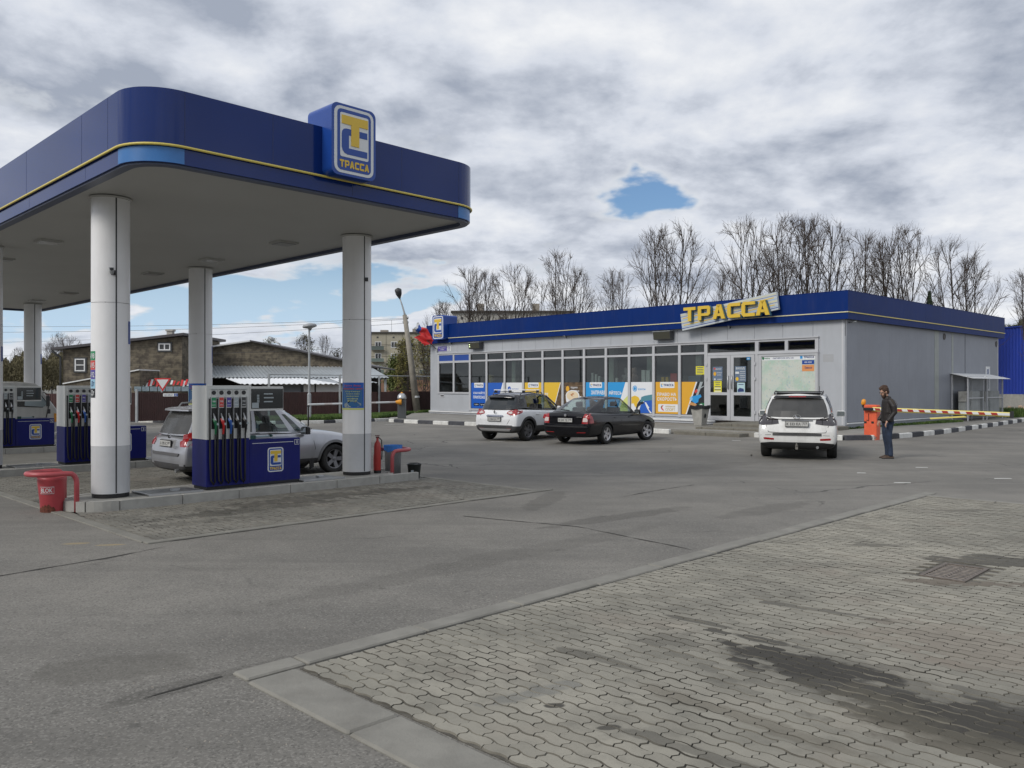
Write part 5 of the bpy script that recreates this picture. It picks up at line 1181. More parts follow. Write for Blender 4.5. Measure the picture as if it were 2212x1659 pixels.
# flag on a short pole
fg = empty('flag', BW(-.02, 24.55, 3.92), RB, 'limp red, blue and white flag on a slanting pole at the shop corner', 'flag')
MB().tube([(0, 0, 0), (-1.0, .9, 1.25)], .022, 7).obj('pole', dark_grey, fg); MB().box(-.06, .0, -.05, .05, -.1, .1).obj('socket', galv, fg)
def cloth(u, v):
    p = Vector((-.25, .22, .31)).lerp(Vector((-1.0, .9, 1.25)), u); k = v * (1 - .35 * abs(u - .4))
    return p + Vector(((.20 * k + .04 * math.sin(11 * u + 4 * v)), -.10 * k + .07 * math.sin(9 * u + 7 * v), .45 * k * (1 if u > .45 else .75) + .05 * math.sin(14 * u)))
for a, b, m, nm in ((.0, .74, red, 'red_stripe'), (.74, .9, sign_blue, 'blue_stripe'), (.9, 1.0, sign_white, 'white_stripe')):
    mb = MB(); mb.sm = True; mb.grid(lambda u, v, a=a, b=b: cloth(a + (b - a) * u, v), 12, 10); mb.obj(nm, m, fg)
mb = MB(); mb.sm = True; mb.grid(lambda u, v: cloth(.05 + .62 * u, -.75 * v) + Vector((-.12 * v, .1 * v, .1 * v)), 12, 8); mb.obj('red_fold', red, fg)
# round vents, side window
for x, z in ((10.24, 4.09), (17.7, 4.0)):
    mb = MB(); mb.lathe([(.15, 0), (.15, .02), (.12, .02), (.12, .005)], 20); mb.obj('round_vent', mat('vent_dark', (.10, .09, .085), .6), sh, loc=(x, 0, z), rot=(R(90), 0, 0))
f = Flat((16.0, 0, 1.55), (1, 0, 0), (0, -1, 0), sh); wo = f.rect('side_window', 0, .62, 0, 1.25, 0, .03, white_paint); f.parent = wo; f.rect('pane', .14, .46, .10, 1.12, .03, .034, mat('pane_blue', (.03, .06, .16), .15))
# bin by the door
db = empty('concrete_bin', BW(-1.15, 5.62, PZ), RB, 'square concrete bin lined with a black bag left of the steps', 'bin'); db.scale = (.78, .78, .95)
mb = MB(); mb.add([(-.23, -.23, 0), (.23, -.23, 0), (.23, .23, 0), (-.23, .23, 0), (-.36, -.36, .80), (.36, -.36, .80), (.36, .36, .80), (-.36, .36, .80)], [(0, 3, 2, 1), (4, 5, 6, 7), (0, 1, 5, 4), (1, 2, 6, 5), (2, 3, 7, 6), (3, 0, 4, 7)]); mb.obj('body', concrete_l, db)
mb = MB(); mb.sm = True
mb.grid(lambda u, v: Vector(((.40 + .02 * math.sin(u * 40)) * (1 if True else 1) * max(-1, min(1, 1.4 * math.cos(6.2832 * u))), (.40 + .02 * math.sin(u * 33)) * max(-1, min(1, 1.4 * math.sin(6.2832 * u))), .72 + .14 * v + .02 * math.sin(u * 23))), 48, 3)
mb.obj('bag', black_gloss, db); MB().box(-.36, .36, -.36, .36, .8, .84).obj('bag_top', black_gloss, db)
mb = MB(); mb.lathe([(.10, 0), (.10, .012), (.06, .012), (.06, 0)], 16); mb.obj('ring_mark', dark_grey, db, loc=(0, -.31, .42), rot=(R(97), 0, 0))

# air-conditioner cages against the side wall
for k, (x0, x1, lab) in enumerate(((11.1, 13.3, 'left one of two grey mesh cages with tilted lid by the side wall'), (13.75, 16.2, 'right one of two grey mesh cages with tilted lid by the side wall'))):
    cg = empty('equipment_cage', BW(x0, -.75, PZ), RB, lab, 'cage', 'mesh cages on the side wall')
    w = x1 - x0
    for px in (0, w - .06):
        for py in (0, .68): MB().box(px, px + .06, py, py + .05, 0, 2.15 if py else 2.1).obj('post', grey_frame, cg)
    for z in (.28, 1.05, 2.05): MB().box(.06, w - .06, 0, .03, z, z + .04).obj('rail', grey_frame, cg)
    mb = MB()
    for i in range(int(w / .07)): mb.box(.06 + i * .07, .066 + i * .07, .01, .016, .3, 2.05)
    for i in range(24): mb.box(.06, w - .06, .008, .014, .32 + i * .072, .325 + i * .072)
    o = mb.obj('mesh_front', galv, cg); o['kind'] = 'stuff'
    mb = MB(); mb.add([(-.1, -.25, 1.98), (w + .3, -.25, 1.98), (w + .3, .75, 2.22), (-.1, .75, 2.22), (-.1, -.25, 2.0), (w + .3, -.25, 2.0), (w + .3, .75, 2.24), (-.1, .75, 2.24)], [(0, 3, 2, 1), (4, 5, 6, 7), (0, 1, 5, 4), (1, 2, 6, 5), (2, 3, 7, 6), (3, 0, 4, 7)]); mb.obj('lid', white_paint, cg)
    MB().box(.9, w - .15, .12, .55, .30, 1.40, bev=.02).obj('cabinet', mat('cabinet_grey', (.36, .38, .37), .5, var=.1, dirt=.4), cg); MB().box(.2, .95, .15, .5, .9, 1.38, bev=.02).obj('cabinet', mat('cabinet_dirty', (.30, .30, .28), .6, var=.3, vscale=5), cg)
    MB().box(.25, .9, .2, .5, .30, .88).obj('cabinet', mat('cabinet_grey', (.36, .38, .37), .5), cg)

# ------------------------------------------------------------------ background left: grass verge, fence, sheds, house
verge = empty('grass_verge_edge', (0, 0, 0)); verge['kind'] = 'structure'; verge.name = 'verge_kerb'
kerb_run([tuple(ground_at(u, v))[:2] for u, v in ((150, 909), (300, 912), (500, 917), (680, 915), (740, 912.5), (818, 910), (852, 908.5))], .15, 1.15, verge, wid=.14)
grassm = bpy.data.materials.new('grass'); grassm.use_nodes = True; nt = NT(grassm.node_tree); b_ = nt.n['Principled BSDF']
nt.put(b_.inputs['Base Color'], nt.mix(nt.ramp(nt.noise(nt.new('ShaderNodeNewGeometry').outputs['Position'], 1.8, 5, .6), .35, .65), (.045, .095, .018, 1), (.13, .20, .045, 1))); b_.inputs['Roughness'].default_value = .8
soil = mat('soil', (.10, .085, .05), .95, var=.3, vscale=2)
gp = [ground_at(u, v) for u, v in ((140, 908), (300, 911), (500, 916), (680, 914), (740, 911.5), (818, 909), (866, 900), (928, 894), (960, 889))] + [Vector((4, 62, 0)), Vector((-34, 62, 0))]
MB().prism([(p.x, p.y) for p in gp], .0, .13).obj('verge_soil', soil, kind='structure')
FENCE = [ground_at(u, v, .13) for u, v in ((60, 912), (295, 911), (580, 902), (733, 897.5), (894, 891))] + [Vector((-1.5, 57, .13))]
def inpoly(p, poly):
    c = False; n = len(poly)
    for i in range(n):
        a, b = poly[i], poly[i - 1]
        if (a.y > p[1]) != (b.y > p[1]) and p[0] < (b.x - a.x) * (p[1] - a.y) / (b.y - a.y) + a.x: c = not c
    return c
def tufts(name, poly, n, h, z, rnd, m=grassm):
    xs = [p.x for p in poly]; ys = [p.y for p in poly]; V = []; Fc = []
    k = 0
    while k < n:
        x = rnd.uniform(min(xs), max(xs)); y = rnd.uniform(min(ys), max(ys))
        if not inpoly((x, y), poly): continue
        for j in range(3):
            a = rnd.uniform(0, 6.28); hh = h * rnd.uniform(.5, 1.3); dx, dy = .05 * math.cos(a), .05 * math.sin(a); lx, ly = rnd.gauss(0, .05), rnd.gauss(0, .05); b = len(V)
            V += [(x - dx, y - dy, z), (x + dx, y + dy, z), (x + lx, y + ly, z + hh)]; Fc.append((b, b + 1, b + 2))
        k += 1
    me = bpy.data.meshes.new(name); me.from_pydata(V, [], Fc); me.materials.append(m); o = link(name, me); tag(o, 'short spring grass growing along the verge and kerbs', 'grass', kind='stuff'); return o
rg = random.Random(11)
front = [ground_at(u, v) for u, v in ((560, 916.5), (680, 914), (740, 911.5), (818, 909), (866, 901), (928, 895))] + [Vector((-3.5, 54, 0)), Vector((-9.2, 45.4, 0)), Vector((-14, 40.2, 0))]
tufts('grass', front, 16000, .17, .12, rg)
tufts('grass', [BW(-.6, .2) + Vector((0, 0, 0)), BW(10.5, -.75), BW(10.5, -.1), BW(.4, -.05)], 900, .09, PZ - .01, rg)
tufts('grass', [BW(17.5, -1.0), BW(24, 0), BW(24, 5), BW(18.2, 5)], 1500, .16, PZ - .01, rg)
# brown sheet fence with posts
fe = empty('sheet_fence', (0, 0, 0), 0, 'long brown corrugated sheet fence with tall grey posts', 'fence')
def corr_panel(p, q, z0, z1, parent, m, name='fence_panel', wave=.10, amp=.012):
    d = q - p; L = d.length; n = max(4, int(L / wave) * 4); mb = MB()
    nrm = Vector((-d.y, d.x, 0)).normalized()
    prof = [1, 1, -1, -1]
    V = []
    for i in range(n + 1):
        w = p + d * (i / n) + nrm * amp * prof[i % 4]
        V.append((w.x, w.y, z0)); V.append((w.x, w.y, z1))
    mb.add(V, [(2 * i, 2 * i + 2, 2 * i + 3, 2 * i + 1) for i in range(n)]); return mb.obj(name, m, parent)
for i in range(len(FENCE) - 1):
    a, b = FENCE[i], FENCE[i + 1]; a = Vector((a.x, a.y, 0)); b = Vector((b.x, b.y, 0)); n = max(1, round((b - a).length / 1.9))
    for k in range(n):
        p, q = a.lerp(b, k / n), a.lerp(b, (k + 1) / n); corr_panel(p, q, .15, 1.47 + rg.uniform(-.03, .03), fe, brown_fence)
    n2 = max(1, round((b - a).length / 3.4))
    for k in range(n2):
        p = a.lerp(b, k / n2); MB().box(-.05, .05, -.05, .05, 0, 2.35 if i > 1 else 1.55).obj('post', galv, fe, loc=(p.x + .05, p.y - .10, .1))
    if i > 1: MB().tube([(a.x, a.y - .1, 2.42), (b.x, b.y - .1, 2.42)], .03, 5).obj('top_rail', galv, fe)
# lean-to: long corrugated roof in front of stone gable
galvroof = mat('galv_roof', (.36, .39, .41), .45, metal=.35, var=.10, vscale=.5); whiteroof = mat('white_roof', (.70, .72, .74), .5, var=.03)
stonem = bpy.data.materials.new('stone_cladding'); stonem.use_nodes = True; nt = NT(stonem.node_tree); b_ = nt.n['Principled BSDF']
pos = nt.new('ShaderNodeNewGeometry').outputs['Position']; sp = nt.new('ShaderNodeSeparateXYZ'); nt.put(sp.inputs[0], pos); cb = nt.new('ShaderNodeCombineXYZ')
nt.put(cb.inputs[0], nt.math('ADD', sp.outputs[0], sp.outputs[1])); nt.put(cb.inputs[1], sp.outputs[2])
bt = nt.new('ShaderNodeTexBrick'); nt.put(bt.inputs['Vector'], cb.outputs[0]); bt.inputs['Scale'].default_value = 1.0; bt.inputs['Brick Width'].default_value = .62; bt.inputs['Row Height'].default_value = .13; bt.inputs['Mortar Size'].default_value = .012; bt.offset = .37; bt.squash = .6; bt.squash_frequency = 3
bt.inputs['Color1'].default_value = (.055, .046, .036, 1); bt.inputs['Color2'].default_value = (.19, .165, .12, 1); bt.inputs['Mortar'].default_value = (.05, .045, .04, 1)
nt.put(b_.inputs['Base Color'], nt.mix(.55, bt.outputs[0], nt.mix(nt.ramp(nt.noise(cb.outputs[0], 2.6, 3, .6), .35, .65), (.06, .05, .04, 1), (.20, .17, .12, 1)))); b_.inputs['Roughness'].default_value = .9
def corr_roof(name, P00, P10, P01, P11, parent, m, wave=.25, amp=.03, th=0.01):
    """P00->P10 runs across the corrugation (eave), P01->P11 the upper edge"""
    n = max(4, int((P10 - P00).length / wave) * 4); V = []; s = (0, 1, 0, -1)
    for i in range(n + 1):
        a = P00.lerp(P10, i / n); b = P01.lerp(P11, i / n); k = s[i % 4] * amp
        V.append((a.x, a.y, a.z + k)); V.append((b.x, b.y, b.z + k))
    N = len(V); V += [(x, y, z - .02) for x, y, z in V]
    mb = MB(); mb.add(V, [(2 * i, 2 * i + 2, 2 * i + 3, 2 * i + 1) for i in range(n)] + [(N + 2 * i + 1, N + 2 * i + 3, N + 2 * i + 2, N + 2 * i) for i in range(n)] + [(2 * i, N + 2 * i, N + 2 * i + 2, 2 * i + 2) for i in range(n)])
    return mb.obj(name, m, parent)
shed = empty('stone_workshop', at(543, 834, 58.5), 0, 'stone-clad gabled workshop behind the fence with a grey lean-to roof', 'building')
sl = shed.location.copy()
def q(u, v, d): return at(u, v, d) - sl
# gable wall
gv = [q(196, 790, 58.5), q(543, 738, 58.5), q(815, 795, 58.5)]
ypl = 0
pl = [(gv[0].x, gv[0].z), (gv[1].x, gv[1].z), (gv[2].x, gv[2].z), (gv[2].x, -3), (gv[0].x, -3)]
mb = MB(); Mg = Matrix.Rotation(R(90), 4, 'X'); mb.prism([(x, z) for x, z in pl][::-1], -.25, 0.0, Mg); mb.obj('gable_wall', stonem, shed)
for a, b in ((0, 1), (1, 2)):
    P, Q_ = gv[a], gv[b]; o_ = Vector((0, 0, .10)); mb = MB()
    V = [P + Vector((0, -.35, 0)), Q_ + Vector((0, -.35, 0)), Q_ + Vector((0, 9, 0)), P + Vector((0, 9, 0))]; V = [tuple(v) for v in V] + [tuple(v + o_) for v in V]
    mb.add(V, [(0, 3, 2, 1), (4, 5, 6, 7), (0, 1, 5, 4), (1, 2, 6, 5), (2, 3, 7, 6), (3, 0, 4, 7)]); mb.obj('roof', white_paint if a == 0 else mat('roof_dark', (.06, .055, .06), .5), shed)
corr_roof('lean_to_roof', q(196, 815, 55), q(840, 815.5, 55), q(196, 787, 58.6), q(800, 792, 58.6), shed, galvroof)
MB().box(q(200, 0, 55).x, q(835, 0, 55).x, q(0, 0, 55).y + .1, q(0, 0, 55).y + .25, q(0, 816.5, 55).z - .05, q(0, 815, 55).z - .02).obj('eave_beam', dark_grey, shed)
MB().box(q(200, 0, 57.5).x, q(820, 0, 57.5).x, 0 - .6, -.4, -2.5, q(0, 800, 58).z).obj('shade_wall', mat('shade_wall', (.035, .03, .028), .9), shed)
for u in (288, 420, 540, 660, 832): x = q(u, 0, 55.3).x; MB().box(x - .07, x + .07, q(0, 0, 55.3).y, q(0, 0, 55.3).y + .14, -2.5, q(0, 817, 55).z).obj('post', galv, shed)
ws = empty('white_roofed_stalls', at(640, 834, 50), 0, 'low white and grey sheet roofs under the long lean-to', 'shed'); wl = ws.location.copy()
def q2(u, v, d): return at(u, v, d) - wl
corr_roof('sheet_roof', q2(520, 834 - 5, 48.5), q2(735, 834 - 5, 48.5), q2(488, 817.5, 52.5), q2(655, 817.5, 52.5), ws, whiteroof, wave=.3)
corr_roof('sheet_roof', q2(650, 829, 49), q2(815, 826, 49), q2(610, 818, 52.5), q2(770, 817.5, 52.5), ws, galvroof, wave=.3)
corr_roof('sheet_roof', q2(740, 828, 48.2), q2(800, 828, 48.2), q2(712, 817.5, 52), q2(775, 817.5, 52), ws, whiteroof, wave=.3)
MB().box(q2(560, 0, 49).x, q2(645, 0, 49).x, q2(0, 0, 49.5).y, q2(0, 0, 49.5).y + 2, -1.6, q2(0, 830, 49).z).obj('grey_wall', mat('shed_grey', (.20, .22, .25), .6), ws)
for u0, u1 in ((653, 676), (680, 742), (744, 800)): MB().box(q2(u0, 0, 49).x, q2(u1, 0, 49).x, q2(0, 0, 49.3).y, q2(0, 0, 49.3).y + .1, -1.6, q2(0, 829, 49).z).obj('white_wall', white_paint, ws)
aw = MB(); ak = empty('striped_stall', at(360, 834, 52), 0, 'dark stall with red and white striped tarpaulin behind the yield sign', 'stall'); al = ak.location.copy()
RA = random.Random(9)
for k in range(30):
    if RA.random() < .22: continue
    a = at(288 + k * 4.4, 829 + RA.uniform(-3, 2), 50.5) - al; b = at(291.5 + k * 4.4 + RA.uniform(-1, 2), 821 + RA.uniform(-2, 3), 51.5) - al
    MB().add([(a.x, a.y, a.z - .15), (a.x + .12, a.y, a.z - .15), (b.x + .14, b.y, b.z), (b.x, b.y, b.z)], [(0, 1, 2, 3)]) if False else None
    mb = MB(); mb.add([(a.x, a.y, a.z - .12), (a.x + .125, a.y, a.z - .12), (b.x + .125, b.y, b.z), (b.x, b.y, b.z), (a.x, a.y + .02, a.z - .12), (a.x + .125, a.y + .02, a.z - .12), (b.x + .125, b.y + .02, b.z), (b.x, b.y + .02, b.z)], [(0, 1, 2, 3), (7, 6, 5, 4)]); mb.obj('stripe', red if k % 2 else sign_white, ak)
for k in range(8):
    a = at(290 + k * 17, 845, 50) - al; MB().box(a.x, a.x + .42, a.y, a.y + .03, a.z, a.z + .28).obj('window_pane', mat('stall_glass', (.20, .26, .30), .25, var=.2), ak)
# door plate on the fence
p = at(372, 846, 38.9); MB().box(-.45, .45, -.01, .01, -.08, .08).obj('street_plate', sign_white, loc=p + Vector((0, .25, 0)), label='small white street name plate on the brown fence', category='sign') if False else None
pl_ = empty('fence_plate', Vector((p.x, p.y - .2, p.z - .15)), 0, 'small white street plate with a blue end on the brown fence', 'sign'); MB().box(-.34, .34, -.01, .01, -.07, .07).obj('panel', sign_white, pl_); MB().box(.18, .34, -.014, -.01, -.06, .06).obj('blue_end', sign_blue, pl_)
Flat((-.34, -.0105, -.07), (1, 0, 0), (0, -1, 0), pl_).text('ШОССЕЙНАЯ', .25, .07, .38, .05, .003, P_navy); Flat((-.34, -.0145, -.07), (1, 0, 0), (0, -1, 0), pl_).text('2', .60, .07, .05, .09, .003, sign_white)
# two-storey stone house
hs = empty('stone_house', at(264, 834, 54), 0, 'two-storey stone house with slanting roof behind the left pumps', 'house'); hl = hs.location.copy()
def q3(u, v, d=54): return at(u, v, d) - hl
x0, x1 = q3(136, 0).x, q3(393, 0).x
zz = lambda v, d=54: H - (v - HV) / F * d - hl.z
mb = MB(); mb.prism([(x0, -3), (x1, -3), (x1, zz(727)), (x0, zz(756))], -.0 - 7, 0.0, Matrix.Rotation(R(90), 4, 'X')); mb.obj('wall', stonem, hs)
mb = MB(); V = [(x0 - .55, -.5, zz(757)), (x1 + .28, -.5, zz(725)), (x1 + .28, 7.5, zz(725)), (x0 - .55, 7.5, zz(757))]; V += [(x, y, z + .16) for x, y, z in V]
mb.add(V, [(0, 3, 2, 1), (4, 5, 6, 7), (0, 1, 5, 4), (1, 2, 6, 5), (2, 3, 7, 6), (3, 0, 4, 7)]); mb.obj('roof', mat('roof_dark', (.06, .055, .06), .5), hs)
MB().tube([(x0 - .5, -.45, zz(758)), (x0 - .25, -.12, zz(768)), (x0 - .12, -.08, zz(772)), (x0 - .12, -.08, -2)], .07, 7).obj('drainpipe', dark_grey, hs, smooth=True)
c_ = MB(); c_.box(-.18, .18, 1, 1.4, 0, .6); c_.box(-.24, .24, .94, 1.46, .6, .72); c_.obj('chimney', mat('chimney_pale', (.42, .40, .36), .8), hs, loc=(q3(352, 0).x, 0, zz(733)))
for u0, u1, v0, v1, hor in ((163, 185, 775, 802, 1), (343.6, 369, 742, 757, 0)):
    a, b = q3(u0, v1), q3(u1, v0); w = MB(); t = .07
    w.box(a.x, b.x, -.10, 0, a.z, a.z + t); w.box(a.x, b.x, -.10, 0, b.z - t, b.z); w.box(a.x, a.x + t, -.10, 0, a.z + t, b.z - t); w.box(b.x - t, b.x, -.10, 0, a.z + t, b.z - t)
    if hor: w.box(a.x + t, b.x - t, -.09, 0, (a.z + b.z) / 2 - .03, (a.z + b.z) / 2 + .03)
    else: w.box((a.x + b.x) / 2 - .04, (a.x + b.x) / 2 + .04, -.09, 0, a.z + t, b.z - t)
    wo = w.obj('window', white_paint, hs); MB().box(a.x + t, b.x - t, -.05, 0, a.z + t, b.z - t).obj('pane', dark_glass, wo)
    MB().box(a.x - .09, b.x + .09, -.06, .02, a.z - .09, b.z + .09).obj('surround', dark_grey, wo)
lo = empty('low_shed_roof', at(160, 826, 50), 0, 'low shed with a thin white roof edge below the stone house', 'shed'); ll = lo.location.copy()
a, b = at(135, 830, 50) - ll, at(300, 800, 50) - ll
mb = MB(); V = [(a.x, 0, a.z), (b.x, 0, b.z), (b.x, 3, b.z), (a.x, 3, a.z)]; V += [(x, y, z + .07) for x, y, z in V]; mb.add(V, [(0, 3, 2, 1), (4, 5, 6, 7), (0, 1, 5, 4), (1, 2, 6, 5), (2, 3, 7, 6), (3, 0, 4, 7)]); mb.obj('roof', white_paint, lo)
MB().prism([(a.x, -3), (b.x, -3), (b.x, b.z), (a.x, a.z)], -2.9, -.1, Matrix.Rotation(R(90), 4, 'X')).obj('wall', stonem, lo)

# ------------------------------------------------------------------ apartment blocks far behind
panelm = mat('apartment_panel', (.37, .345, .27), .85, var=.08, vscale=.3, dirt=.25); jointm = mat('apartment_joint', (.17, .155, .125), .9)
def apartment(name, loc, x0, x1, ztop, label, cols, floors, depth, balc, side=True, mt=panelm):
    b = empty(name, loc, 0, label, 'building', 'five-storey apartment blocks')
    MB().box(x0, x1, 0, depth, -2, ztop).obj('wall', mt, b); MB().box(x0 - .3, x1 + .3, -.4, depth + .3, ztop, ztop + .35).obj('roof', mat('roof_edge', (.06, .055, .05), .8), b)
    fh = 2.8
    for f in range(floors + 1):
        z = ztop - .55 - .9 - f * fh + .9
        if f > 0: MB().box(x0, x1, -.03, 0, z + .62, z + .72).obj('panel_joint', jointm, b)
    xs = [x0 + (x1 - x0) * k / cols for k in range(cols + 1)]
    for x in xs[:-1]: MB().box(x - .05, x + .05, -.03, 0, 0, ztop).obj('panel_joint', jointm, b)
    wf = MB(); wf.box(-.75, .75, -.08, 0, 0, .12); wf.box(-.75, .75, -.08, 0, 1.33, 1.45); wf.box(-.75, -.63, -.08, 0, .12, 1.33); wf.box(.63, .75, -.08, 0, .12, 1.33); wf.box(-.05, .05, -.08, 0, .12, 1.33); wm = wf.mesh('window', white_paint); pm = MB().box(-.63, .63, -.03, 0, .12, 1.33).mesh('pane', dark_glass)
    for f in range(floors):
        z = ztop - 3.4 - f * fh
        for c in range(cols):
            xm = (xs[c] + xs[c + 1]) / 2
            w = link('window', wm, b, (xm, 0, z)); link('pane', pm, w)
            if c in balc:
                MB().box(xm - 1.5, xm + 1.5, -1.0, 0, z - .65, z - .55).obj('balcony_slab', jointm, b); MB().box(xm - 1.5, xm + 1.5, -1.02, -.95, z - .55, z + .35 - (f % 2) * .1).obj('balcony_front', mat('balcony_green', (.10, .13, .12), .7, obj_rand=.3), b)
    for c in range(cols): MB().box((xs[c] + xs[c + 1]) / 2 - .35, (xs[c] + xs[c + 1]) / 2 + .1, -.02, 0, ztop - 1.15, ztop - .75).obj('attic_vent', dark_grey, b)
    return b
A = apartment('apartment_block', at(805, 834, 197), -.6, 26, 14.3 - H + (H), 'pale panel apartment block with balconies beyond the fence', 7, 5, 12, (0, 3), True)
A.location.z = 0
for dx, w, h in ((9.2, 1.2, .9), (12.5, 1.4, 1.0), (14.8, 1.6, 2.2), (1.5, 1.8, .6), (20, 1.2, 1)):
    MB().box(dx, dx + w, 2, 3.2, 14.6, 14.65 + h).obj('roof_vent', mat('vent_brick', (.30, .27, .23), .9), A)
MB().tube([(4.2, 2, 14.6), (4.2, 2, 17.6)], .05, 5).obj('mast', galv, A); mb = MB().tube([(17.2, 2, 14.6), (17.2, 2, 20.3)], .06, 5); mb.tube([(15.6, 2, 19.6), (18.0, 2, 19.0)], .04, 4); mb.tube([(16.6, 2, 18.2), (19, 2, 18.0)], .04, 4); mb.obj('aerial', galv, A)
B_ = apartment('apartment_block', Vector((at(978, 834, 145).x, 145, 0)), 0, 21, 14.6, 'grey apartment block whose roof shows behind the bare trees over the shop', 6, 5, 12, (), True, mat('apartment_grey', (.40, .39, .36), .85, var=.1, vscale=.2))
MB().box(-.05, 0, 0, 12, 0, 14.6).obj('end_panel', mat('end_brick', (.20, .12, .09), .9), B_)
for dx in (4, 14): MB().box(dx, dx + 1.3, 4, 5, 14.9, 16.6).obj('roof_vent', mat('vent_brick', (.30, .27, .23), .9), B_)
br = empty('brick_outbuilding', Vector((at(880, 0, 110).x, 110, 0)), 0, 'low orange-brown brick outbuilding behind the leaning pole', 'building')
MB().box(-4.6, 9, 0, 6, -.5, 2.6).obj('wall', mat('orange_brick', (.23, .13, .085), .9, var=.15, vscale=1), br); MB().box(-2, 9, .2, 6, 2.6, 3.1).obj('roof', mat('roof_dark', (.06, .055, .06), .5), br)
# blue hangar wall on the right
bh = empty('blue_hangar', (0, 0, 0), 0, 'tall bright blue profiled wall on a concrete base at the right edge', 'building')
p0, p1 = at(2120, 834, 70), at(2420, 834, 58); p0.z = p1.z = 0
n = 40
me = MB()
dv = (p1 - p0) / n; 
for i in range(n):
    a = p0 + dv * i; b = p0 + dv * (i + 1); corr_panel(a + Vector((0, 0, 0)), b, 1.15, 6.5, bh, blue_bright, 'wall_sheet', wave=.16, amp=.02)
dd = (p1 - p0).normalized(); nn = Vector((-dd.y, dd.x, 0))
MB().prism([(p0.x, p0.y), (p1.x, p1.y), (p1.x + nn.x * .4, p1.y + nn.y * .4), (p0.x + nn.x * .4, p0.y + nn.y * .4)], 0, 1.15).obj('concrete_base', concrete_l, bh)
MB().prism([(p0.x - nn.x * .1, p0.y - nn.y * .1), (p1.x - nn.x * .1, p1.y - nn.y * .1), (p1.x + nn.x * .4, p1.y + nn.y * .4), (p0.x + nn.x * .4, p0.y + nn.y * .4)], 6.5, 6.6).obj('coping', blue_bright, bh)
rk = empty('rubble_heap', at(2197, 866, 52), 0, 'small heap of pale broken bricks by the blue wall', 'rubble'); R4 = random.Random(4); rk.location.z = .15
for i in range(14): MB().box(-.16, .16, -.1, .1, -.08, .08, bev=.03).obj('broken_brick', mat('rubble', (.42, .30, .22), .9, obj_rand=.3), rk, loc=(R4.uniform(-.7, .8), R4.uniform(-.4, .4), R4.uniform(.05, .3)), rot=(R4.random() * 3, R4.random() * 3, R4.random() * 3))

# ------------------------------------------------------------------ lamp posts, pole, sign, wires
def lamp_post(u, v0, vtop, label):
    p = ground_at(u, v0, .13); d = p.y; ht = H - (vtop - HV) / F * d
    l = empty('lamp_post', (p.x, p.y, .1), 0, label, 'street lamp')
    MB().lathe([(.10, 0), (.10, 1.3), (.06, 1.35), (.045, ht - .3), (.04, ht - .15)], 12).obj('mast', galv, l)
    mb = MB(); mb.sm = True; mb.lathe([(.04, 0), (.10, .10), (.33, .17), (.35, .22), (.30, .30), (.12, .35), (.02, .36)], 18); o = mb.obj('lamp_head', mat('lamp_grey', (.30, .31, .32), .4), l, loc=(0.05, 0, ht - .35), rot=(0, R(-8), 0)); return l
lamp_post(668, 908, 703, 'grey lamp post with a mushroom head in front of the brown fence')
cp = empty('concrete_pole', at(902, 889, 52), 0, 'leaning concrete pole with an angled street lamp beside the shop', 'utility pole'); cl = cp.location.copy()
def q5(u, v, d=52): return tuple(at(u, v, d) - cl)
MB().tube([(0, 0, -.3), q5(888, 780), q5(874, 680)], [.24, .19, .13], 10).obj('pole', mat('pole_concrete', (.27, .25, .21), .9, var=.15), cp, smooth=True)
MB().tube([q5(875, 685), q5(873.5, 676), q5(868, 657), q5(863, 643)], [.09, .06, .045, .04], 8).obj('lamp_arm', galv, cp, smooth=True)
mb = MB(); mb.sm = True; mb.tube([q5(863.5, 645), q5(861.5, 635, 51.8), q5(860, 627, 51.6), q5(859.8, 623.5, 51.5)], [.05, .19, .22, .08], 12); mb.obj('lamp_head', dark_grey, cp)
for v in (687.5, 697.5, 744): MB().tube([q5(871 if v < 740 else 878, v), q5(882 if v < 740 else 892, v + .5)], .05, 5).obj('cross_arm', dark_grey, cp)
for u, v in ((871, 697), (881, 697), (881, 687)): MB().tube([q5(u, v), q5(u, v - 3.5)], [.06, .03], 6).obj('insulator', galv, cp)
MB().lathe([(.225, 0), (.22, .12)], 12).obj('white_band', sign_white, cp, loc=q5(898.5, 859))
wires = [((873, 690), (-300, 715), 52, 60), ((880, 698), (-300, 742), 52, 70), ((876, 745), (-200, 765), 52, 60), ((872, 688), (-300, 700), 52, 75), ((880, 748), (1100, 735), 52, 90)]
for a, b, da, db in wires:
    P, Q_ = at(a[0], a[1], da), at(b[0], b[1], db); pts = []
    for k in range(21): t = k / 20; w = P.lerp(Q_, t); w.z -= .9 * 4 * t * (1 - t) * .4; pts.append(w)
    o = MB().tube(pts, .010, 4).obj('overhead_wire', dark_grey, None); tag(o, {690: 'second highest overhead wire left of the leaning pole', 698: 'third overhead wire from the top, left of the leaning pole', 745: 'lowest overhead wire left of the leaning pole', 688: 'highest overhead wire left of the leaning pole', 748: 'short overhead wire from the leaning pole over the shop'}[a[1]], 'wire', 'overhead wires')
sl2 = empty('street_lamp', at(607, 834, 95), 0, 'distant street lamp with a bent arm over the workshop roof', 'street lamp'); s_ = sl2.location.copy()
MB().tube([at(607, 840, 95) - s_, at(606.5, 749, 95) - s_, at(604, 743, 95) - s_, at(592, 737, 95) - s_], .10, 7).obj('mast', galv, sl2, smooth=True); MB().tube([at(592, 737, 95) - s_, at(587, 732, 95) - s_, at(580, 728.5, 95) - s_], [.1, .22, .14], 7).obj('lamp_head', galv, sl2, smooth=True)
ys = empty('yield_sign', Vector((ground_at(344.6, 914).x, ground_at(344.6, 914).y, .1)), 0, 'white and red triangular yield sign on a leaning grey post', 'road sign')
yl = ys.location.copy(); d0 = yl.y
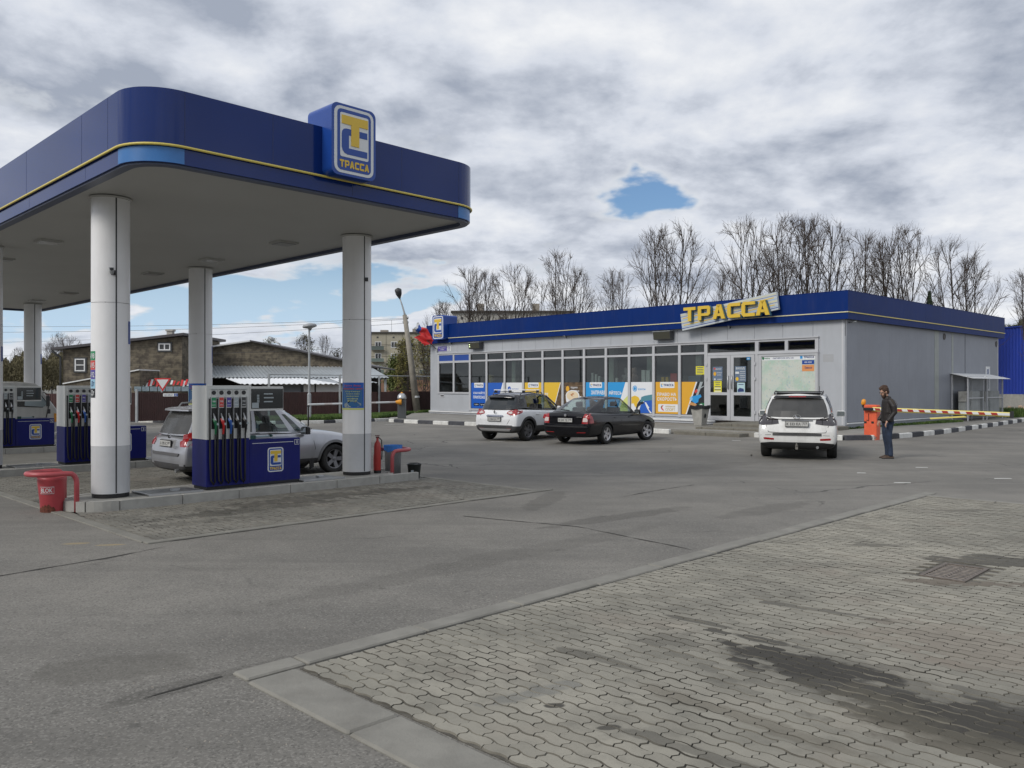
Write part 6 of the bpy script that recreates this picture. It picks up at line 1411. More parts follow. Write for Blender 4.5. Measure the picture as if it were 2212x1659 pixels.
MB().tube([(0, 0, 0), at(350, 845, d0) - yl, at(351, 822, d0) - yl], .05, 7).obj('post', galv, ys)
c = at(351.5, 828, d0 - .05) - yl; s = .41
def tri(k): return [(c.x - s * k, c.z + .22 * k + .03), (c.x, c.z - .42 * k + .03), (c.x + s * k, c.z + .22 * k + .03)]
f = Flat((0, c.y, 0), (1, 0, 0), (0, -1, 0), ys); f.shape('sign_border', tri(1.0), 0, .02, red); f.shape('sign_face', tri(.70), .02, .024, sign_white)

# ------------------------------------------------------------------ barriers
b1 = empty('barrier', Vector((ground_at(868, 911).x, ground_at(868, 911).y, 0)), 0, 'grey barrier post with silver dome and closed white arm by the verge', 'barrier'); bl = b1.location.copy()
mb = MB(); mb.box(-.20, .20, -.16, .16, 0, 1.16, bev=.03); mb.obj('post', mat('barrier_grey', (.085, .092, .095), .4), b1)
mb = MB(); mb.sm = True; mb.lathe([(.235, 0), (.235, .05), (.20, .17), (.12, .26), (.02, .29)], 20); mb.obj('dome', mat('silver', (.45, .46, .47), .3, metal=.5), b1, loc=(0, 0, 1.16))
mb = MB(); mb.sm = True; mb.lathe([(.07, 0), (.06, .05), (.01, .07)], 12); mb.obj('beacon', amber, b1, loc=(0, 0, 1.43))
e = at(666, 874, 37.5) - bl; st_ = Vector((-.10, -.22, 1.0)); dirv = (e - st_)
mb = MB(); mb.sm = True; mb.tube([st_ + Vector((.12, 0, 0)), st_, st_ + dirv * .05], [.14, .13, .05], 12); mb.obj('arm_clamp', amber, b1)
for k in range(12): MB().tube([st_ + dirv * (.04 + k * .08), st_ + dirv * (.04 + (k + 1) * .08)], .045, 8).obj('arm_section', sign_white if k % 3 else mat('arm_cream', (.55, .5, .48), .5), b1)
pr = empty('arm_rest', Vector((e.x + bl.x, e.y + bl.y, 0)), 0, 'thin black rest post under the end of the white barrier arm', 'post'); MB().tube([(0, 0, 0), (0, 0, e.z - .02)], .035, 7).obj('post', black_gloss, pr); MB().box(-.06, .06, -.05, .05, e.z - .09, e.z - .05).obj('fork', black_gloss, pr)
b2 = empty('barrier', Vector((12.12, 27.95, 0)), R(-44), 'orange barrier post with a red and white striped yellow arm', 'barrier')
mb = MB(); mb.box(-.21, .21, -.17, .17, .0, 1.17, bev=.02); mb.obj('post', orange, b2)
MB().box(-.20, .20, -.175, -.16, .02, .12).obj('rust_patch', mat('rust_grey', (.22, .14, .12), .8, var=.4, vscale=12), b2)
MB().box(-.19, .16, -.30, -.17, .98, 1.08, bev=.02).obj('arm_hub', black_gloss, b2)
for x in (-.20, .04): MB().box(x, x + .08, -.18, -.17, .55, .62).obj('lock', black, b2)
mb = MB().tube([(-.05, -.175, .88), (-.05, -.175, .64)], .012, 5); mb.tube([(-.05, -.175, .64), (-.12, -.175, .66)], .012, 5); mb.obj('scratch_mark', mat('dark_red', (.10, .02, .02), .5), b2)
mb = MB(); mb.sm = True; mb.lathe([(.055, 0), (.075, .05), (.07, .16), (.03, .20)], 14); mb.obj('beacon', amber, b2, loc=(-.30, 0, 1.16), rot=(0, R(10), 0)); MB().tube([(-.2, 0, 1.05), (-.30, 0, 1.10), (-.30, 0, 1.18)], .035, 7).obj('beacon_arm', black, b2)
ex_ = Vector((15.15, 25.0, 0)) - Vector((12.12, 27.95, 0)); Lb = ex_.length
arm = empty('arm', (0, -.24, 1.03)); arm.parent = b2; arm.rotation_euler = (0, R(1.2), 0)
yb = mat('yellow_boom', (.70, .60, .16), .4, var=.08)
mb = MB(); mb.sm = True
Pp = [(.040 * math.cos(R(a)) , .070 * math.sin(R(a))) for a in range(0, 360, 30)]
mb = MB(); mb.prism(Pp, .10, Lb - .08, Matrix(((0, 0, 1, 0), (1, 0, 0, 0), (0, 1, 0, 0), (0, 0, 0, 1)))); mb.obj('boom', yb, arm)
MB().box(.05, Lb - .06, -.049, -.045, -.032, .042).obj('stripe_band', sign_white, arm)
k = 0; x = .18
while x < Lb - .35:
    mb = MB(); V = [(x, 0, .042), (x + .17, 0, .042), (x + .21, 0, -.032), (x + .04, 0, -.032)]; mb.add([(a, -.049, c_) for a, b, c_ in V] + [(a, -.052, c_) for a, b, c_ in V], [(0, 1, 2, 3), (7, 6, 5, 4), (0, 4, 5, 1), (1, 5, 6, 2), (2, 6, 7, 3), (3, 7, 4, 0)]); mb.obj('red_stripe', mat('stripe_red', (.34, .03, .025), .4), arm); x += .345
MB().box(Lb - .08, Lb, -.06, .06, -.10, .10).obj('end_cap', black, arm)
mb = MB(); mb.add([(1.9, -.07, -.20), (2.9, -.06, -.09), (3.0, -.06, -.13), (1.95, -.07, -.24), (1.9, -.05, -.20), (2.9, -.04, -.09), (3.0, -.04, -.13), (1.95, -.05, -.24)], [(0, 1, 2, 3), (7, 6, 5, 4), (0, 4, 5, 1), (1, 5, 6, 2), (2, 6, 7, 3), (3, 7, 4, 0)]); mb.obj('broken_strip', yb, arm)

# ------------------------------------------------------------------ cars  (x forward from the rear axle, y left, z up)
def bake(o):
    dg = bpy.context.evaluated_depsgraph_get(); me = bpy.data.meshes.new_from_object(o.evaluated_get(dg)); return me
def cr(P, t):
    """Catmull-Rom through P at t in 0..1"""
    n = len(P) - 1; f = min(t * n, n - 1e-6); i = int(f); f -= i
    a, b, c, d = P[max(i - 1, 0)], P[i], P[i + 1], P[min(i + 2, n)]
    return 0.5 * ((2 * b) + (c - a) * f + (2 * a - 5 * b + 4 * c - d) * f * f + (3 * b - a - 3 * c + d) * f ** 3)
def tyre_and_rim(parent, x, y, r, w, style, out, steer=0):
    """out = +1 / -1 : which way the outer face looks along y"""
    wh = empty('wheel', (x, y, r), R(steer)); wh.parent = parent
    Mx = Matrix.Rotation(R(-90 * out), 4, 'X')       # z axis -> outward
    rr_ = r * .66
    mb = MB(); mb.sm = True; h = w / 2
    mb.lathe([(rr_, -h), (r * .93, -h), (r * .985, -h * .8), (r, -h * .4), (r, h * .4), (r * .985, h * .8), (r * .93, h), (rr_, h * .92), (rr_ * .98, h * .6), (rr_ * .96, -h * .5)], 32, Mx, cap=False)
    mb.obj('tyre', rubber, wh)
    m = {'silver': alloy, 'dark': alloy_d}[style[0]]
    mb = MB(); mb.sm = True; mb.lathe([(rr_ * .99, h * .90), (rr_ * .93, h * .88), (rr_ * .90, h * .2), (rr_ * .90, -h * .5)], 28, Mx, cap=False)
    mb.sm = False
    n = style[1]
    for k in range(n):
        a = 2 * math.pi * k / n
        for da in ((-.13, .13) if style[2] == 'double' else (0,)):
            c0, s0 = math.cos(a + da * 1.5), math.sin(a + da * 1.5); c1, s1 = math.cos(a + da * .4), math.sin(a + da * .4)
            wo, wi = (.045, .06) if style[2] == 'double' else ((.085, .07) if n <= 5 else (.05, .04)); wo *= rr_ / .2; wi *= rr_ / .2
            o_ = Vector((c0, s0, 0)) * rr_ * .93; i_ = Vector((c1, s1, 0)) * rr_ * .12; t = Vector((-s0, c0, 0)); t2 = Vector((-s1, c1, 0))
            zo, zi = h * .74, h * .62
            V = [i_ - t2 * wi / 2, o_ - t * wo / 2, o_ + t * wo / 2, i_ + t2 * wi / 2]
            mb.add([(v.x, v.y, z) for v, z in zip(V, (zi, zo, zo, zi))] + [(v.x, v.y, z - .03) for v, z in zip(V, (zi, zo, zo, zi))], [(0, 1, 2, 3), (7, 6, 5, 4), (0, 4, 5, 1), (3, 2, 6, 7)], Mx)
    mb.lathe([(rr_ * .20, h * .5), (rr_ * .20, h * .68), (rr_ * .12, h * .74)], 14, Mx)
    mb.obj('rim', m, wh)
    MB().lathe([(rr_ * .86, -h * .4), (rr_ * .86, -h * .38)], 20, Mx).obj('brake_disc', mat('brake', (.03, .03, .03), .5, metal=.3), wh)
    return wh
class Car:
    def __init__(s, name, loc, heading, label, cat, P, scale=1.0):
        s.root = empty(name, (loc[0], loc[1], 0), R(90 - heading), label, cat); s.P = P
        s.root.scale = (scale,) * 3
        s.build()
    def build(s):
        P = s.P; st = P['stations']; V = []; Fc = []; ring = None
        for (x, zb, w, zbelt, ztop, wt) in st:
            dz = zbelt - zb
            half = [(0, zb), (.72 * w, zb), (.93 * w, zb + .06), (.985 * w, zb + .30 * dz), (w, zb + .60 * dz), (.985 * w, zb + .86 * dz), (.945 * w, zbelt), (wt, ztop), (.45 * wt, ztop + .02), (0, ztop + .028)]
            r_ = [(x, y, z) for y, z in half] + [(x, -y, z) for y, z in reversed(half[1:-1])]
            ring = len(r_); V += r_
        n = len(st)
        for i in range(n - 1):
            for k in range(ring): Fc.append((i * ring + k, i * ring + (k + 1) % ring, (i + 1) * ring + (k + 1) % ring, (i + 1) * ring + k))
        # caps as strips of quads
        m = 9
        for base, flip in ((0, False), ((n - 1) * ring, True)):
            for k in range(m):
                a, b = base + k, base + k + 1; c, d = base + (ring - k - 1) % ring, base + (ring - k) % ring
                q = (a, b, c, d) if k > 0 and k < m - 1 else ((a, b, c) if k == 0 else (a, b, d))
                if k == 0: q = (base, base + 1, base + ring - 1)
                elif k == m - 1: q = (base + k, base + k + 1, base + ring - k)
                else: q = (base + k, base + k + 1, base + ring - k - 1, base + ring - k)
                Fc.append(tuple(reversed(q)) if not flip else q)
        me = bpy.data.meshes.new('body'); me.from_pydata(V, [], Fc); me.update()
        bm = bmesh.new(); bm.from_mesh(me); bmesh.ops.recalc_face_normals(bm, faces=bm.faces); bm.to_mesh(me); bm.free()
        o = bpy.data.objects.new('tmp', me); COL.objects.link(o)
        md = o.modifiers.new('s', 'SUBSURF'); md.levels = 3; md.render_levels = 3
        # wheel wells
        cut = MB(); wr = P['wr'] * 1.16
        for x in (0, P['wb']):
            for sgn in (-1, 1):
                M = Matrix.Translation((x, sgn * (P['w'] - .17), P['wr'] * 1.0)) @ Matrix.Rotation(R(90), 4, 'X')
                cut.lathe([(wr, -.32), (wr, .32)], 36, M)
        co = bpy.data.objects.new('cut', cut.mesh('cut', black)); COL.objects.link(co)
        bm = bmesh.new(); bm.from_mesh(co.data); bmesh.ops.recalc_face_normals(bm, faces=bm.faces); bm.to_mesh(co.data); bm.free()
        bo = o.modifiers.new('b', 'BOOLEAN'); bo.operation = 'DIFFERENCE'; bo.object = co; bo.solver = 'EXACT'
        body = bake(o); bpy.data.objects.remove(o); bpy.data.objects.remove(co)
        s.paint = P['paint']; low = P.get('low', s.paint)
        bm = bmesh.new(); bm.from_mesh(body)
        for zc in P.get('cuts', []): bmesh.ops.bisect_plane(bm, geom=bm.verts[:] + bm.edges[:] + bm.faces[:], plane_co=(0, 0, zc), plane_no=(0, 0, 1))
        dk = P['deck']        # (x0, x1, z) : inside the cabin the deck is dark
        for f in bm.faces:
            c = f.calc_center_median(); f.smooth = True; f.material_index = 0
            if P.get('cuts') and c.z < P['cuts'][0]: f.material_index = 1
            for x in (0, P['wb']):
                if (c.x - x) ** 2 + (c.z - P['wr']) ** 2 < (wr * 1.012) ** 2: f.material_index = 2
            if dk[0] < c.x < dk[1] and abs(c.y) < dk[3] and c.z > dk[2] and f.normal.z > .6: f.material_index = 2
            if f.normal.z < -.8: f.material_index = 2
        for e in bm.edges:
            if len(e.link_faces) == 2 and e.calc_face_angle(0) > R(38): e.smooth = False
        body.materials.clear()
        for m_ in (s.paint, low, black): body.materials.append(m_)
        bm.to_mesh(body)
        s.body = link('body', body, s.root); s.bvh = BVHTree.FromBMesh(bm); bm.free()
        # greenhouse
        s.top = P.get('roofpaint', s.paint)
        gb, gr = [Vector(p) for p in P['gbase']], [Vector(p) for p in P['groof']]
        # half outline from rear centre to front centre; panels between named indices
        frame = MB(); frame.sm = True
        def pt(i0, i1, u, v, side):
            k = i0 + (i1 - i0) * u; i = min(int(k), len(gb) - 2); f = k - i
            a = cr(gb, k / (len(gb) - 1)); b = cr(gr, k / (len(gr) - 1)); a.y = max(a.y, 0); b.y = max(b.y, 0); q = a.lerp(b, v)
            out = Vector((a.x - (gb[0].x + gb[-1].x) / 2, a.y * 1.2, 0)); 
            bulge = P.get('bulge', .03) * math.sin(math.pi * min(1, v * 1.0)) 
            if abs(a.y) > .5: q += Vector((0, 1, 0)) * bulge
            else: q += Vector((-1 if a.x < gb[len(gb) // 2].x else 1, 0, 0)) * bulge
            return Vector((q.x, q.y * side, q.z))
        for (i0, i1, mu0, mu1, mv0, mv1, gm, nm) in P['panels']:
            wrap = (i0 == 0 or i1 == len(gb) - 1)
            for side in (1, -1):
                us = [0, mu0] + [mu0 + (1 - mu0 - mu1) * k / 4 for k in (1, 2, 3)] + [1 - mu1, 1]; vs = [0, mv0, mv0 + (1 - mv0 - mv1) / 3, mv0 + (1 - mv0 - mv1) * 2 / 3, 1 - mv1, 1]
                gl = MB(); gl.sm = True
                for a in range(len(us) - 1):
                    for b in range(len(vs) - 1):
                        if us[a + 1] - us[a] < 1e-6 or vs[b + 1] - vs[b] < 1e-6: continue
                        quad = [pt(i0, i1, us[a], vs[b], side), pt(i0, i1, us[a + 1], vs[b], side), pt(i0, i1, us[a + 1], vs[b + 1], side), pt(i0, i1, us[a], vs[b + 1], side)]
                        if side < 0: quad.reverse()
                        inner = 1 <= a <= 4 and 1 <= b <= 3 and gm is not None
                        (gl if inner else frame).add(quad, [(0, 1, 2, 3)])
                if gm is not None and gl.f:
                    if (nm == 'side_window' and P.get('open_door') and side < 0 and i0 == P['open_door']): continue
                    gl.obj(nm, gm, s.root)
        # roof
        rows = [pt(0, len(gb) - 1, k / 16, 1, 1) for k in range(17)]
        for k in range(16):
            a, b = rows[k], rows[k + 1]; prev = None
            for j in range(7):
                f = 1 - j / 3; cz = P.get('crown', .035)
                pa, pb = Vector((a.x, a.y * f, a.z + cz * (1 - f * f) * min(1, abs(a.y) * 2))), Vector((b.x, b.y * f, b.z + cz * (1 - f * f) * min(1, abs(b.y) * 2)))
                if prev: frame.add([prev[0], prev[1], pb, pa], [(0, 1, 2, 3)])
                prev = (pa, pb)
        me = frame.mesh('cabin_shell', s.top)
        bm = bmesh.new(); bm.from_mesh(me); bmesh.ops.remove_doubles(bm, verts=bm.verts, dist=.004); bmesh.ops.recalc_face_normals(bm, faces=bm.faces)
        for e in bm.edges:
            if len(e.link_faces) == 2 and e.calc_face_angle(0) > R(40): e.smooth = False
        bm.to_mesh(me); s.bvh2 = BVHTree.FromBMesh(bm); bm.free()
        s.shell = link('cabin_shell', me, s.root)
        # seats
        sm_ = mat('seat_cloth', (.03, .03, .032), .8); bz = P['deck'][2]
        for (x, y) in P['seats']: 
            MB().box(x - .08, x + .06, y - .24, y + .24, bz - .3, bz + .22, bev=.04).obj('seat_back', sm_, s.root); MB().box(x - .05, x + .04, y - .12, y + .12, bz + .24, bz + .40, bev=.03).obj('headrest', sm_, s.root)
        for x in (0, P['wb']):
            for sgn in (-1, 1): tyre_and_rim(s.root, x, sgn * (P['w'] - P.get('tw', .22) / 2 - P.get('tin', .02)), P['wr'], P.get('tw', .22), P['rim'], sgn, P.get('steer', 0) if x > 0 else 0)
    def cast(s, p, d):
        best = None
        for b in (s.bvh, s.bvh2):
            h = b.ray_cast(p, d)
            if h[0] is not None and (best is None or h[3] < best[1]): best = (h[0], h[3])
        return best[0] if best else None
    def decal(s, name, pts, view, m, off=.008, sub=2, back=.03, parent=None, holes=None):
        """pts in the plane seen from behind ('r'), front ('f'), the right ('R') or left ('L') side: (horizontal car coord, z)"""
        bm = bmesh.new(); vs = [bm.verts.new((a, b, 0)) for a, b in pts]; bm.faces.new(vs)
        bmesh.ops.triangulate(bm, faces=bm.faces[:])
        for _ in range(sub): bmesh.ops.subdivide_edges(bm, edges=bm.edges[:], cuts=1, use_grid_fill=True)
        bmesh.ops.triangulate(bm, faces=bm.faces[:])
        D = {'r': Vector((1, 0, 0)), 'f': Vector((-1, 0, 0)), 'R': Vector((0, 1, 0)), 'L': Vector((0, -1, 0))}[view]
        miss = []; ks = 0 if view in 'rf' else 1; raw = {}
        for v in bm.verts:
            a, b = v.co.x, v.co.y
            o = {'r': Vector((-6, a, b)), 'f': Vector((9, a, b)), 'R': Vector((a, -4, b)), 'L': Vector((a, 4, b))}[view]
            raw[v] = (o, s.cast(o, D))
        dd_ = sorted((h - o)[ks] * D[ks] for o, h in raw.values() if h is not None); med_ = dd_[len(dd_) // 3] if dd_ else 0
        for v in bm.verts:
            o, h = raw[v]
            if h is None or abs((h - o)[ks] * D[ks] - med_) > .30: miss.append((v, o))
            else: v.co = h - D * off
        for v in []:
            a, b = v.co.x, v.co.y
            o = {'r': Vector((-6, a, b)), 'f': Vector((9, a, b)), 'R': Vector((a, -4, b)), 'L': Vector((a, 4, b))}[view]
            h = s.cast(o, D)
            if h is None: miss.append((v, o))
            else: v.co = h - D * off
        good = [v.co.copy() for v in bm.verts if v not in [q[0] for q in miss]]
        for v, o in miss:
            if good:
                near = min(good, key=lambda c: (c.y - o.y) ** 2 + (c.z - o.z) ** 2 if view in 'rf' else (c.x - o.x) ** 2 + (c.z - o.z) ** 2)
                v.co = Vector((near.x, o.y, o.z)) if view in 'rf' else Vector((o.x, near.y, o.z))
        bmesh.ops.recalc_face_normals(bm, faces=bm.faces)
        be = [e for e in bm.edges if len(e.link_faces) == 1]
        r = bmesh.ops.extrude_edge_only(bm, edges=be)
        for v in [g_ for g_ in r['geom'] if isinstance(g_, bmesh.types.BMVert)]: v.co += D * back
        for f in bm.faces: f.smooth = True
        for e in bm.edges:
            if len(e.link_faces) == 2 and e.calc_face_angle(0) > R(40): e.smooth = False
        me = bpy.data.meshes.new(name); bm.to_mesh(me); bm.free(); me.materials.append(m); return link(name, me, parent or s.root)
    def line(s, name, pts, view, w, m, off=.003):
        for i in range(len(pts) - 1):
            a, b = Vector(pts[i]), Vector(pts[i + 1]); d = (b - a).normalized(); n = Vector((-d.y, d.x)) * w / 2
            n_ = max(1, int((b - a).length / .12)); q = [a + (b - a) * k / n_ for k in range(n_ + 1)]
            P_ = [tuple(c + n) for c in q] + [tuple(c - n) for c in reversed(q)]
            s.decal(name, P_, view, m, off, 0, .01)
    def mirror_part(s, x, y, z, m, sgn, big=1.0):
        h = MB(); h.sm = True
        Pm = [(.02, -.10), (.05, -.09), (.075, 0), (.06, .08), (.02, .10)]
        o = MB().box(-.05 * big, .07 * big, -.11 * big, .11 * big, -.08 * big, .08 * big, bev=.03).obj('mirror', m, s.root, loc=(x, y + sgn * .08, z))
        MB().box(-.053 * big, -.05 * big, -.09 * big, .09 * big, -.06 * big, .06 * big).obj('mirror_glass', mat('mirror_glass', (.4, .45, .48), .05, metal=.9), o)
        return o
    def plate(s, text1, text2, x, z, w=.52, h=.115, y=0):
        f = Flat((x, y + w / 2, z), (0, -1, 0), (-1, 0, 0), s.root)
        fr_ = f.rect('plate_frame', -.012, w + .012, -.012, h + .012, -.03, .0, black_gloss); f.parent = fr_
        f.rect('number_plate', 0, w, 0, h, 0, .004, plate_m); f.text(text1, w * .36, h * .48, w * .62, h * .62, .006, P_black, bold=.02); f.text(text2, w * .86, h * .60, w * .19, h * .45, .006, P_black, bold=.02)
        f.rect('plate_divider', w * .735, w * .742, .005, h - .005, .004, .006, P_black)
def arcpts(cx, cz, r0, r1, a0, a1, n=12):
    return [(cx + r1 * math.cos(R(a0 + (a1 - a0) * k / n)), cz + r1 * math.sin(R(a0 + (a1 - a0) * k / n))) for k in range(n + 1)] + [(cx + r0 * math.cos(R(a1 - (a1 - a0) * k / n)), cz + r0 * math.sin(R(a1 - (a1 - a0) * k / n))) for k in range(n + 1)]
def arch(c, view, r0, r1, m, name='wheel_arch', a0=-12, a1=192, off=.012):
    for x in (0, c.P['wb']):
        for k in range(8):
            q0 = a0 + (a1 - a0) * k / 8; q1 = a0 + (a1 - a0) * (k + 1) / 8
            c.decal(name, arcpts(x, c.P['wr'], r0, r1, q0, q1, 3), view, m, off, 0, .03)

seam_k = mat('panel_gap', (.01, .01, .01), .7)
# --- white SUV seen from behind
lex_paint = mat('car_white', (.72, .72, .70), .30, coat=.6, var=.05, vscale=2.5, dirt=.28)
LX = dict(w=.925, wb=2.715, wr=.362, paint=lex_paint, low=black, cuts=[.40], deck=(-.7, 2.2, .98, .76), rim=('silver', 5, 'single'), tw=.235, bulge=.035, crown=.04,
    stations=[(-1.06, .50, .62, .66, .66, .50), (-1.04, .34, .84, .70, .72, .70), (-.98, .27, .90, .86, .92, .76), (-.86, .25, .915, .98, 1.02, .78), (-.5, .23, .925, 1.0, 1.03, .80), (.3, .22, .925, 1.0, 1.02, .80), (1.3, .22, .925, .98, 1.0, .80), (2.0, .22, .925, .96, 1.0, .76), (2.4, .23, .92, .92, .99, .70), (3.0, .25, .90, .84, .92, .62), (3.45, .30, .82, .72, .80, .55), (3.64, .40, .62, .60, .66, .42)],
    gbase=[(-.965, 0, 1.0), (-.94, .42, 1.0), (-.86, .745, 1.02), (-.25, .815, 1.03), (.62, .83, 1.02), (1.55, .82, 1.0), (2.02, .74, 1.0), (2.32, .40, 1.02), (2.40, 0, 1.03)],
    groof=[(-.60, 0, 1.585), (-.58, .35, 1.58), (-.52, .585, 1.555), (-.15, .63, 1.60), (.62, .64, 1.625), (1.15, .62, 1.60), (1.28, .56, 1.585), (1.42, .3, 1.595), (1.46, 0, 1.60)],
    panels=[(0, 2, 0, .07, .06, .13, dusty_glass, 'rear_window'), (2, 3, .18, .10, .10, .12, car_glass, 'side_window'), (3, 4, .06, .06, .06, .10, car_glass, 'side_window'), (4, 5, .06, .12, .06, .10, car_glass, 'side_window'), (5, 6, .3, .3, .1, .1, None, ''), (6, 8, .08, 0, .06, .06, car_glass, 'windscreen')],
    seats=[(.15, .40), (.15, -.40), (1.15, .40), (1.15, -.40)])
cpos = ground_at(1724, 988)
th = R(21.5)
lx = Car('white_suv', (cpos.x + .02 + math.sin(th) * .05, cpos.y + .15, 0), 21.5, 'white SUV with tow hitch, parked facing the shop entrance', 'car', LX)
lx.root.location.x += 0.03
for sg_ in (1, -1):
    lx.decal('tail_light', [(sg_ * .42, .885), (sg_ * .58, .86), (sg_ * .80, .845), (sg_ * .905, .86), (sg_ * .895, .95), (sg_ * .83, 1.06), (sg_ * .76, 1.13), (sg_ * .70, 1.10), (sg_ * .60, 1.03), (sg_ * .44, .985)][::sg_], 'r', tail_smoke, .012, 2)
    lx.decal('reflector', [(sg_ * .53, .485), (sg_ * .76, .495), (sg_ * .78, .535), (sg_ * .74, .545), (sg_ * .53, .53)][::sg_], 'r', tail_red, .006, 1)
    lx.decal('lamp_divider', [(sg_ * .575, .865), (sg_ * .59, .865), (sg_ * .585, 1.02), (sg_ * .57, 1.01)][::sg_], 'r', seam_k, .014, 0, .01)
lx.decal('bumper_step', [(-.56, .600), (.56, .600), (.56, .655), (-.56, .655)], 'r', clad_m, .02, 2)
lx.decal('diffuser', [(-.80, .30), (.80, .30), (.84, .41), (.6, .435), (-.6, .435), (-.84, .41)], 'r', black, .008, 2)
lx.decal('chrome_bar', [(-.36, .955), (.36, .955), (.36, .985), (-.36, .985)], 'r', mat('dull_chrome', (.25, .25, .25), .3, metal=.6), .03, 1)
lx.decal('plate_recess', [(-.30, .80), (.30, .80), (.33, .95), (-.33, .95)], 'r', lex_paint, -.0, 1)
lx.line('panel_gap', [(-.66, .68), (-.40, .662), (.40, .662), (.66, .68)], 'r', .012, seam_k); lx.line('panel_gap', [(.66, .68), (.72, .84)], 'r', .012, seam_k); lx.line('panel_gap', [(-.66, .68), (-.72, .84)], 'r', .012, seam_k)
lx.line('panel_gap', [(-.84, .60), (-.60, .61)], 'r', .008, seam_k); lx.line('panel_gap', [(.84, .60), (.60, .61)], 'r', .008, seam_k)
lx.plate('К 333 КА', '777', -1.07, .825)
f = Flat((-1.045, 0, 1.05), (0, -1, 0), (-1, 0, 0), lx.root); mb = MB()
mb.tube([(-1.035, .085 * math.cos(R(a)), 1.055 + .055 * math.sin(R(a))) for a in range(0, 360, 20)], .008, 5, closed=True); mb.tube([(-1.04, .03, 1.09), (-1.045, .015, 1.05), (-1.05, -.02, 1.03), (-1.045, -.06, 1.035)], .008, 5); mb.obj('badge', chrome, lx.root)
lx.decal('wiper', [(-.22, 1.135), (.26, 1.165), (.27, 1.20), (.20, 1.195), (-.22, 1.16)], 'r', black, .02, 1)
lx.decal('spoiler', [(-.57, 1.515), (.57, 1.515), (.52, 1.565), (-.52, 1.565)], 'r', black_gloss, .08, 2, .1)
lx.decal('brake_light', [(-.2, 1.53), (.2, 1.53), (.2, 1.55), (-.2, 1.55)], 'r', tail_red, .085, 1)
for sg_ in (1, -1):
    MB().tube([(-.38, sg_ * .56, 1.60), (-.30, sg_ * .565, 1.635), (.3, sg_ * .58, 1.67), (.95, sg_ * .57, 1.65), (1.05, sg_ * .57, 1.62)], .018, 6).obj('roof_rail', black_gloss, lx.root, smooth=True)
    lx.mirror_part(1.72, sg_ * .92, 1.06, lex_paint, sg_, 1.0)
MB().tube([(-.15, .56, 1.66), (-.15, -.56, 1.66)], .012, 6).obj('cross_bar', black_gloss, lx.root)
MB().tube([(-.15, -.5, 1.62), (-.22, -.5, 1.80)], .006, 5).obj('aerial', black_gloss, lx.root)
mb = MB().tube([(-.85, 0, .33), (-1.13, 0, .33), (-1.16, 0, .36), (-1.16, 0, .42)], .02, 7); mb.box(-1.15, -1.10, -.03, .03, .27, .38); mb.obj('tow_hitch', mat('tow_grey', (.20, .19, .17), .6, metal=.3), lx.root)
MB().tube([(-.9, -.45, .33), (-1.04, -.47, .32)], .035, 8).obj('exhaust', steel, lx.root); MB().box(-.95, -.85, -.6, .6, .28, .34).obj('underbody', black, lx.root)

MB().box(-.45, 1.0, -.53, .53, 1.628, 1.640, bev=.02).obj('roof_glass', black_gloss, lx.root)
# --- black liftback
blk = mat('car_black', (.004, .004, .006), .16, spec=.4, coat=.25, var=.0)
OC = dict(w=.885, wb=2.578, wr=.318, paint=blk, deck=(-.90, 2.0, .90, .74), rim=('silver', 5, 'single'), tw=.205, steer=-16, bulge=.025, crown=.035,
    stations=[(-1.06, .46, .60, .60, .60, .50), (-1.035, .32, .80, .70, .70, .68), (-1.0, .26, .86, .88, .93, .74), (-.92, .23, .875, .93, 1.0, .76), (-.5, .21, .885, .945, 1.0, .76), (.3, .20, .885, .93, .95, .78), (1.3, .20, .885, .91, .93, .76), (1.95, .20, .88, .89, .93, .72), (2.35, .21, .875, .86, .91, .66), (2.85, .24, .855, .79, .84, .60), (3.30, .28, .78, .66, .72, .50), (3.47, .36, .58, .54, .60, .40)],
    gbase=[(-.93, 0, 1.015), (-.90, .36, 1.012), (-.80, .64, 1.0), (-.42, .745, .985), (.78, .80, .955), (1.72, .78, .93), (2.0, .70, .92), (2.28, .38, .93), (2.36, 0, .93)],
    groof=[(.10, 0, 1.415), (.11, .30, 1.41), (.14, .50, 1.385), (.26, .55, 1.405), (.86, .585, 1.440), (1.24, .565, 1.415), (1.30, .50, 1.40), (1.40, .28, 1.415), (1.44, 0, 1.42)],
    panels=[(0, 2, 0, .08, .06, .10, car_glass_l, 'rear_window'), (2, 3, .3, .3, .1, .1, None, ''), (3, 4, .20, .04, .05, .11, car_glass_l, 'side_window'), (4, 5, .04, .13, .05, .11, car_glass_l, 'side_window'), (5, 6, .3, .3, .1, .1, None, ''), (6, 8, .06, 0, .05, .05, car_glass_l, 'windscreen')],
    seats=[(.30, .38), (.30, -.38), (1.15, .38), (1.15, -.38)])
oc = Car('black_liftback', (2.28, 26.28, 0), 38, 'black liftback saloon with its front wheels turned, parked in the middle', 'car', OC)
for sg_ in (1, -1):
    oc.decal('tail_light', [(sg_ * .60, .66), (sg_ * .865, .655), (sg_ * .872, .80), (sg_ * .86, .90), (sg_ * .80, .965), (sg_ * .66, .955), (sg_ * .615, .80)][::sg_], 'r', tail_red, .012, 2)
    oc.decal('lamp_clear', [(sg_ * .63, .715), (sg_ * .79, .72), (sg_ * .80, .775), (sg_ * .75, .84), (sg_ * .64, .835)][::sg_], 'r', tail_clear, .018, 1)
    oc.decal('reflector', [(sg_ * .42, .375), (sg_ * .72, .38), (sg_ * .72, .40), (sg_ * .42, .395)][::sg_], 'r', tail_red, .006, 1)
oc.decal('tail_light', [(-.62, .66), (-.87, .66), (-.93, .80)], 'r', tail_red, .004, 1) if False else None
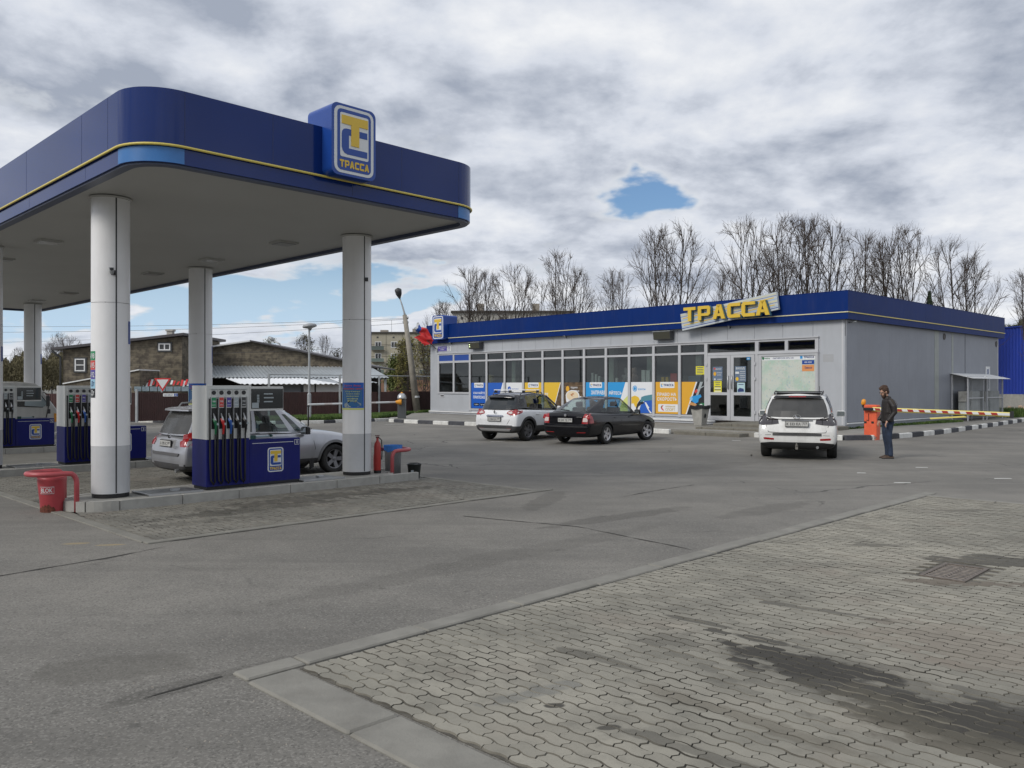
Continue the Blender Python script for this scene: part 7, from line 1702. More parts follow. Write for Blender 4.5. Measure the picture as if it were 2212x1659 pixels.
oc.decal('tail_light_side', [(-1.0, .66), (-.80, .68), (-.84, .86), (-.90, .93), (-.98, .92)], 'R', tail_red, .008, 1)
oc.line('panel_gap', [(-.60, .58), (.60, .58)], 'r', .012, seam_k); oc.line('panel_gap', [(-.60, .58), (-.62, .92)], 'r', .01, seam_k); oc.line('panel_gap', [(.60, .58), (.62, .92)], 'r', .01, seam_k)
oc.decal('bumper_top', [(-.80, .545), (.80, .545), (.78, .585), (-.78, .585)], 'r', mat('bumper_shine', (.03, .03, .032), .3), .02, 2)
oc.plate('В 533 ТЕ', '190', -1.065, .70)
MB().lathe([(.045, 0), (.045, .012), (.03, .016)], 16, Matrix.Translation((-1.045, 0, .905)) @ Matrix.Rotation(R(-90), 4, 'Y')).obj('badge', chrome, oc.root)
Flat((-1.042, -.50, .855), (0, -1, 0), (-1, 0, 0), oc.root).text('OCTAVIA', 0, 0, .20, .03, .0, chrome)
oc.line('wiper', [(-.06, 1.05), (.26, 1.07)], 'r', .03, black, .03)
oc.line('panel_gap', [(.36, .38), (.30, .62), (.22, .93)], 'R', .008, seam_k); oc.line('panel_gap', [(.82, .28), (.84, .93)], 'R', .008, seam_k); oc.line('panel_gap', [(1.92, .28), (2.0, .60), (1.92, .88)], 'R', .008, seam_k)
for x in (.42, 1.30): oc.decal('door_handle', [(x, .80), (x + .20, .80), (x + .20, .825), (x, .825)], 'R', blk, .025, 1)
MB().tube([(.08, 0, 1.39), (-.16, 0, 1.58)], .006, 5).obj('aerial', black_gloss, oc.root)
for sg_ in (1, -1): oc.mirror_part(1.72, sg_ * .86, .97, blk, sg_, .9)

# --- small white crossover with black roof, front right door open
cw = mat('car_pearl', (.80, .81, .82), .25, coat=.5, var=.03); ck = mat('car_roof_black', (.010, .010, .012), .15, coat=.6)
CP = dict(w=.89, wb=2.606, wr=.345, paint=cw, low=clad_m, cuts=[.50], roofpaint=ck, deck=(-.55, 2.0, .98, .73), rim=('dark', 5, 'double'), tw=.215, bulge=.03, crown=.035,
    stations=[(-.70, .52, .60, .70, .70, .50), (-.675, .34, .81, .76, .78, .68), (-.62, .28, .87, .92, .98, .73), (-.50, .26, .885, 1.0, 1.04, .74), (-.2, .25, .895, 1.02, 1.05, .76), (.4, .24, .885, 1.0, 1.02, .77), (1.3, .24, .885, .97, .99, .76), (1.95, .24, .885, .95, 1.0, .72), (2.35, .25, .885, .93, .98, .66), (2.80, .27, .86, .85, .91, .60), (3.22, .31, .78, .72, .78, .50), (3.41, .40, .58, .60, .66, .40)],
    gbase=[(-.60, 0, 1.03), (-.58, .40, 1.03), (-.47, .70, 1.05), (-.05, .80, 1.08), (.60, .80, 1.02), (1.55, .79, .98), (1.95, .70, .98), (2.25, .38, 1.0), (2.33, 0, 1.0)],
    groof=[(-.32, 0, 1.50), (-.30, .36, 1.495), (-.22, .57, 1.475), (.02, .61, 1.52), (.68, .63, 1.56), (1.20, .61, 1.535), (1.30, .54, 1.52), (1.42, .3, 1.53), (1.46, 0, 1.535)],
    panels=[(0, 2, 0, .09, .06, .14, dark_glass, 'rear_window'), (2, 3, .25, .12, .18, .16, car_glass, 'side_window'), (3, 4, .10, .05, .08, .10, car_glass, 'side_window'), (4, 5, .05, .12, .06, .10, car_glass, 'side_window'), (5, 6, .3, .3, .1, .1, None, ''), (6, 8, .06, 0, .05, .05, car_glass, 'windscreen')],
    seats=[(.25, .38), (.25, -.38), (1.10, .38), (1.10, -.38)], open_door=4)
cp_ = Car('white_crossover', (-.15, 27.75, 0), 37, 'small white crossover with black roof, roof bars and an open front door', 'car', CP)
arch(cp_, 'R', .345 * 1.15, .345 * 1.15 + .075, clad_m)
for sg_ in (1, -1):
    cp_.decal('tail_light', [(sg_ * .46, .905), (sg_ * .60, .86), (sg_ * .80, .85), (sg_ * .875, .90), (sg_ * .86, 1.0), (sg_ * .76, 1.045), (sg_ * .58, 1.02), (sg_ * .47, .955)][::sg_], 'r', tail_red, .012, 2)
    cp_.decal('lamp_clear', [(sg_ * .50, .92), (sg_ * .64, .895), (sg_ * .70, .93), (sg_ * .62, .985), (sg_ * .51, .95)][::sg_], 'r', tail_clear, .018, 1)
    cp_.decal('reflector', [(sg_ * .48, .395), (sg_ * .66, .40), (sg_ * .66, .425), (sg_ * .48, .42)][::sg_], 'r', tail_red, .006, 1)
cp_.decal('tail_light_side', [(-.62, .87), (-.34, .93), (-.28, 1.0), (-.36, 1.035), (-.56, 1.02)], 'R', tail_red, .008, 1)
cp_.decal('chrome_line', [(-.72, .505), (.72, .505), (.70, .53), (-.70, .53)], 'r', chrome, .015, 2)
cp_.decal('skid_plate', [(-.58, .33), (.58, .33), (.66, .42), (.50, .415), (.40, .38), (-.40, .38), (-.50, .415), (-.66, .42)], 'r', mat('skid', (.28, .28, .28), .5), .02, 2)
cp_.decal('chrome_grip', [(-.33, .80), (.33, .80), (.35, .83), (.31, .865), (-.31, .865), (-.35, .83)], 'r', chrome, .03, 1)
cp_.plate('Х 786 ЕА', '799', -.735, .665)
mb = MB(); mb.prism([(0, -.06), (.035, 0), (0, .06), (-.035, 0)], 0, .02, Matrix.Translation((-.695, 0, .955)) @ Matrix.Rotation(R(-90), 4, 'Y') @ Matrix.Rotation(R(90), 4, 'Z')); mb.obj('badge', mat('dull_chrome', (.25, .25, .25), .3, metal=.6), cp_.root)
cp_.decal('spoiler', [(-.54, 1.42), (.54, 1.42), (.50, 1.48), (-.50, 1.48)], 'r', ck, .12, 2, .14)
cp_.line('wiper', [(-.05, 1.08), (.24, 1.10)], 'r', .03, black, .02)
cp_.line('panel_gap', [(-.60, .70), (-.62, .86)], 'r', .01, seam_k); cp_.line('panel_gap', [(.60, .70), (.62, .86)], 'r', .01, seam_k); cp_.line('panel_gap', [(-.60, .70), (-.50, .55)], 'r', .01, seam_k)
cp_.line('panel_gap', [(.40, .62), (.28, .80), (.16, .98)], 'R', .008, seam_k)
cp_.decal('door_handle', [(.42, .86), (.64, .86), (.64, .89), (.42, .89)], 'R', chrome, .025, 1)
cp_.decal('door_opening', [(.95, .32), (2.0, .32), (1.98, .95), (1.0, .97)], 'R', mat('door_dark', (.015, .015, .016), .7), .003, 2, .005)
for sg_ in (1, -1): MB().tube([(-.05, sg_ * .56, 1.52), (.02, sg_ * .595, 1.585), (.7, sg_ * .615, 1.61), (1.1, sg_ * .595, 1.59), (1.2, sg_ * .57, 1.53)], .016, 6).obj('roof_rail', ck, cp_.root, smooth=True)
for x in (.12, .92):
    MB().box(x - .03, x + .03, -.66, .66, 1.655, 1.685, bev=.008).obj('roof_bar', mat('bar_silver', (.75, .76, .77), .35, metal=.2), cp_.root)
    for sg_ in (1, -1): MB().box(x - .05, x + .05, sg_ * .58 - .035, sg_ * .58 + .035, 1.57, 1.66, bev=.01).obj('bar_foot', ck, cp_.root)
# the open door, swung out on its front hinge
dor = empty('front_door', (1.95, -.88, 0), R(-58)); dor.parent = cp_.root       # local -x points back from the hinge when shut
MB().box(-1.0, -.02, -.04, .04, .40, .98, bev=.03).obj('door_panel', cw, dor); MB().box(-.96, -.06, .04, .07, .45, .97, bev=.01).obj('door_trim', mat('door_dark', (.015, .015, .016), .7), dor)
MB().tube([(-.98, 0, .97), (-.93, .05, 1.30), (-.80, .09, 1.46), (-.55, .09, 1.46), (-.18, .03, 1.12), (-.04, 0, .98)], .028, 6).obj('window_frame', ck, dor, smooth=True)
mb = MB(); mb.add([(-.95, 0, .99), (-.10, 0, .99), (-.20, .03, 1.12), (-.55, .08, 1.44), (-.80, .08, 1.44), (-.91, .05, 1.28)], [(0, 1, 2, 3, 4, 5)]); mb.obj('door_window', car_glass_l, dor)
o = MB().box(-.06, .06, -.26, -.04, -.09, .09, bev=.03).obj('mirror', cw, dor, loc=(-.10, 0, 1.03)); MB().box(-.064, -.06, -.24, -.06, -.07, .07).obj('mirror_glass', mat('mirror_glass', (.4, .45, .48), .05, metal=.9), o)
cp_.mirror_part(1.72, .87, 1.02, cw, 1, .9)

# --- silver estate behind the first pump
sv = mat('car_silver', (.42, .43, .46), .28, metal=.55, coat=.5, var=.04, dirt=.22)
FO = dict(w=.90, wb=2.64, wr=.345, paint=sv, low=clad_m, cuts=[.40], deck=(-.75, 2.1, .99, .76), rim=('dark', 5, 'single'), tw=.225, bulge=.03, crown=.04,
    stations=[(-1.0, .50, .64, .64, .64, .50), (-.975, .34, .83, .70, .72, .70), (-.93, .28, .885, .88, .95, .76), (-.82, .25, .895, .98, 1.02, .78), (-.4, .24, .90, 1.0, 1.03, .80), (.3, .23, .90, 1.0, 1.02, .80), (1.3, .23, .90, .98, 1.0, .78), (2.0, .23, .90, .97, 1.02, .74), (2.4, .24, .895, .95, 1.01, .68), (2.95, .27, .88, .88, .95, .62), (3.42, .31, .80, .74, .82, .54), (3.60, .40, .60, .62, .68, .42)],
    gbase=[(-.92, 0, 1.02), (-.90, .42, 1.02), (-.80, .74, 1.03), (-.25, .80, 1.03), (.60, .82, 1.02), (1.55, .81, 1.0), (2.05, .74, 1.0), (2.35, .40, 1.02), (2.44, 0, 1.03)],
    groof=[(-.66, 0, 1.60), (-.64, .38, 1.595), (-.58, .60, 1.575), (-.20, .64, 1.61), (.62, .65, 1.64), (1.15, .63, 1.61), (1.28, .57, 1.595), (1.42, .3, 1.61), (1.47, 0, 1.615)],
    panels=[(0, 2, 0, .07, .05, .10, dusty_glass, 'rear_window'), (2, 3, .2, .1, .08, .12, car_glass, 'side_window'), (3, 4, .06, .05, .05, .09, car_glass, 'side_window'), (4, 5, .05, .08, .05, .09, car_glass_l, 'side_window'), (5, 6, .15, .45, .06, .3, car_glass, 'side_window'), (6, 8, .06, 0, .05, .05, car_glass_l, 'windscreen')],
    seats=[(.15, .40), (.15, -.40), (1.12, .40), (1.12, -.40)])
sc_ = .875; Fw = at(722, 987, 17.15); hd = 44.6
dx, dy = math.sin(R(hd)), math.cos(R(hd))
ra = Vector((Fw.x, Fw.y, 0)) - Vector((dx, dy, 0)) * 2.64 * sc_ + Vector((-dy, dx, 0)) * .84 * sc_
fo = Car('silver_estate_car', (ra.x, ra.y, 0), hd, 'dusty silver estate car refuelling behind the nearest pump', 'car', FO, sc_)
arch(fo, 'R', .345 * 1.15, .345 * 1.15 + .06, mat('arch_grey', (.20, .205, .21), .4, metal=.4))
for sg_ in (1, -1):
    fo.decal('tail_light', [(sg_ * .66, .80), (sg_ * .87, .80), (sg_ * .875, 1.0), (sg_ * .80, 1.10), (sg_ * .72, 1.09), (sg_ * .70, .95), (sg_ * .60, .90)][::sg_], 'r', tail_red, .012, 2)
fo.decal('tail_light_side', [(-.93, .80), (-.70, .86), (-.66, 1.0), (-.76, 1.08), (-.90, 1.05)], 'R', tail_red, .008, 1)
fo.decal('bumper_step', [(-.62, .60), (.62, .60), (.66, .66), (-.66, .66)], 'r', mat('step_dark', (.10, .10, .105), .6), .02, 2)
fo.decal('lower_trim', [(-.80, .32), (.80, .32), (.84, .44), (-.84, .44)], 'r', clad_m, .02, 2)
fo.decal('plate_recess', [(-.36, .76), (.36, .76), (.40, .93), (-.40, .93)], 'r', mat('recess_grey', (.24, .245, .25), .4), .004, 1)
fo.plate('А 370 ЕС', '197', -1.0, .79); fo.decal('badge', [(.09 * math.cos(R(a)), 1.0 + .05 * math.sin(R(a))) for a in range(0, 360, 40)], 'r', chrome, .01, 1)
Flat((-.99, -.48, .78), (0, -1, 0), (-1, 0, 0), fo.root).text('XT', 0, 0, .12, .06, .0, mat('dull_chrome', (.25, .25, .25), .3, metal=.6), shear=.3)
fo.decal('spoiler', [(-.60, 1.53), (.60, 1.53), (.54, 1.60), (-.54, 1.60)], 'r', sv, .14, 2, .16)
fo.line('wiper', [(-.10, 1.09), (.30, 1.11)], 'r', .03, black, .02)
fo.line('panel_gap', [(.38, .40), (.30, .62), (.24, .98)], 'R', .010, seam_k); fo.line('panel_gap', [(.84, .30), (.86, .98)], 'R', .010, seam_k); fo.line('panel_gap', [(2.02, .40), (2.10, .62), (2.02, .96)], 'R', .010, seam_k)
for x in (.45, 1.32): fo.decal('door_handle', [(x, .86), (x + .21, .86), (x + .21, .89), (x, .89)], 'R', chrome, .03, 1)
fo.decal('sill_trim', [(.45, .25), (2.15, .25), (2.15, .36), (.45, .36)], 'R', clad_m, .015, 2)
fo.decal('window_trim', [(-.2, 1.015), (.8, 1.01), (1.95, .985), (1.95, 1.0), (.8, 1.025), (-.2, 1.03)], 'R', chrome, .012, 1)
for sg_ in (1, -1): MB().tube([(-.45, sg_ * .58, 1.60), (-.38, sg_ * .6, 1.68), (.3, sg_ * .62, 1.715), (1.0, sg_ * .60, 1.69), (1.1, sg_ * .58, 1.62)], .02, 6).obj('roof_rail', mat('rail_grey', (.25, .26, .27), .4), fo.root, smooth=True)
fo.mirror_part(1.78, -.90, 1.05, black_gloss, -1, 1.1); fo.mirror_part(1.78, .90, 1.05, black_gloss, 1, 1.1)
MB().tube([(-.80, -.5, .30), (-1.0, -.5, .29)], .04, 8).obj('exhaust', steel, fo.root)
mb = MB(); mb.tube([(1.30, -.38 + .19 * math.cos(R(a)), 1.0 + .19 * math.sin(R(a))) for a in range(0, 360, 24)], .014, 5, closed=True); mb.obj('steering_wheel', black, fo.root)
mb = MB(); mb.prism([(1.93, .35), (2.04, .35), (2.04, .20), (1.95, .16)], -.92, -.88, Matrix(((1, 0, 0, 0), (0, 0, 1, 0), (0, 1, 0, 0), (0, 0, 0, 1)))); mb.obj('mud_flap', black, fo.root)

# --- white light truck on the third lane
tw_ = mat('truck_white', (.50, .50, .475), .35, var=.06, dirt=.35)
tp = CW(-2.22, 15.2)
tr = empty('white_truck', (tp.x, tp.y, 0), RC, 'old white cab-over light truck behind pump 5', 'truck')
prof = [(-1.35, .45), (1.0, .38), (1.38, .42), (1.45, .70), (1.42, 1.05), (1.30, 1.22), (.92, 1.78), (.80, 1.88), (.3, 1.93), (-.6, 1.93), (-.85, 1.86), (-.92, 1.3), (-.95, .6)]
Mt = Matrix(((1, 0, 0, 0), (0, 0, 1, 0), (0, 1, 0, 0), (0, 0, 0, 1)))
mb = MB(); mb.prism(prof, -.80, .80, Mt); me = mb.mesh('cab', tw_)
bm = bmesh.new(); bm.from_mesh(me); bmesh.ops.recalc_face_normals(bm, faces=bm.faces)
bmesh.ops.bevel(bm, geom=[e for e in bm.edges if e.calc_face_angle(0) > R(60)], offset=.07, segments=3, affect='EDGES', profile=.6)
for f in bm.faces: f.smooth = True
for e in bm.edges:
    if len(e.link_faces) == 2 and e.calc_face_angle(0) > R(30): e.smooth = False
bm.to_mesh(me); bm.free(); link('cab', me, tr)
def side(name, pts, m, y=-.805, th=.012): mb = MB(); mb.prism(pts, y - th, y + .01, Mt); return mb.obj(name, m, tr)
side('side_window', [(-.62, 1.30), (.25, 1.20), (.98, 1.16), (1.12, 1.28), (.80, 1.74), (-.62, 1.78)], dark_glass); side('quarter_glass', [(.50, 1.22), (1.0, 1.18), (1.10, 1.28), (.80, 1.70), (.52, 1.72)], mat('pale_glass', (.30, .36, .38), .15), -.812)
side('door_gap', [(-.66, .55), (-.64, .55), (-.64, 1.8), (-.66, 1.8)], seam_k); side('door_gap', [(1.05, .75), (1.07, .75), (1.16, 1.2), (1.14, 1.2)], seam_k)
side('door_crease', [(-.64, .86), (1.1, .84), (1.1, .86), (-.64, .885)], mat('crease', (.25, .25, .24), .5)); side('door_handle', [(-.52, 1.02), (-.34, 1.02), (-.34, 1.14), (-.52, 1.14)], black_gloss); side('indicator', [(1.30, .72), (1.42, .72), (1.42, .96), (1.30, .98)], amber, -.80, .02)
mb = MB(); mb.add([(1.325, -.68, 1.24), (1.325, .68, 1.24), (.955, .62, 1.76), (.955, -.62, 1.76)], [(0, 1, 2, 3)]); mb.obj('windscreen', dark_glass, tr)
o = MB().tube([(1.0, -.82, 1.62), (1.08, -1.0, 1.55), (1.08, -1.0, 1.15)], .015, 5).obj('mirror_arm', black_gloss, tr); MB().box(1.03, 1.10, -1.10, -.94, 1.20, 1.52, bev=.02).obj('mirror', black_gloss, tr); MB().box(1.06, 1.13, -1.06, -.96, .98, 1.12, bev=.02).obj('mirror', black_gloss, tr)
mb = MB(); mb.box(-4.3, -1.05, -.85, .85, .62, .72); mb.obj('load_bed', tw_, tr); MB().box(-4.3, -1.05, -.87, -.83, .72, 1.08).obj('drop_side', mat('side_grey', (.30, .31, .32), .5), tr); MB().box(-1.08, -1.02, -.85, .85, .72, 1.6).obj('headboard', mat('side_grey', (.30, .31, .32), .5), tr); MB().box(-4.2, .9, -.35, .35, .38, .62).obj('chassis', black, tr)
for x in (-3.2, .55):
    for sg_ in (-1, 1): tyre_and_rim(tr, x, sg_ * .70, .31, .2, ('silver', 6, 'single'), sg_)

# ------------------------------------------------------------------ the man
skin = mat('skin', (.46, .27, .19), .5, var=.05); hair_m = mat('hair_brown', (.055, .028, .016), .75, var=.3, vscale=60, bump=.6, bscale=120); leather = mat('jacket_leather', (.016, .012, .011), .55, var=.3, vscale=14, bump=.5, bscale=60)
jeans = mat('jeans', (.022, .035, .065), .85, var=.3, vscale=9, bump=.3, bscale=200); shoe = mat('shoe_brown', (.07, .045, .03), .6, var=.2, vscale=20); stitch = mat('stitch', (.10, .075, .045), .8)
mp = ground_at(1917, 990)
pe = empty('person', (mp.x, mp.y, 0), R(183), 'bearded man with glasses in black leather jacket and jeans, looking down beside the barrier', 'person')   # local +x = where he faces
def skin_obj(name, verts, edges, radii, m, root=0, sub=2, parent=None):
    me = bpy.data.meshes.new(name); me.from_pydata(verts, edges, []); o = bpy.data.objects.new(name, me); COL.objects.link(o)
    mo = o.modifiers.new('s', 'SKIN'); mo.use_smooth_shade = True; sv_ = me.skin_vertices[0].data
    for i, r in enumerate(radii): sv_[i].radius = r if hasattr(r, '__len__') else (r, r)
    for i in range(len(verts)): sv_[i].use_root = (i == root)
    s_ = o.modifiers.new('u', 'SUBSURF'); s_.levels = sub; s_.render_levels = sub
    nm = bake(o); bpy.data.objects.remove(o); bpy.data.meshes.remove(me); nm.materials.clear(); nm.materials.append(m)
    for p in nm.polygons: p.use_smooth = True
    return link(name, nm, parent or pe)
# bare body (one surface) : pelvis, spine, neck, arms, legs
V = [(0, 0, .95), (.0, 0, 1.12), (.0, 0, 1.30), (-.01, 0, 1.46), (.02, 0, 1.545),            # 0..4
     (0, .09, .90), (.02, .10, .50), (-.02, .11, .14), (-.0, .115, .10),                       # left leg 5..8
     (0, -.09, .90), (-.01, -.10, .50), (-.07, -.10, .14), (-.05, -.105, .10),                     # right leg 9..12
     (-.01, .17, 1.43), (-.05, .24, 1.17), (.09, .23, .97), (.15, .21, .89),                    # left arm 13..16
     (-.01, -.17, 1.43), (-.05, -.24, 1.17), (.07, -.23, .97), (.12, -.21, .89)]             # right arm 17..20
Ed = [(0, 1), (1, 2), (2, 3), (3, 4), (0, 5), (5, 6), (6, 7), (7, 8), (0, 9), (9, 10), (10, 11), (11, 12), (3, 13), (13, 14), (14, 15), (15, 16), (3, 17), (17, 18), (18, 19), (19, 20)]
Rd = [(.10, .09), (.09, .08), (.10, .08), (.07, .06), (.058, .058), (.085, .085), (.058, .058), (.04, .04), (.03, .03), (.085, .085), (.058, .058), (.04, .04), (.03, .03), (.055, .055), (.042, .042), (.03, .03), (.024, .024), (.055, .055), (.042, .042), (.03, .03), (.024, .024)]
skin_obj('body', V, Ed, Rd, skin)
# jeans
Vj = [(-.005, 0, 1.00), (-.01, 0, .93), (-.005, .095, .86), (.025, .10, .66), (.025, .105, .50), (-.005, .11, .30), (-.015, .115, .10), (-.005, .115, .045),
      (-.015, -.095, .86), (.0, -.10, .66), (-.01, -.10, .50), (-.05, -.10, .30), (-.065, -.105, .10), (-.055, -.105, .045)]
Ej = [(0, 1), (1, 2), (2, 3), (3, 4), (4, 5), (5, 6), (6, 7), (1, 8), (8, 9), (9, 10), (10, 11), (11, 12), (12, 13)]
Rj = [(.145, .155), (.135, .15), (.105, .105), (.092, .092), (.078, .078), (.072, .072), (.070, .070), (.074, .074), (.105, .105), (.092, .092), (.078, .078), (.072, .072), (.070, .070), (.074, .074)]
skin_obj('jeans', Vj, Ej, Rj, jeans)
# jacket with sleeves
def union_mesh(name, segs, m, parent, vox=.014, smooth=4):
    bm = bmesh.new()
    for (p, q, r0, r1, sy) in segs:
        p, q = Vector(p), Vector(q); n = max(2, int((q - p).length / .03))
        for k in range(n + 1):
            c = p.lerp(q, k / n); r = r0 + (r1 - r0) * k / n; g_ = bmesh.ops.create_icosphere(bm, subdivisions=2, radius=1)
            for v in g_['verts']: v.co = Vector((v.co.x * r, v.co.y * r * sy, v.co.z * r * .8)) + c
    me = bpy.data.meshes.new('h'); bm.to_mesh(me); bm.free(); o = bpy.data.objects.new('h', me); COL.objects.link(o)
    rm = o.modifiers.new('r', 'REMESH'); rm.mode = 'VOXEL'; rm.voxel_size = vox; q_ = o.modifiers.new('s', 'SMOOTH'); q_.iterations = smooth; q_.factor = .6
    me = bake(o); bpy.data.objects.remove(o); me.materials.clear(); me.materials.append(m)
    for p in me.polygons: p.use_smooth = True
    return link(name, me, parent)
sg3 = [((.0, 0, .95), (-.005, 0, 1.15), .148, .150, 1.22), ((-.005, 0, 1.15), (-.012, 0, 1.40), .152, .142, 1.28), ((-.012, 0, 1.40), (.01, 0, 1.51), .132, .078, 1.25)]
for sy_ in (1, -1): sg3 += [((-.015, sy_ * .12, 1.43), (-.045, sy_ * .225, 1.30), .092, .080, 1), ((-.045, sy_ * .225, 1.30), (-.055, sy_ * .245, 1.15), .080, .068, 1), ((-.055, sy_ * .245, 1.15), (.09, sy_ * .232, .96), .066, .055, 1)]
union_mesh('jacket', sg3, leather, pe)
mb = MB(); mb.tube([(.06 + .07 * math.cos(R(a)) - .055, .085 * math.sin(R(a)), 1.50 + .025 * math.cos(R(a)) * -1) for a in range(0, 360, 24)], .024, 6, closed=True); mb.obj('collar', leather, pe, smooth=True)
mb = MB(); mb.tube([(.128 * math.cos(R(a)), .165 * math.sin(R(a)), .93) for a in range(0, 360, 20)], .022, 6, closed=True); mb.obj('jacket_hem', leather, pe, smooth=True)
for yy in (1, -1):
    mb = MB(); mb.tube([(.03, yy * .10, 1.495), (.0, yy * .19, 1.475), (-.03, yy * .265, 1.38), (-.07, yy * .30, 1.27)], .006, 4); mb.tube([(-.08, yy * .08, 1.47), (-.10, yy * .20, 1.43), (-.12, yy * .26, 1.33)], .006, 4); mb.obj('seam_piping', stitch, pe, smooth=True)
# head, tilted down
hd_ = empty('head', (.035, 0, 1.545), 0); hd_.parent = pe; hd_.rotation_euler = (0, R(20), 0)
def ellip(name, c, r, m, seg=20, parent=None, cut=None):
    mb = MB(); mb.sm = True
    P_ = [(math.sin(R(a)) + 1e-4, -math.cos(R(a))) for a in range(0, 181, 12)]
    mb.lathe(P_, seg, Matrix.Translation(c) @ Matrix.Diagonal((r[0], r[1], r[2], 1)), cap=False)
    if cut: mb.f = [f for f in mb.f if cut(sum((Vector(mb.v[i]) for i in f), Vector()) / len(f))]; mb.m = mb.m[:len(mb.f)]; mb.smf = [True] * len(mb.f)
    return mb.obj(name, m, parent)
# skull and face as one remeshed surface
bm = bmesh.new()
def addel(c, r):
    q = bmesh.ops.create_icosphere(bm, subdivisions=3, radius=1); 
    for v in q['verts']: v.co = Vector((v.co.x * r[0], v.co.y * r[1], v.co.z * r[2])) + Vector(c)
addel((.0, 0, .15), (.097, .077, .105)); addel((.035, 0, .07), (.062, .058, .062)); addel((.098, 0, .105), (.018, .014, .026)); addel((.108, 0, .092), (.014, .016, .012)); addel((.078, 0, .045), (.022, .03, .016)); addel((.075, 0, .155), (.028, .058, .02)); addel((-.01, 0, .02), (.05, .05, .07))
addel((-.005, .077, .115), (.02, .012, .032)); addel((-.005, -.077, .115), (.02, .012, .032)); addel((.092, .0, .062), (.012, .022, .006))
me = bpy.data.meshes.new('h'); bm.to_mesh(me); bm.free(); o = bpy.data.objects.new('h', me); COL.objects.link(o)
rm = o.modifiers.new('r', 'REMESH'); rm.mode = 'VOXEL'; rm.voxel_size = .006; sm2 = o.modifiers.new('s', 'SMOOTH'); sm2.iterations = 3; sm2.factor = .6
me = bake(o); bpy.data.objects.remove(o); me.materials.clear(); me.materials.append(skin)
for p in me.polygons: p.use_smooth = True
link('face', me, hd_)
bm = bmesh.new(); RH = random.Random(2)
addel((-.018, 0, .168), (.104, .092, .105)); addel((.03, 0, .235), (.075, .065, .040)); addel((-.06, 0, .10), (.055, .07, .065)); addel((.085, .02, .225), (.03, .035, .022))
for k in range(46):
    a = RH.uniform(0, 6.28); e_ = RH.uniform(.15, 1.45); r = .098
    c = (-.015 + math.cos(a) * math.cos(e_) * r, math.sin(a) * math.cos(e_) * .088, .172 + math.sin(e_) * .10)
    if c[0] > .06 and c[2] < .20: continue
    addel(c, (RH.uniform(.014, .026),) * 3)
me = bpy.data.meshes.new('h'); bm.to_mesh(me); bm.free(); o = bpy.data.objects.new('h', me); COL.objects.link(o)
rm = o.modifiers.new('r', 'REMESH'); rm.mode = 'VOXEL'; rm.voxel_size = .007
me = bake(o); bpy.data.objects.remove(o)
bm = bmesh.new(); bm.from_mesh(me); dl = [v for v in bm.verts if (v.co.x > .068 and v.co.z < .205) or (v.co.x > .035 and v.co.z < .12 and abs(v.co.y) < .06)]; bmesh.ops.delete(bm, geom=dl, context='VERTS'); bm.to_mesh(me); bm.free()
me.materials.clear(); me.materials.append(hair_m)
for p in me.polygons: p.use_smooth = True
link('hair', me, hd_)
bm = bmesh.new(); addel((.062, 0, .028), (.048, .056, .042)); addel((.035, .045, .06), (.035, .026, .05)); addel((.035, -.045, .06), (.035, .026, .05)); addel((.07, 0, -.005), (.035, .038, .03)); addel((.10, 0, .074), (.012, .032, .008))
me = bpy.data.meshes.new('h'); bm.to_mesh(me); bm.free(); o = bpy.data.objects.new('h', me); COL.objects.link(o); rm = o.modifiers.new('r', 'REMESH'); rm.mode = 'VOXEL'; rm.voxel_size = .006; me = bake(o); bpy.data.objects.remove(o); me.materials.clear(); me.materials.append(hair_m)
for p in me.polygons: p.use_smooth = True
link('beard', me, hd_)
for yy in (.034, -.034):
    ellip('eye', (.088, yy, .128), (.012, .013, .010), mat('eye_white', (.5, .48, .45), .3), 10, hd_); ellip('iris', (.097, yy, .127), (.005, .007, .007), P_black, 8, hd_)
    mb = MB(); mb.tube([(.106, yy + .024 * math.cos(R(a)), .124 + .018 * math.sin(R(a))) for a in range(0, 360, 30)], .0028, 5, closed=True); mb.tube([(.104, yy + (.024 if yy > 0 else -.024), .13), (.0, .082 * (1 if yy > 0 else -1), .13)], .0028, 4); mb.obj('glasses_rim', black_gloss, hd_)
# hands: palm and five fingers each
def hand(loc, rot, mirror, curl):
    h = empty('hand', loc); h.parent = pe; h.rotation_euler = rot
    bm = bmesh.new()
    s_ = -1 if mirror else 1
    V = [(0, 0, 0), (.045, 0, 0), (.085, 0, -.002)]; Rr_ = [(.024, .018), (.036, .016), (.036, .013)]; Ed = [(0, 1), (1, 2)]
    o1 = skin_obj('palm', V, Ed, Rr_, skin, parent=h)
    for k, (y, l) in enumerate(((.027, .070), (.010, .080), (-.008, .074), (-.025, .058))):
        p = [Vector((.06, y * s_, 0)), Vector((.088, y * s_, -.002))]; a = 0
        for j, f_ in enumerate((.45, .32, .23)):
            a += R(curl * (1 if j < 2 else .7)); q = p[-1] + Vector((math.cos(a), 0, -math.sin(a))) * l * f_; p.append(q)
        skin_obj('finger', [tuple(x) for x in p], [(i, i + 1) for i in range(len(p) - 1)], [.0085, .0088, .0082, .0075, .0065], skin, sub=1, parent=h)
    p = [(.012, .018 * s_, 0), (.035, .040 * s_, -.006), (.058, .052 * s_, -.016), (.078, .054 * s_, -.026)]
    skin_obj('thumb', p, [(0, 1), (1, 2), (2, 3)], [.011, .0105, .0095, .008], skin, sub=1, parent=h)
hand((.125, .235, .935), (0, R(62), R(-8)), True, 22); hand((.10, -.225, .935), (0, R(66), R(6)), False, 22)
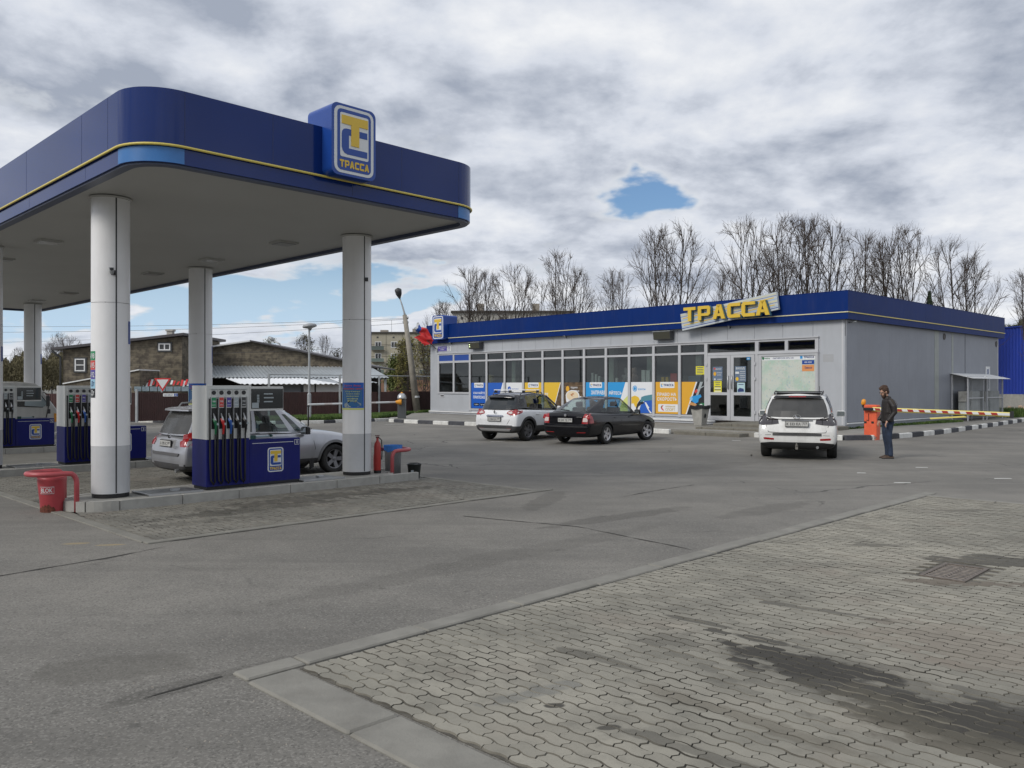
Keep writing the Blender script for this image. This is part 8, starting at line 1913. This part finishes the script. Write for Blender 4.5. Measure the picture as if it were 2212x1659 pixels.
for (x, y) in ((.055, .115), (.005, -.105)):
    mb = MB(); mb.sm = True
    P_ = [(-.10, .035, .0), (-.11, .042, .05), (-.07, .045, .085), (.0, .046, .08), (.08, .048, .055), (.14, .04, .035), (.175, .02, .02)]
    sh_ = empty('shoe', (x - .03, y, 0)); sh_.parent = pe
    rings = []
    for xx, w, h in P_:
        rings.append([(xx, w * math.cos(R(a)), max(.012, .012 + h * math.sin(R(a)))) for a in range(-10, 191, 20)])
    n = len(rings[0])
    for i in range(len(rings) - 1): mb.add(rings[i] + rings[i + 1], [(k, k + 1, n + k + 1, n + k) for k in range(n - 1)])
    mb.add(rings[0], [tuple(range(n))]); mb.add(rings[-1], [tuple(reversed(range(n)))]); mb.obj('upper', shoe, sh_)
    MB().prism([(xx, w * 1.06) for xx, w, h in P_] + [(xx, -w * 1.06) for xx, w, h in reversed(P_)], 0, .018).obj('sole', black, sh_)

# ------------------------------------------------------------------ trees
def tree_meshes(seed, kind='lime'):
    """unit-height bare tree whose limbs fan out into a rounded crown"""
    r = random.Random(seed); tk = MB(); cr_ = MB(); tips = []
    cz, rz, rx = r.uniform(.56, .60), .43, r.uniform(.34, .43)
    def inside(p): return (p.x * p.x + p.y * p.y) / (rx * rx) + ((p.z - cz) / rz) ** 2
    def branch(mb, p, d, L, r0, r1, seg, n, wig, upb, clip=1.05):
        pts = [p]; d = d.normalized()
        for i in range(n):
            d = (d + Vector((r.gauss(0, wig), r.gauss(0, wig), r.gauss(0, wig) + upb))).normalized(); q = pts[-1] + d * L / n
            if inside(q) > clip and len(pts) > 1 and q.z > .3: break
            pts.append(q)
        m = len(pts) - 1
        mb.tube(pts, [r0 + (r1 - r0) * i / max(m, 1) for i in range(m + 1)], seg, caps=False); return pts
    def perp(d):
        a = Vector((r.gauss(0, 1), r.gauss(0, 1), r.gauss(0, 1))); a -= d * a.dot(d); return a.normalized()
    def along(P, t):
        f = min(t, .999) * (len(P) - 1); i = int(f); return P[i].lerp(P[i + 1], f - i), (P[i + 1] - P[i]).normalized()
    nst = r.choice((2, 3, 3)); trunk = [Vector((0, 0, z)) + Vector((r.gauss(0, .004), r.gauss(0, .004), 0)) for z in (0, .06, .12, .18)]
    tk.tube(trunk, [.020, .017, .0155, .014], 7, caps=False); stems = []
    a0 = r.uniform(0, 6.28)
    for k in range(nst):
        a = a0 + 6.28 * k / nst; ln = r.uniform(.14, .34) if k else r.uniform(0, .06)
        stems.append(branch(tk, trunk[-1 - (k % 2)], Vector((math.cos(a) * ln, math.sin(a) * ln, 1)), .82, .0105 - .0012 * k, .0022, 6, 12, .025, .02, 1.02))
    for s_ in stems:
        nb = 13
        for k in range(nb):
            t = .02 + .93 * (k + r.random()) / nb; p, d = along(s_, t); ang = R(r.uniform(26, 58) if t > .2 else r.uniform(45, 75)); dd = d * math.cos(ang) + perp(d) * math.sin(ang)
            b = branch(tk, p, dd, .46 * r.uniform(.6, 1.1) * (1.1 - .55 * t), .0056 * (1.15 - t * .9), .0014, 4, 8, .055, .07)
            if len(b) < 3: continue
            for q in range(7):
                p2, d2 = along(b, r.uniform(.18, 1)); ang = R(r.uniform(22, 52)); d3 = d2 * math.cos(ang) + perp(d2) * math.sin(ang)
                c = branch(cr_, p2, d3, r.uniform(.08, .19), .0019, .0008, 3, 4, .09, .06, 1.12)
                if len(c) < 3: continue
                for m in range(4):
                    p3, d4 = along(c, r.uniform(.25, 1)); ang = R(r.uniform(20, 50)); d5 = d4 * math.cos(ang) + perp(d4) * math.sin(ang)
                    e_ = branch(cr_, p3, d5, r.uniform(.03, .07), .00095, .00055, 3, 2, .08, .04, 1.3); tips.append(e_[-1]); tips.append(p3)
    return tk.mesh('trunk', bark, smooth=True), cr_.mesh('crown', twig_m, smooth=True), tips
TV = [tree_meshes(s) for s in (3, 8, 15, 21, 34)]
leafm = mat('young_leaf', (.10, .125, .03), .7, var=.35, vscale=1.5); leafy = mat('yellow_leaf', (.17, .155, .04), .7, var=.35, vscale=1.5); olive = mat('olive_wood', (.075, .072, .035), .9, var=.35, vscale=.6)
firm = mat('fir', (.018, .032, .014), .85, var=.3, vscale=3)
def place_tree(u, vtop, d, half, var, label, cat='tree', group='bare trees behind the shop', leaves=None, base=0.0, name='bare_tree'):
    ht = H - (vtop - HV) / F * d - base; x = (u - CX) / F * d; w = half / F * d
    t = empty(name, (x, d, base), (u * 7.3) % 6.28, label, cat, group)
    tk, crn, tips = TV[var]; sx = min(max(w / .35, ht * .66), ht * 1.3)
    link('trunk', tk, t, None, None, (sx, sx, ht)); link('crown', crn, t, None, None, (sx, sx, ht))
    if leaves:
        m, cnt, sz = leaves; r = random.Random(int(u)); mb = MB()
        for k in range(cnt):
            p = r.choice(tips); p = Vector((p.x * sx, p.y * sx, p.z * ht)) + Vector((r.gauss(0, .12), r.gauss(0, .12), r.gauss(0, .12)))
            a = Vector((r.gauss(0, 1), r.gauss(0, 1), r.gauss(0, 1))).normalized() * sz; b = Vector((r.gauss(0, 1), r.gauss(0, 1), r.gauss(0, 1))).normalized() * sz
            mb.add([p, p + a, p + b], [(0, 1, 2)])
        mb.obj('leaves', m, t)['kind'] = 'stuff'
    return t
TL = [(957, 655, 84, 34, 0, 'small bare tree standing just left of the corner sign'), (1012, 583, 84, 42, 1, 'tall bare tree above the corner sign'), (1053, 598, 86, 34, 2, 'slim bare tree right of the corner sign'), (1113, 577, 82, 40, 3, 'bare tree with forked limbs over the roof left half'), (1160, 612, 86, 30, 4, 'low bare tree left of the dense clump'), (1207, 549, 80, 46, 1, 'tallest tree of the dense left clump'), (1240, 592, 82, 40, 2, 'right tree of the dense left clump'),
      (1327, 586, 80, 42, 3, 'round bare tree standing alone in a gap'), (1422, 500, 76, 50, 0, 'left stem of the big double-crowned tree'), (1462, 492, 76, 56, 4, 'right stem of the big double-crowned tree'), (1560, 590, 78, 34, 2, 'low bare tree behind the shop sign'), (1608, 481, 74, 50, 1, 'tall pointed bare tree behind the tilted sign'), (1668, 540, 76, 36, 3, 'thin bare tree between the pointed tree and the pair'), (1700, 484, 73, 46, 2, 'left tree of the tall airy pair'), (1748, 479, 73, 42, 0, 'middle tree of the tall airy pair'), (1782, 486, 73, 50, 4, 'right tree of the tall airy pair'),
      (1862, 508, 70, 42, 1, 'bare tree just right of the roof corner'), (1912, 520, 70, 40, 3, 'bare tree between the corner tree and the wide one'), (1952, 506, 70, 55, 2, 'wide bare tree above the side wall'), (2068, 525, 66, 52, 4, 'bare tree with bundled stems, last above the side wall'), (2092, 560, 66, 40, 0, 'lower bare tree beside the bundled one'), (2216, 590, 60, 60, 1, 'bare tree cut by the right edge of the photo')]
for (u, v, d, hw, var, lab) in TL: place_tree(u, v, d, hw, var, lab)
# fir, spring trees and the far wood
ft = empty('fir_tree', at(2008, 834, 64), 0, 'small dark fir poking above the side wall fascia', 'tree'); ft.location.z = 0; hF = H + (834 - 628) / F * 64
MB().tube([(0, 0, 0), (0, 0, hF * .96)], [.14, .02], 7).obj('trunk', bark, ft)
mb = MB(); rF = random.Random(5)
for k in range(1500):
    t = rF.random() ** .7; z = hF * (.25 + .75 * t); rad = (1 - t) * 1.5 + .06; a = rF.uniform(0, 6.28); q_ = rad * rF.uniform(.5, 1)
    p = Vector((math.cos(a) * q_, math.sin(a) * q_, z - q_ * .25)); s_ = .22; mb.add([Vector((p.x * .55, p.y * .55, z)), p + Vector((-math.sin(a) * s_ * .5, math.cos(a) * s_ * .5, 0)), p + Vector((math.sin(a) * s_ * .5, -math.cos(a) * s_ * .5, -.08))], [(0, 1, 2)])
mb.obj('crown', firm, ft)['kind'] = 'stuff'
place_tree(858, 780, 78, 34, 2, 'low green spring tree in front of the apartment block', leaves=(leafm, 5000, .22), group=None, name='spring_tree')
place_tree(882, 735, 76, 30, 0, 'yellow-green spring tree left of the leaning pole', leaves=(leafy, 2200, .16), group=None, name='spring_tree')
place_tree(915, 722, 66, 40, 3, 'twiggy brown tree between the leaning pole and the shop', leaves=(leafy, 1200, .12), group=None, name='spring_tree')
place_tree(893, 800, 60, 34, 4, 'low twiggy bush at the foot of the leaning pole', cat='bush', group=None, name='bare_bush'); place_tree(925, 790, 58, 30, 1, 'low twiggy bush against the shop end wall', cat='bush', group=None, name='bare_bush')
for (u, v, d, hw, var, lab, lv) in ((657, 728, 160, 26, 0, 'distant tree behind the workshop, left of the lamp post', (olive, 900, .25)), (698, 730, 160, 22, 2, 'distant airy tree right of the lamp post', None), (585, 735, 170, 14, 1, 'distant small tree above the workshop ridge', (leafm, 500, .25)), (735, 755, 160, 18, 3, 'distant dark tree beside the white column', (olive, 500, .25)),
                              (128, 722, 120, 22, 1, 'pale birch behind the stone house, left one', None), (150, 728, 120, 20, 3, 'pale birch behind the stone house, right one', None), (112, 742, 118, 24, 0, 'birch over the olive wood beside the house', None), (42, 755, 125, 22, 2, 'birch over the olive wood near the left edge', None), (60, 765, 125, 16, 4, 'low birch over the olive wood near the left edge', None)):
    place_tree(u, v, d, hw, var, lab, leaves=lv, group=None, name='distant_tree')
def wood(name, poly3, n, m, sz, seed, label):
    r = random.Random(seed); V = []; Fc = []
    (u0, u1, vt, vb, d0, d1) = poly3
    for k in range(n):
        d = r.uniform(d0, d1); u = r.uniform(u0, u1); top = vt + 9 * math.sin(u * .09) + 5 * math.sin(u * .31 + 1) + r.gauss(0, 2); v = vb - (vb - top) * r.random() ** .8
        p = at(u, v, d); a = Vector((r.gauss(0, .35), r.gauss(0, .3), r.gauss(0, 1))).normalized() * sz * r.uniform(.5, 1.4); b = Vector((r.gauss(0, 1), r.gauss(0, .5), r.gauss(0, .6))).normalized() * sz * .45; c = len(V)
        V += [tuple(p), tuple(p + a), tuple(p + b)]; Fc.append((c, c + 1, c + 2))
    me = bpy.data.meshes.new(name); me.from_pydata(V, [], Fc); me.materials.append(m); o = link(name, me); tag(o, label, 'wood', kind='stuff')
wood('far_wood', (-330, 150, 774, 842, 112, 130), 60000, mat('olive_scrub', (.105, .092, .048), .9, var=.4, vscale=.35), .42, 3, 'olive brown wood far behind the left pumps')
wood('far_wood', (2165, 2400, 706, 760, 95, 110), 7000, mat('pine_far', (.05, .062, .03), .9, var=.4, vscale=.5), .8, 4, 'dark pines above the blue hangar wall')
wood('far_wood', (560, 800, 790, 834, 150, 170), 5000, olive, 1.2, 6, 'scrub behind the workshop')
rW = random.Random(12); V = []; Fc = []
for k in range(15000):
    x = rW.uniform(-120, 90); y = -62 + rW.uniform(-8, 8) - abs(x) * .05; top = 11 + 3 * math.sin(x * .19) + 2 * math.sin(x * .47) + rW.gauss(0, .8); zc = top * rW.random() ** .6; sz = rW.uniform(.5, 1.3)
    a = Vector((rW.gauss(0, .5), rW.gauss(0, .4), rW.gauss(0, 1))).normalized() * sz; b = Vector((rW.gauss(0, 1), rW.gauss(0, .5), rW.gauss(0, .6))).normalized() * sz * .7; c = len(V); p = Vector((x, y, zc)); V += [tuple(p), tuple(p + a), tuple(p + b)]; Fc.append((c, c + 1, c + 2))
me = bpy.data.meshes.new('far_wood'); me.from_pydata(V, [], Fc); me.materials.append(olive); tag(link('far_wood', me), 'wood across the road, mirrored in the shop windows', 'wood', kind='stuff')
rP = random.Random(77); V = []; Fc = []
for k in range(1500):
    d = 2.8 + 12 * rP.random() ** 1.6; x = rP.uniform(-.7, .7) * d; p = Vector((x, d, .001)); l_ = cinv(p)
    if -6.3 < l_.x < 5.2 and l_.y < -8.3: continue
    q = rP.uniform(.002, .007); c = len(V); V += [(x - q, d - q, 0), (x + q, d - q * .7, 0), (x + q * .8, d + q, 0), (x - q * .9, d + q, 0), (x, d, q * 1.1)]; Fc += [(c, c + 1, c + 4), (c + 1, c + 2, c + 4), (c + 2, c + 3, c + 4), (c + 3, c, c + 4)]
me = bpy.data.meshes.new('grit'); me.from_pydata(V, [], Fc); me.materials.append(mat('grit', (.24, .22, .19), .9, var=.5, vscale=30)); tag(link('grit', me), 'loose grit lying on the worn asphalt', 'grit', kind='stuff')
weed = [Vector((ground_at(2178, 886).x, ground_at(2178, 886).y, 0))]
w0 = BW(19.5, -.2); tufts('weed_clump', [w0 + Vector((-.8, -.8, 0)), w0 + Vector((.9, -.8, 0)), w0 + Vector((.9, .8, 0)), w0 + Vector((-.8, .8, 0))], 500, .42, PZ, rg)
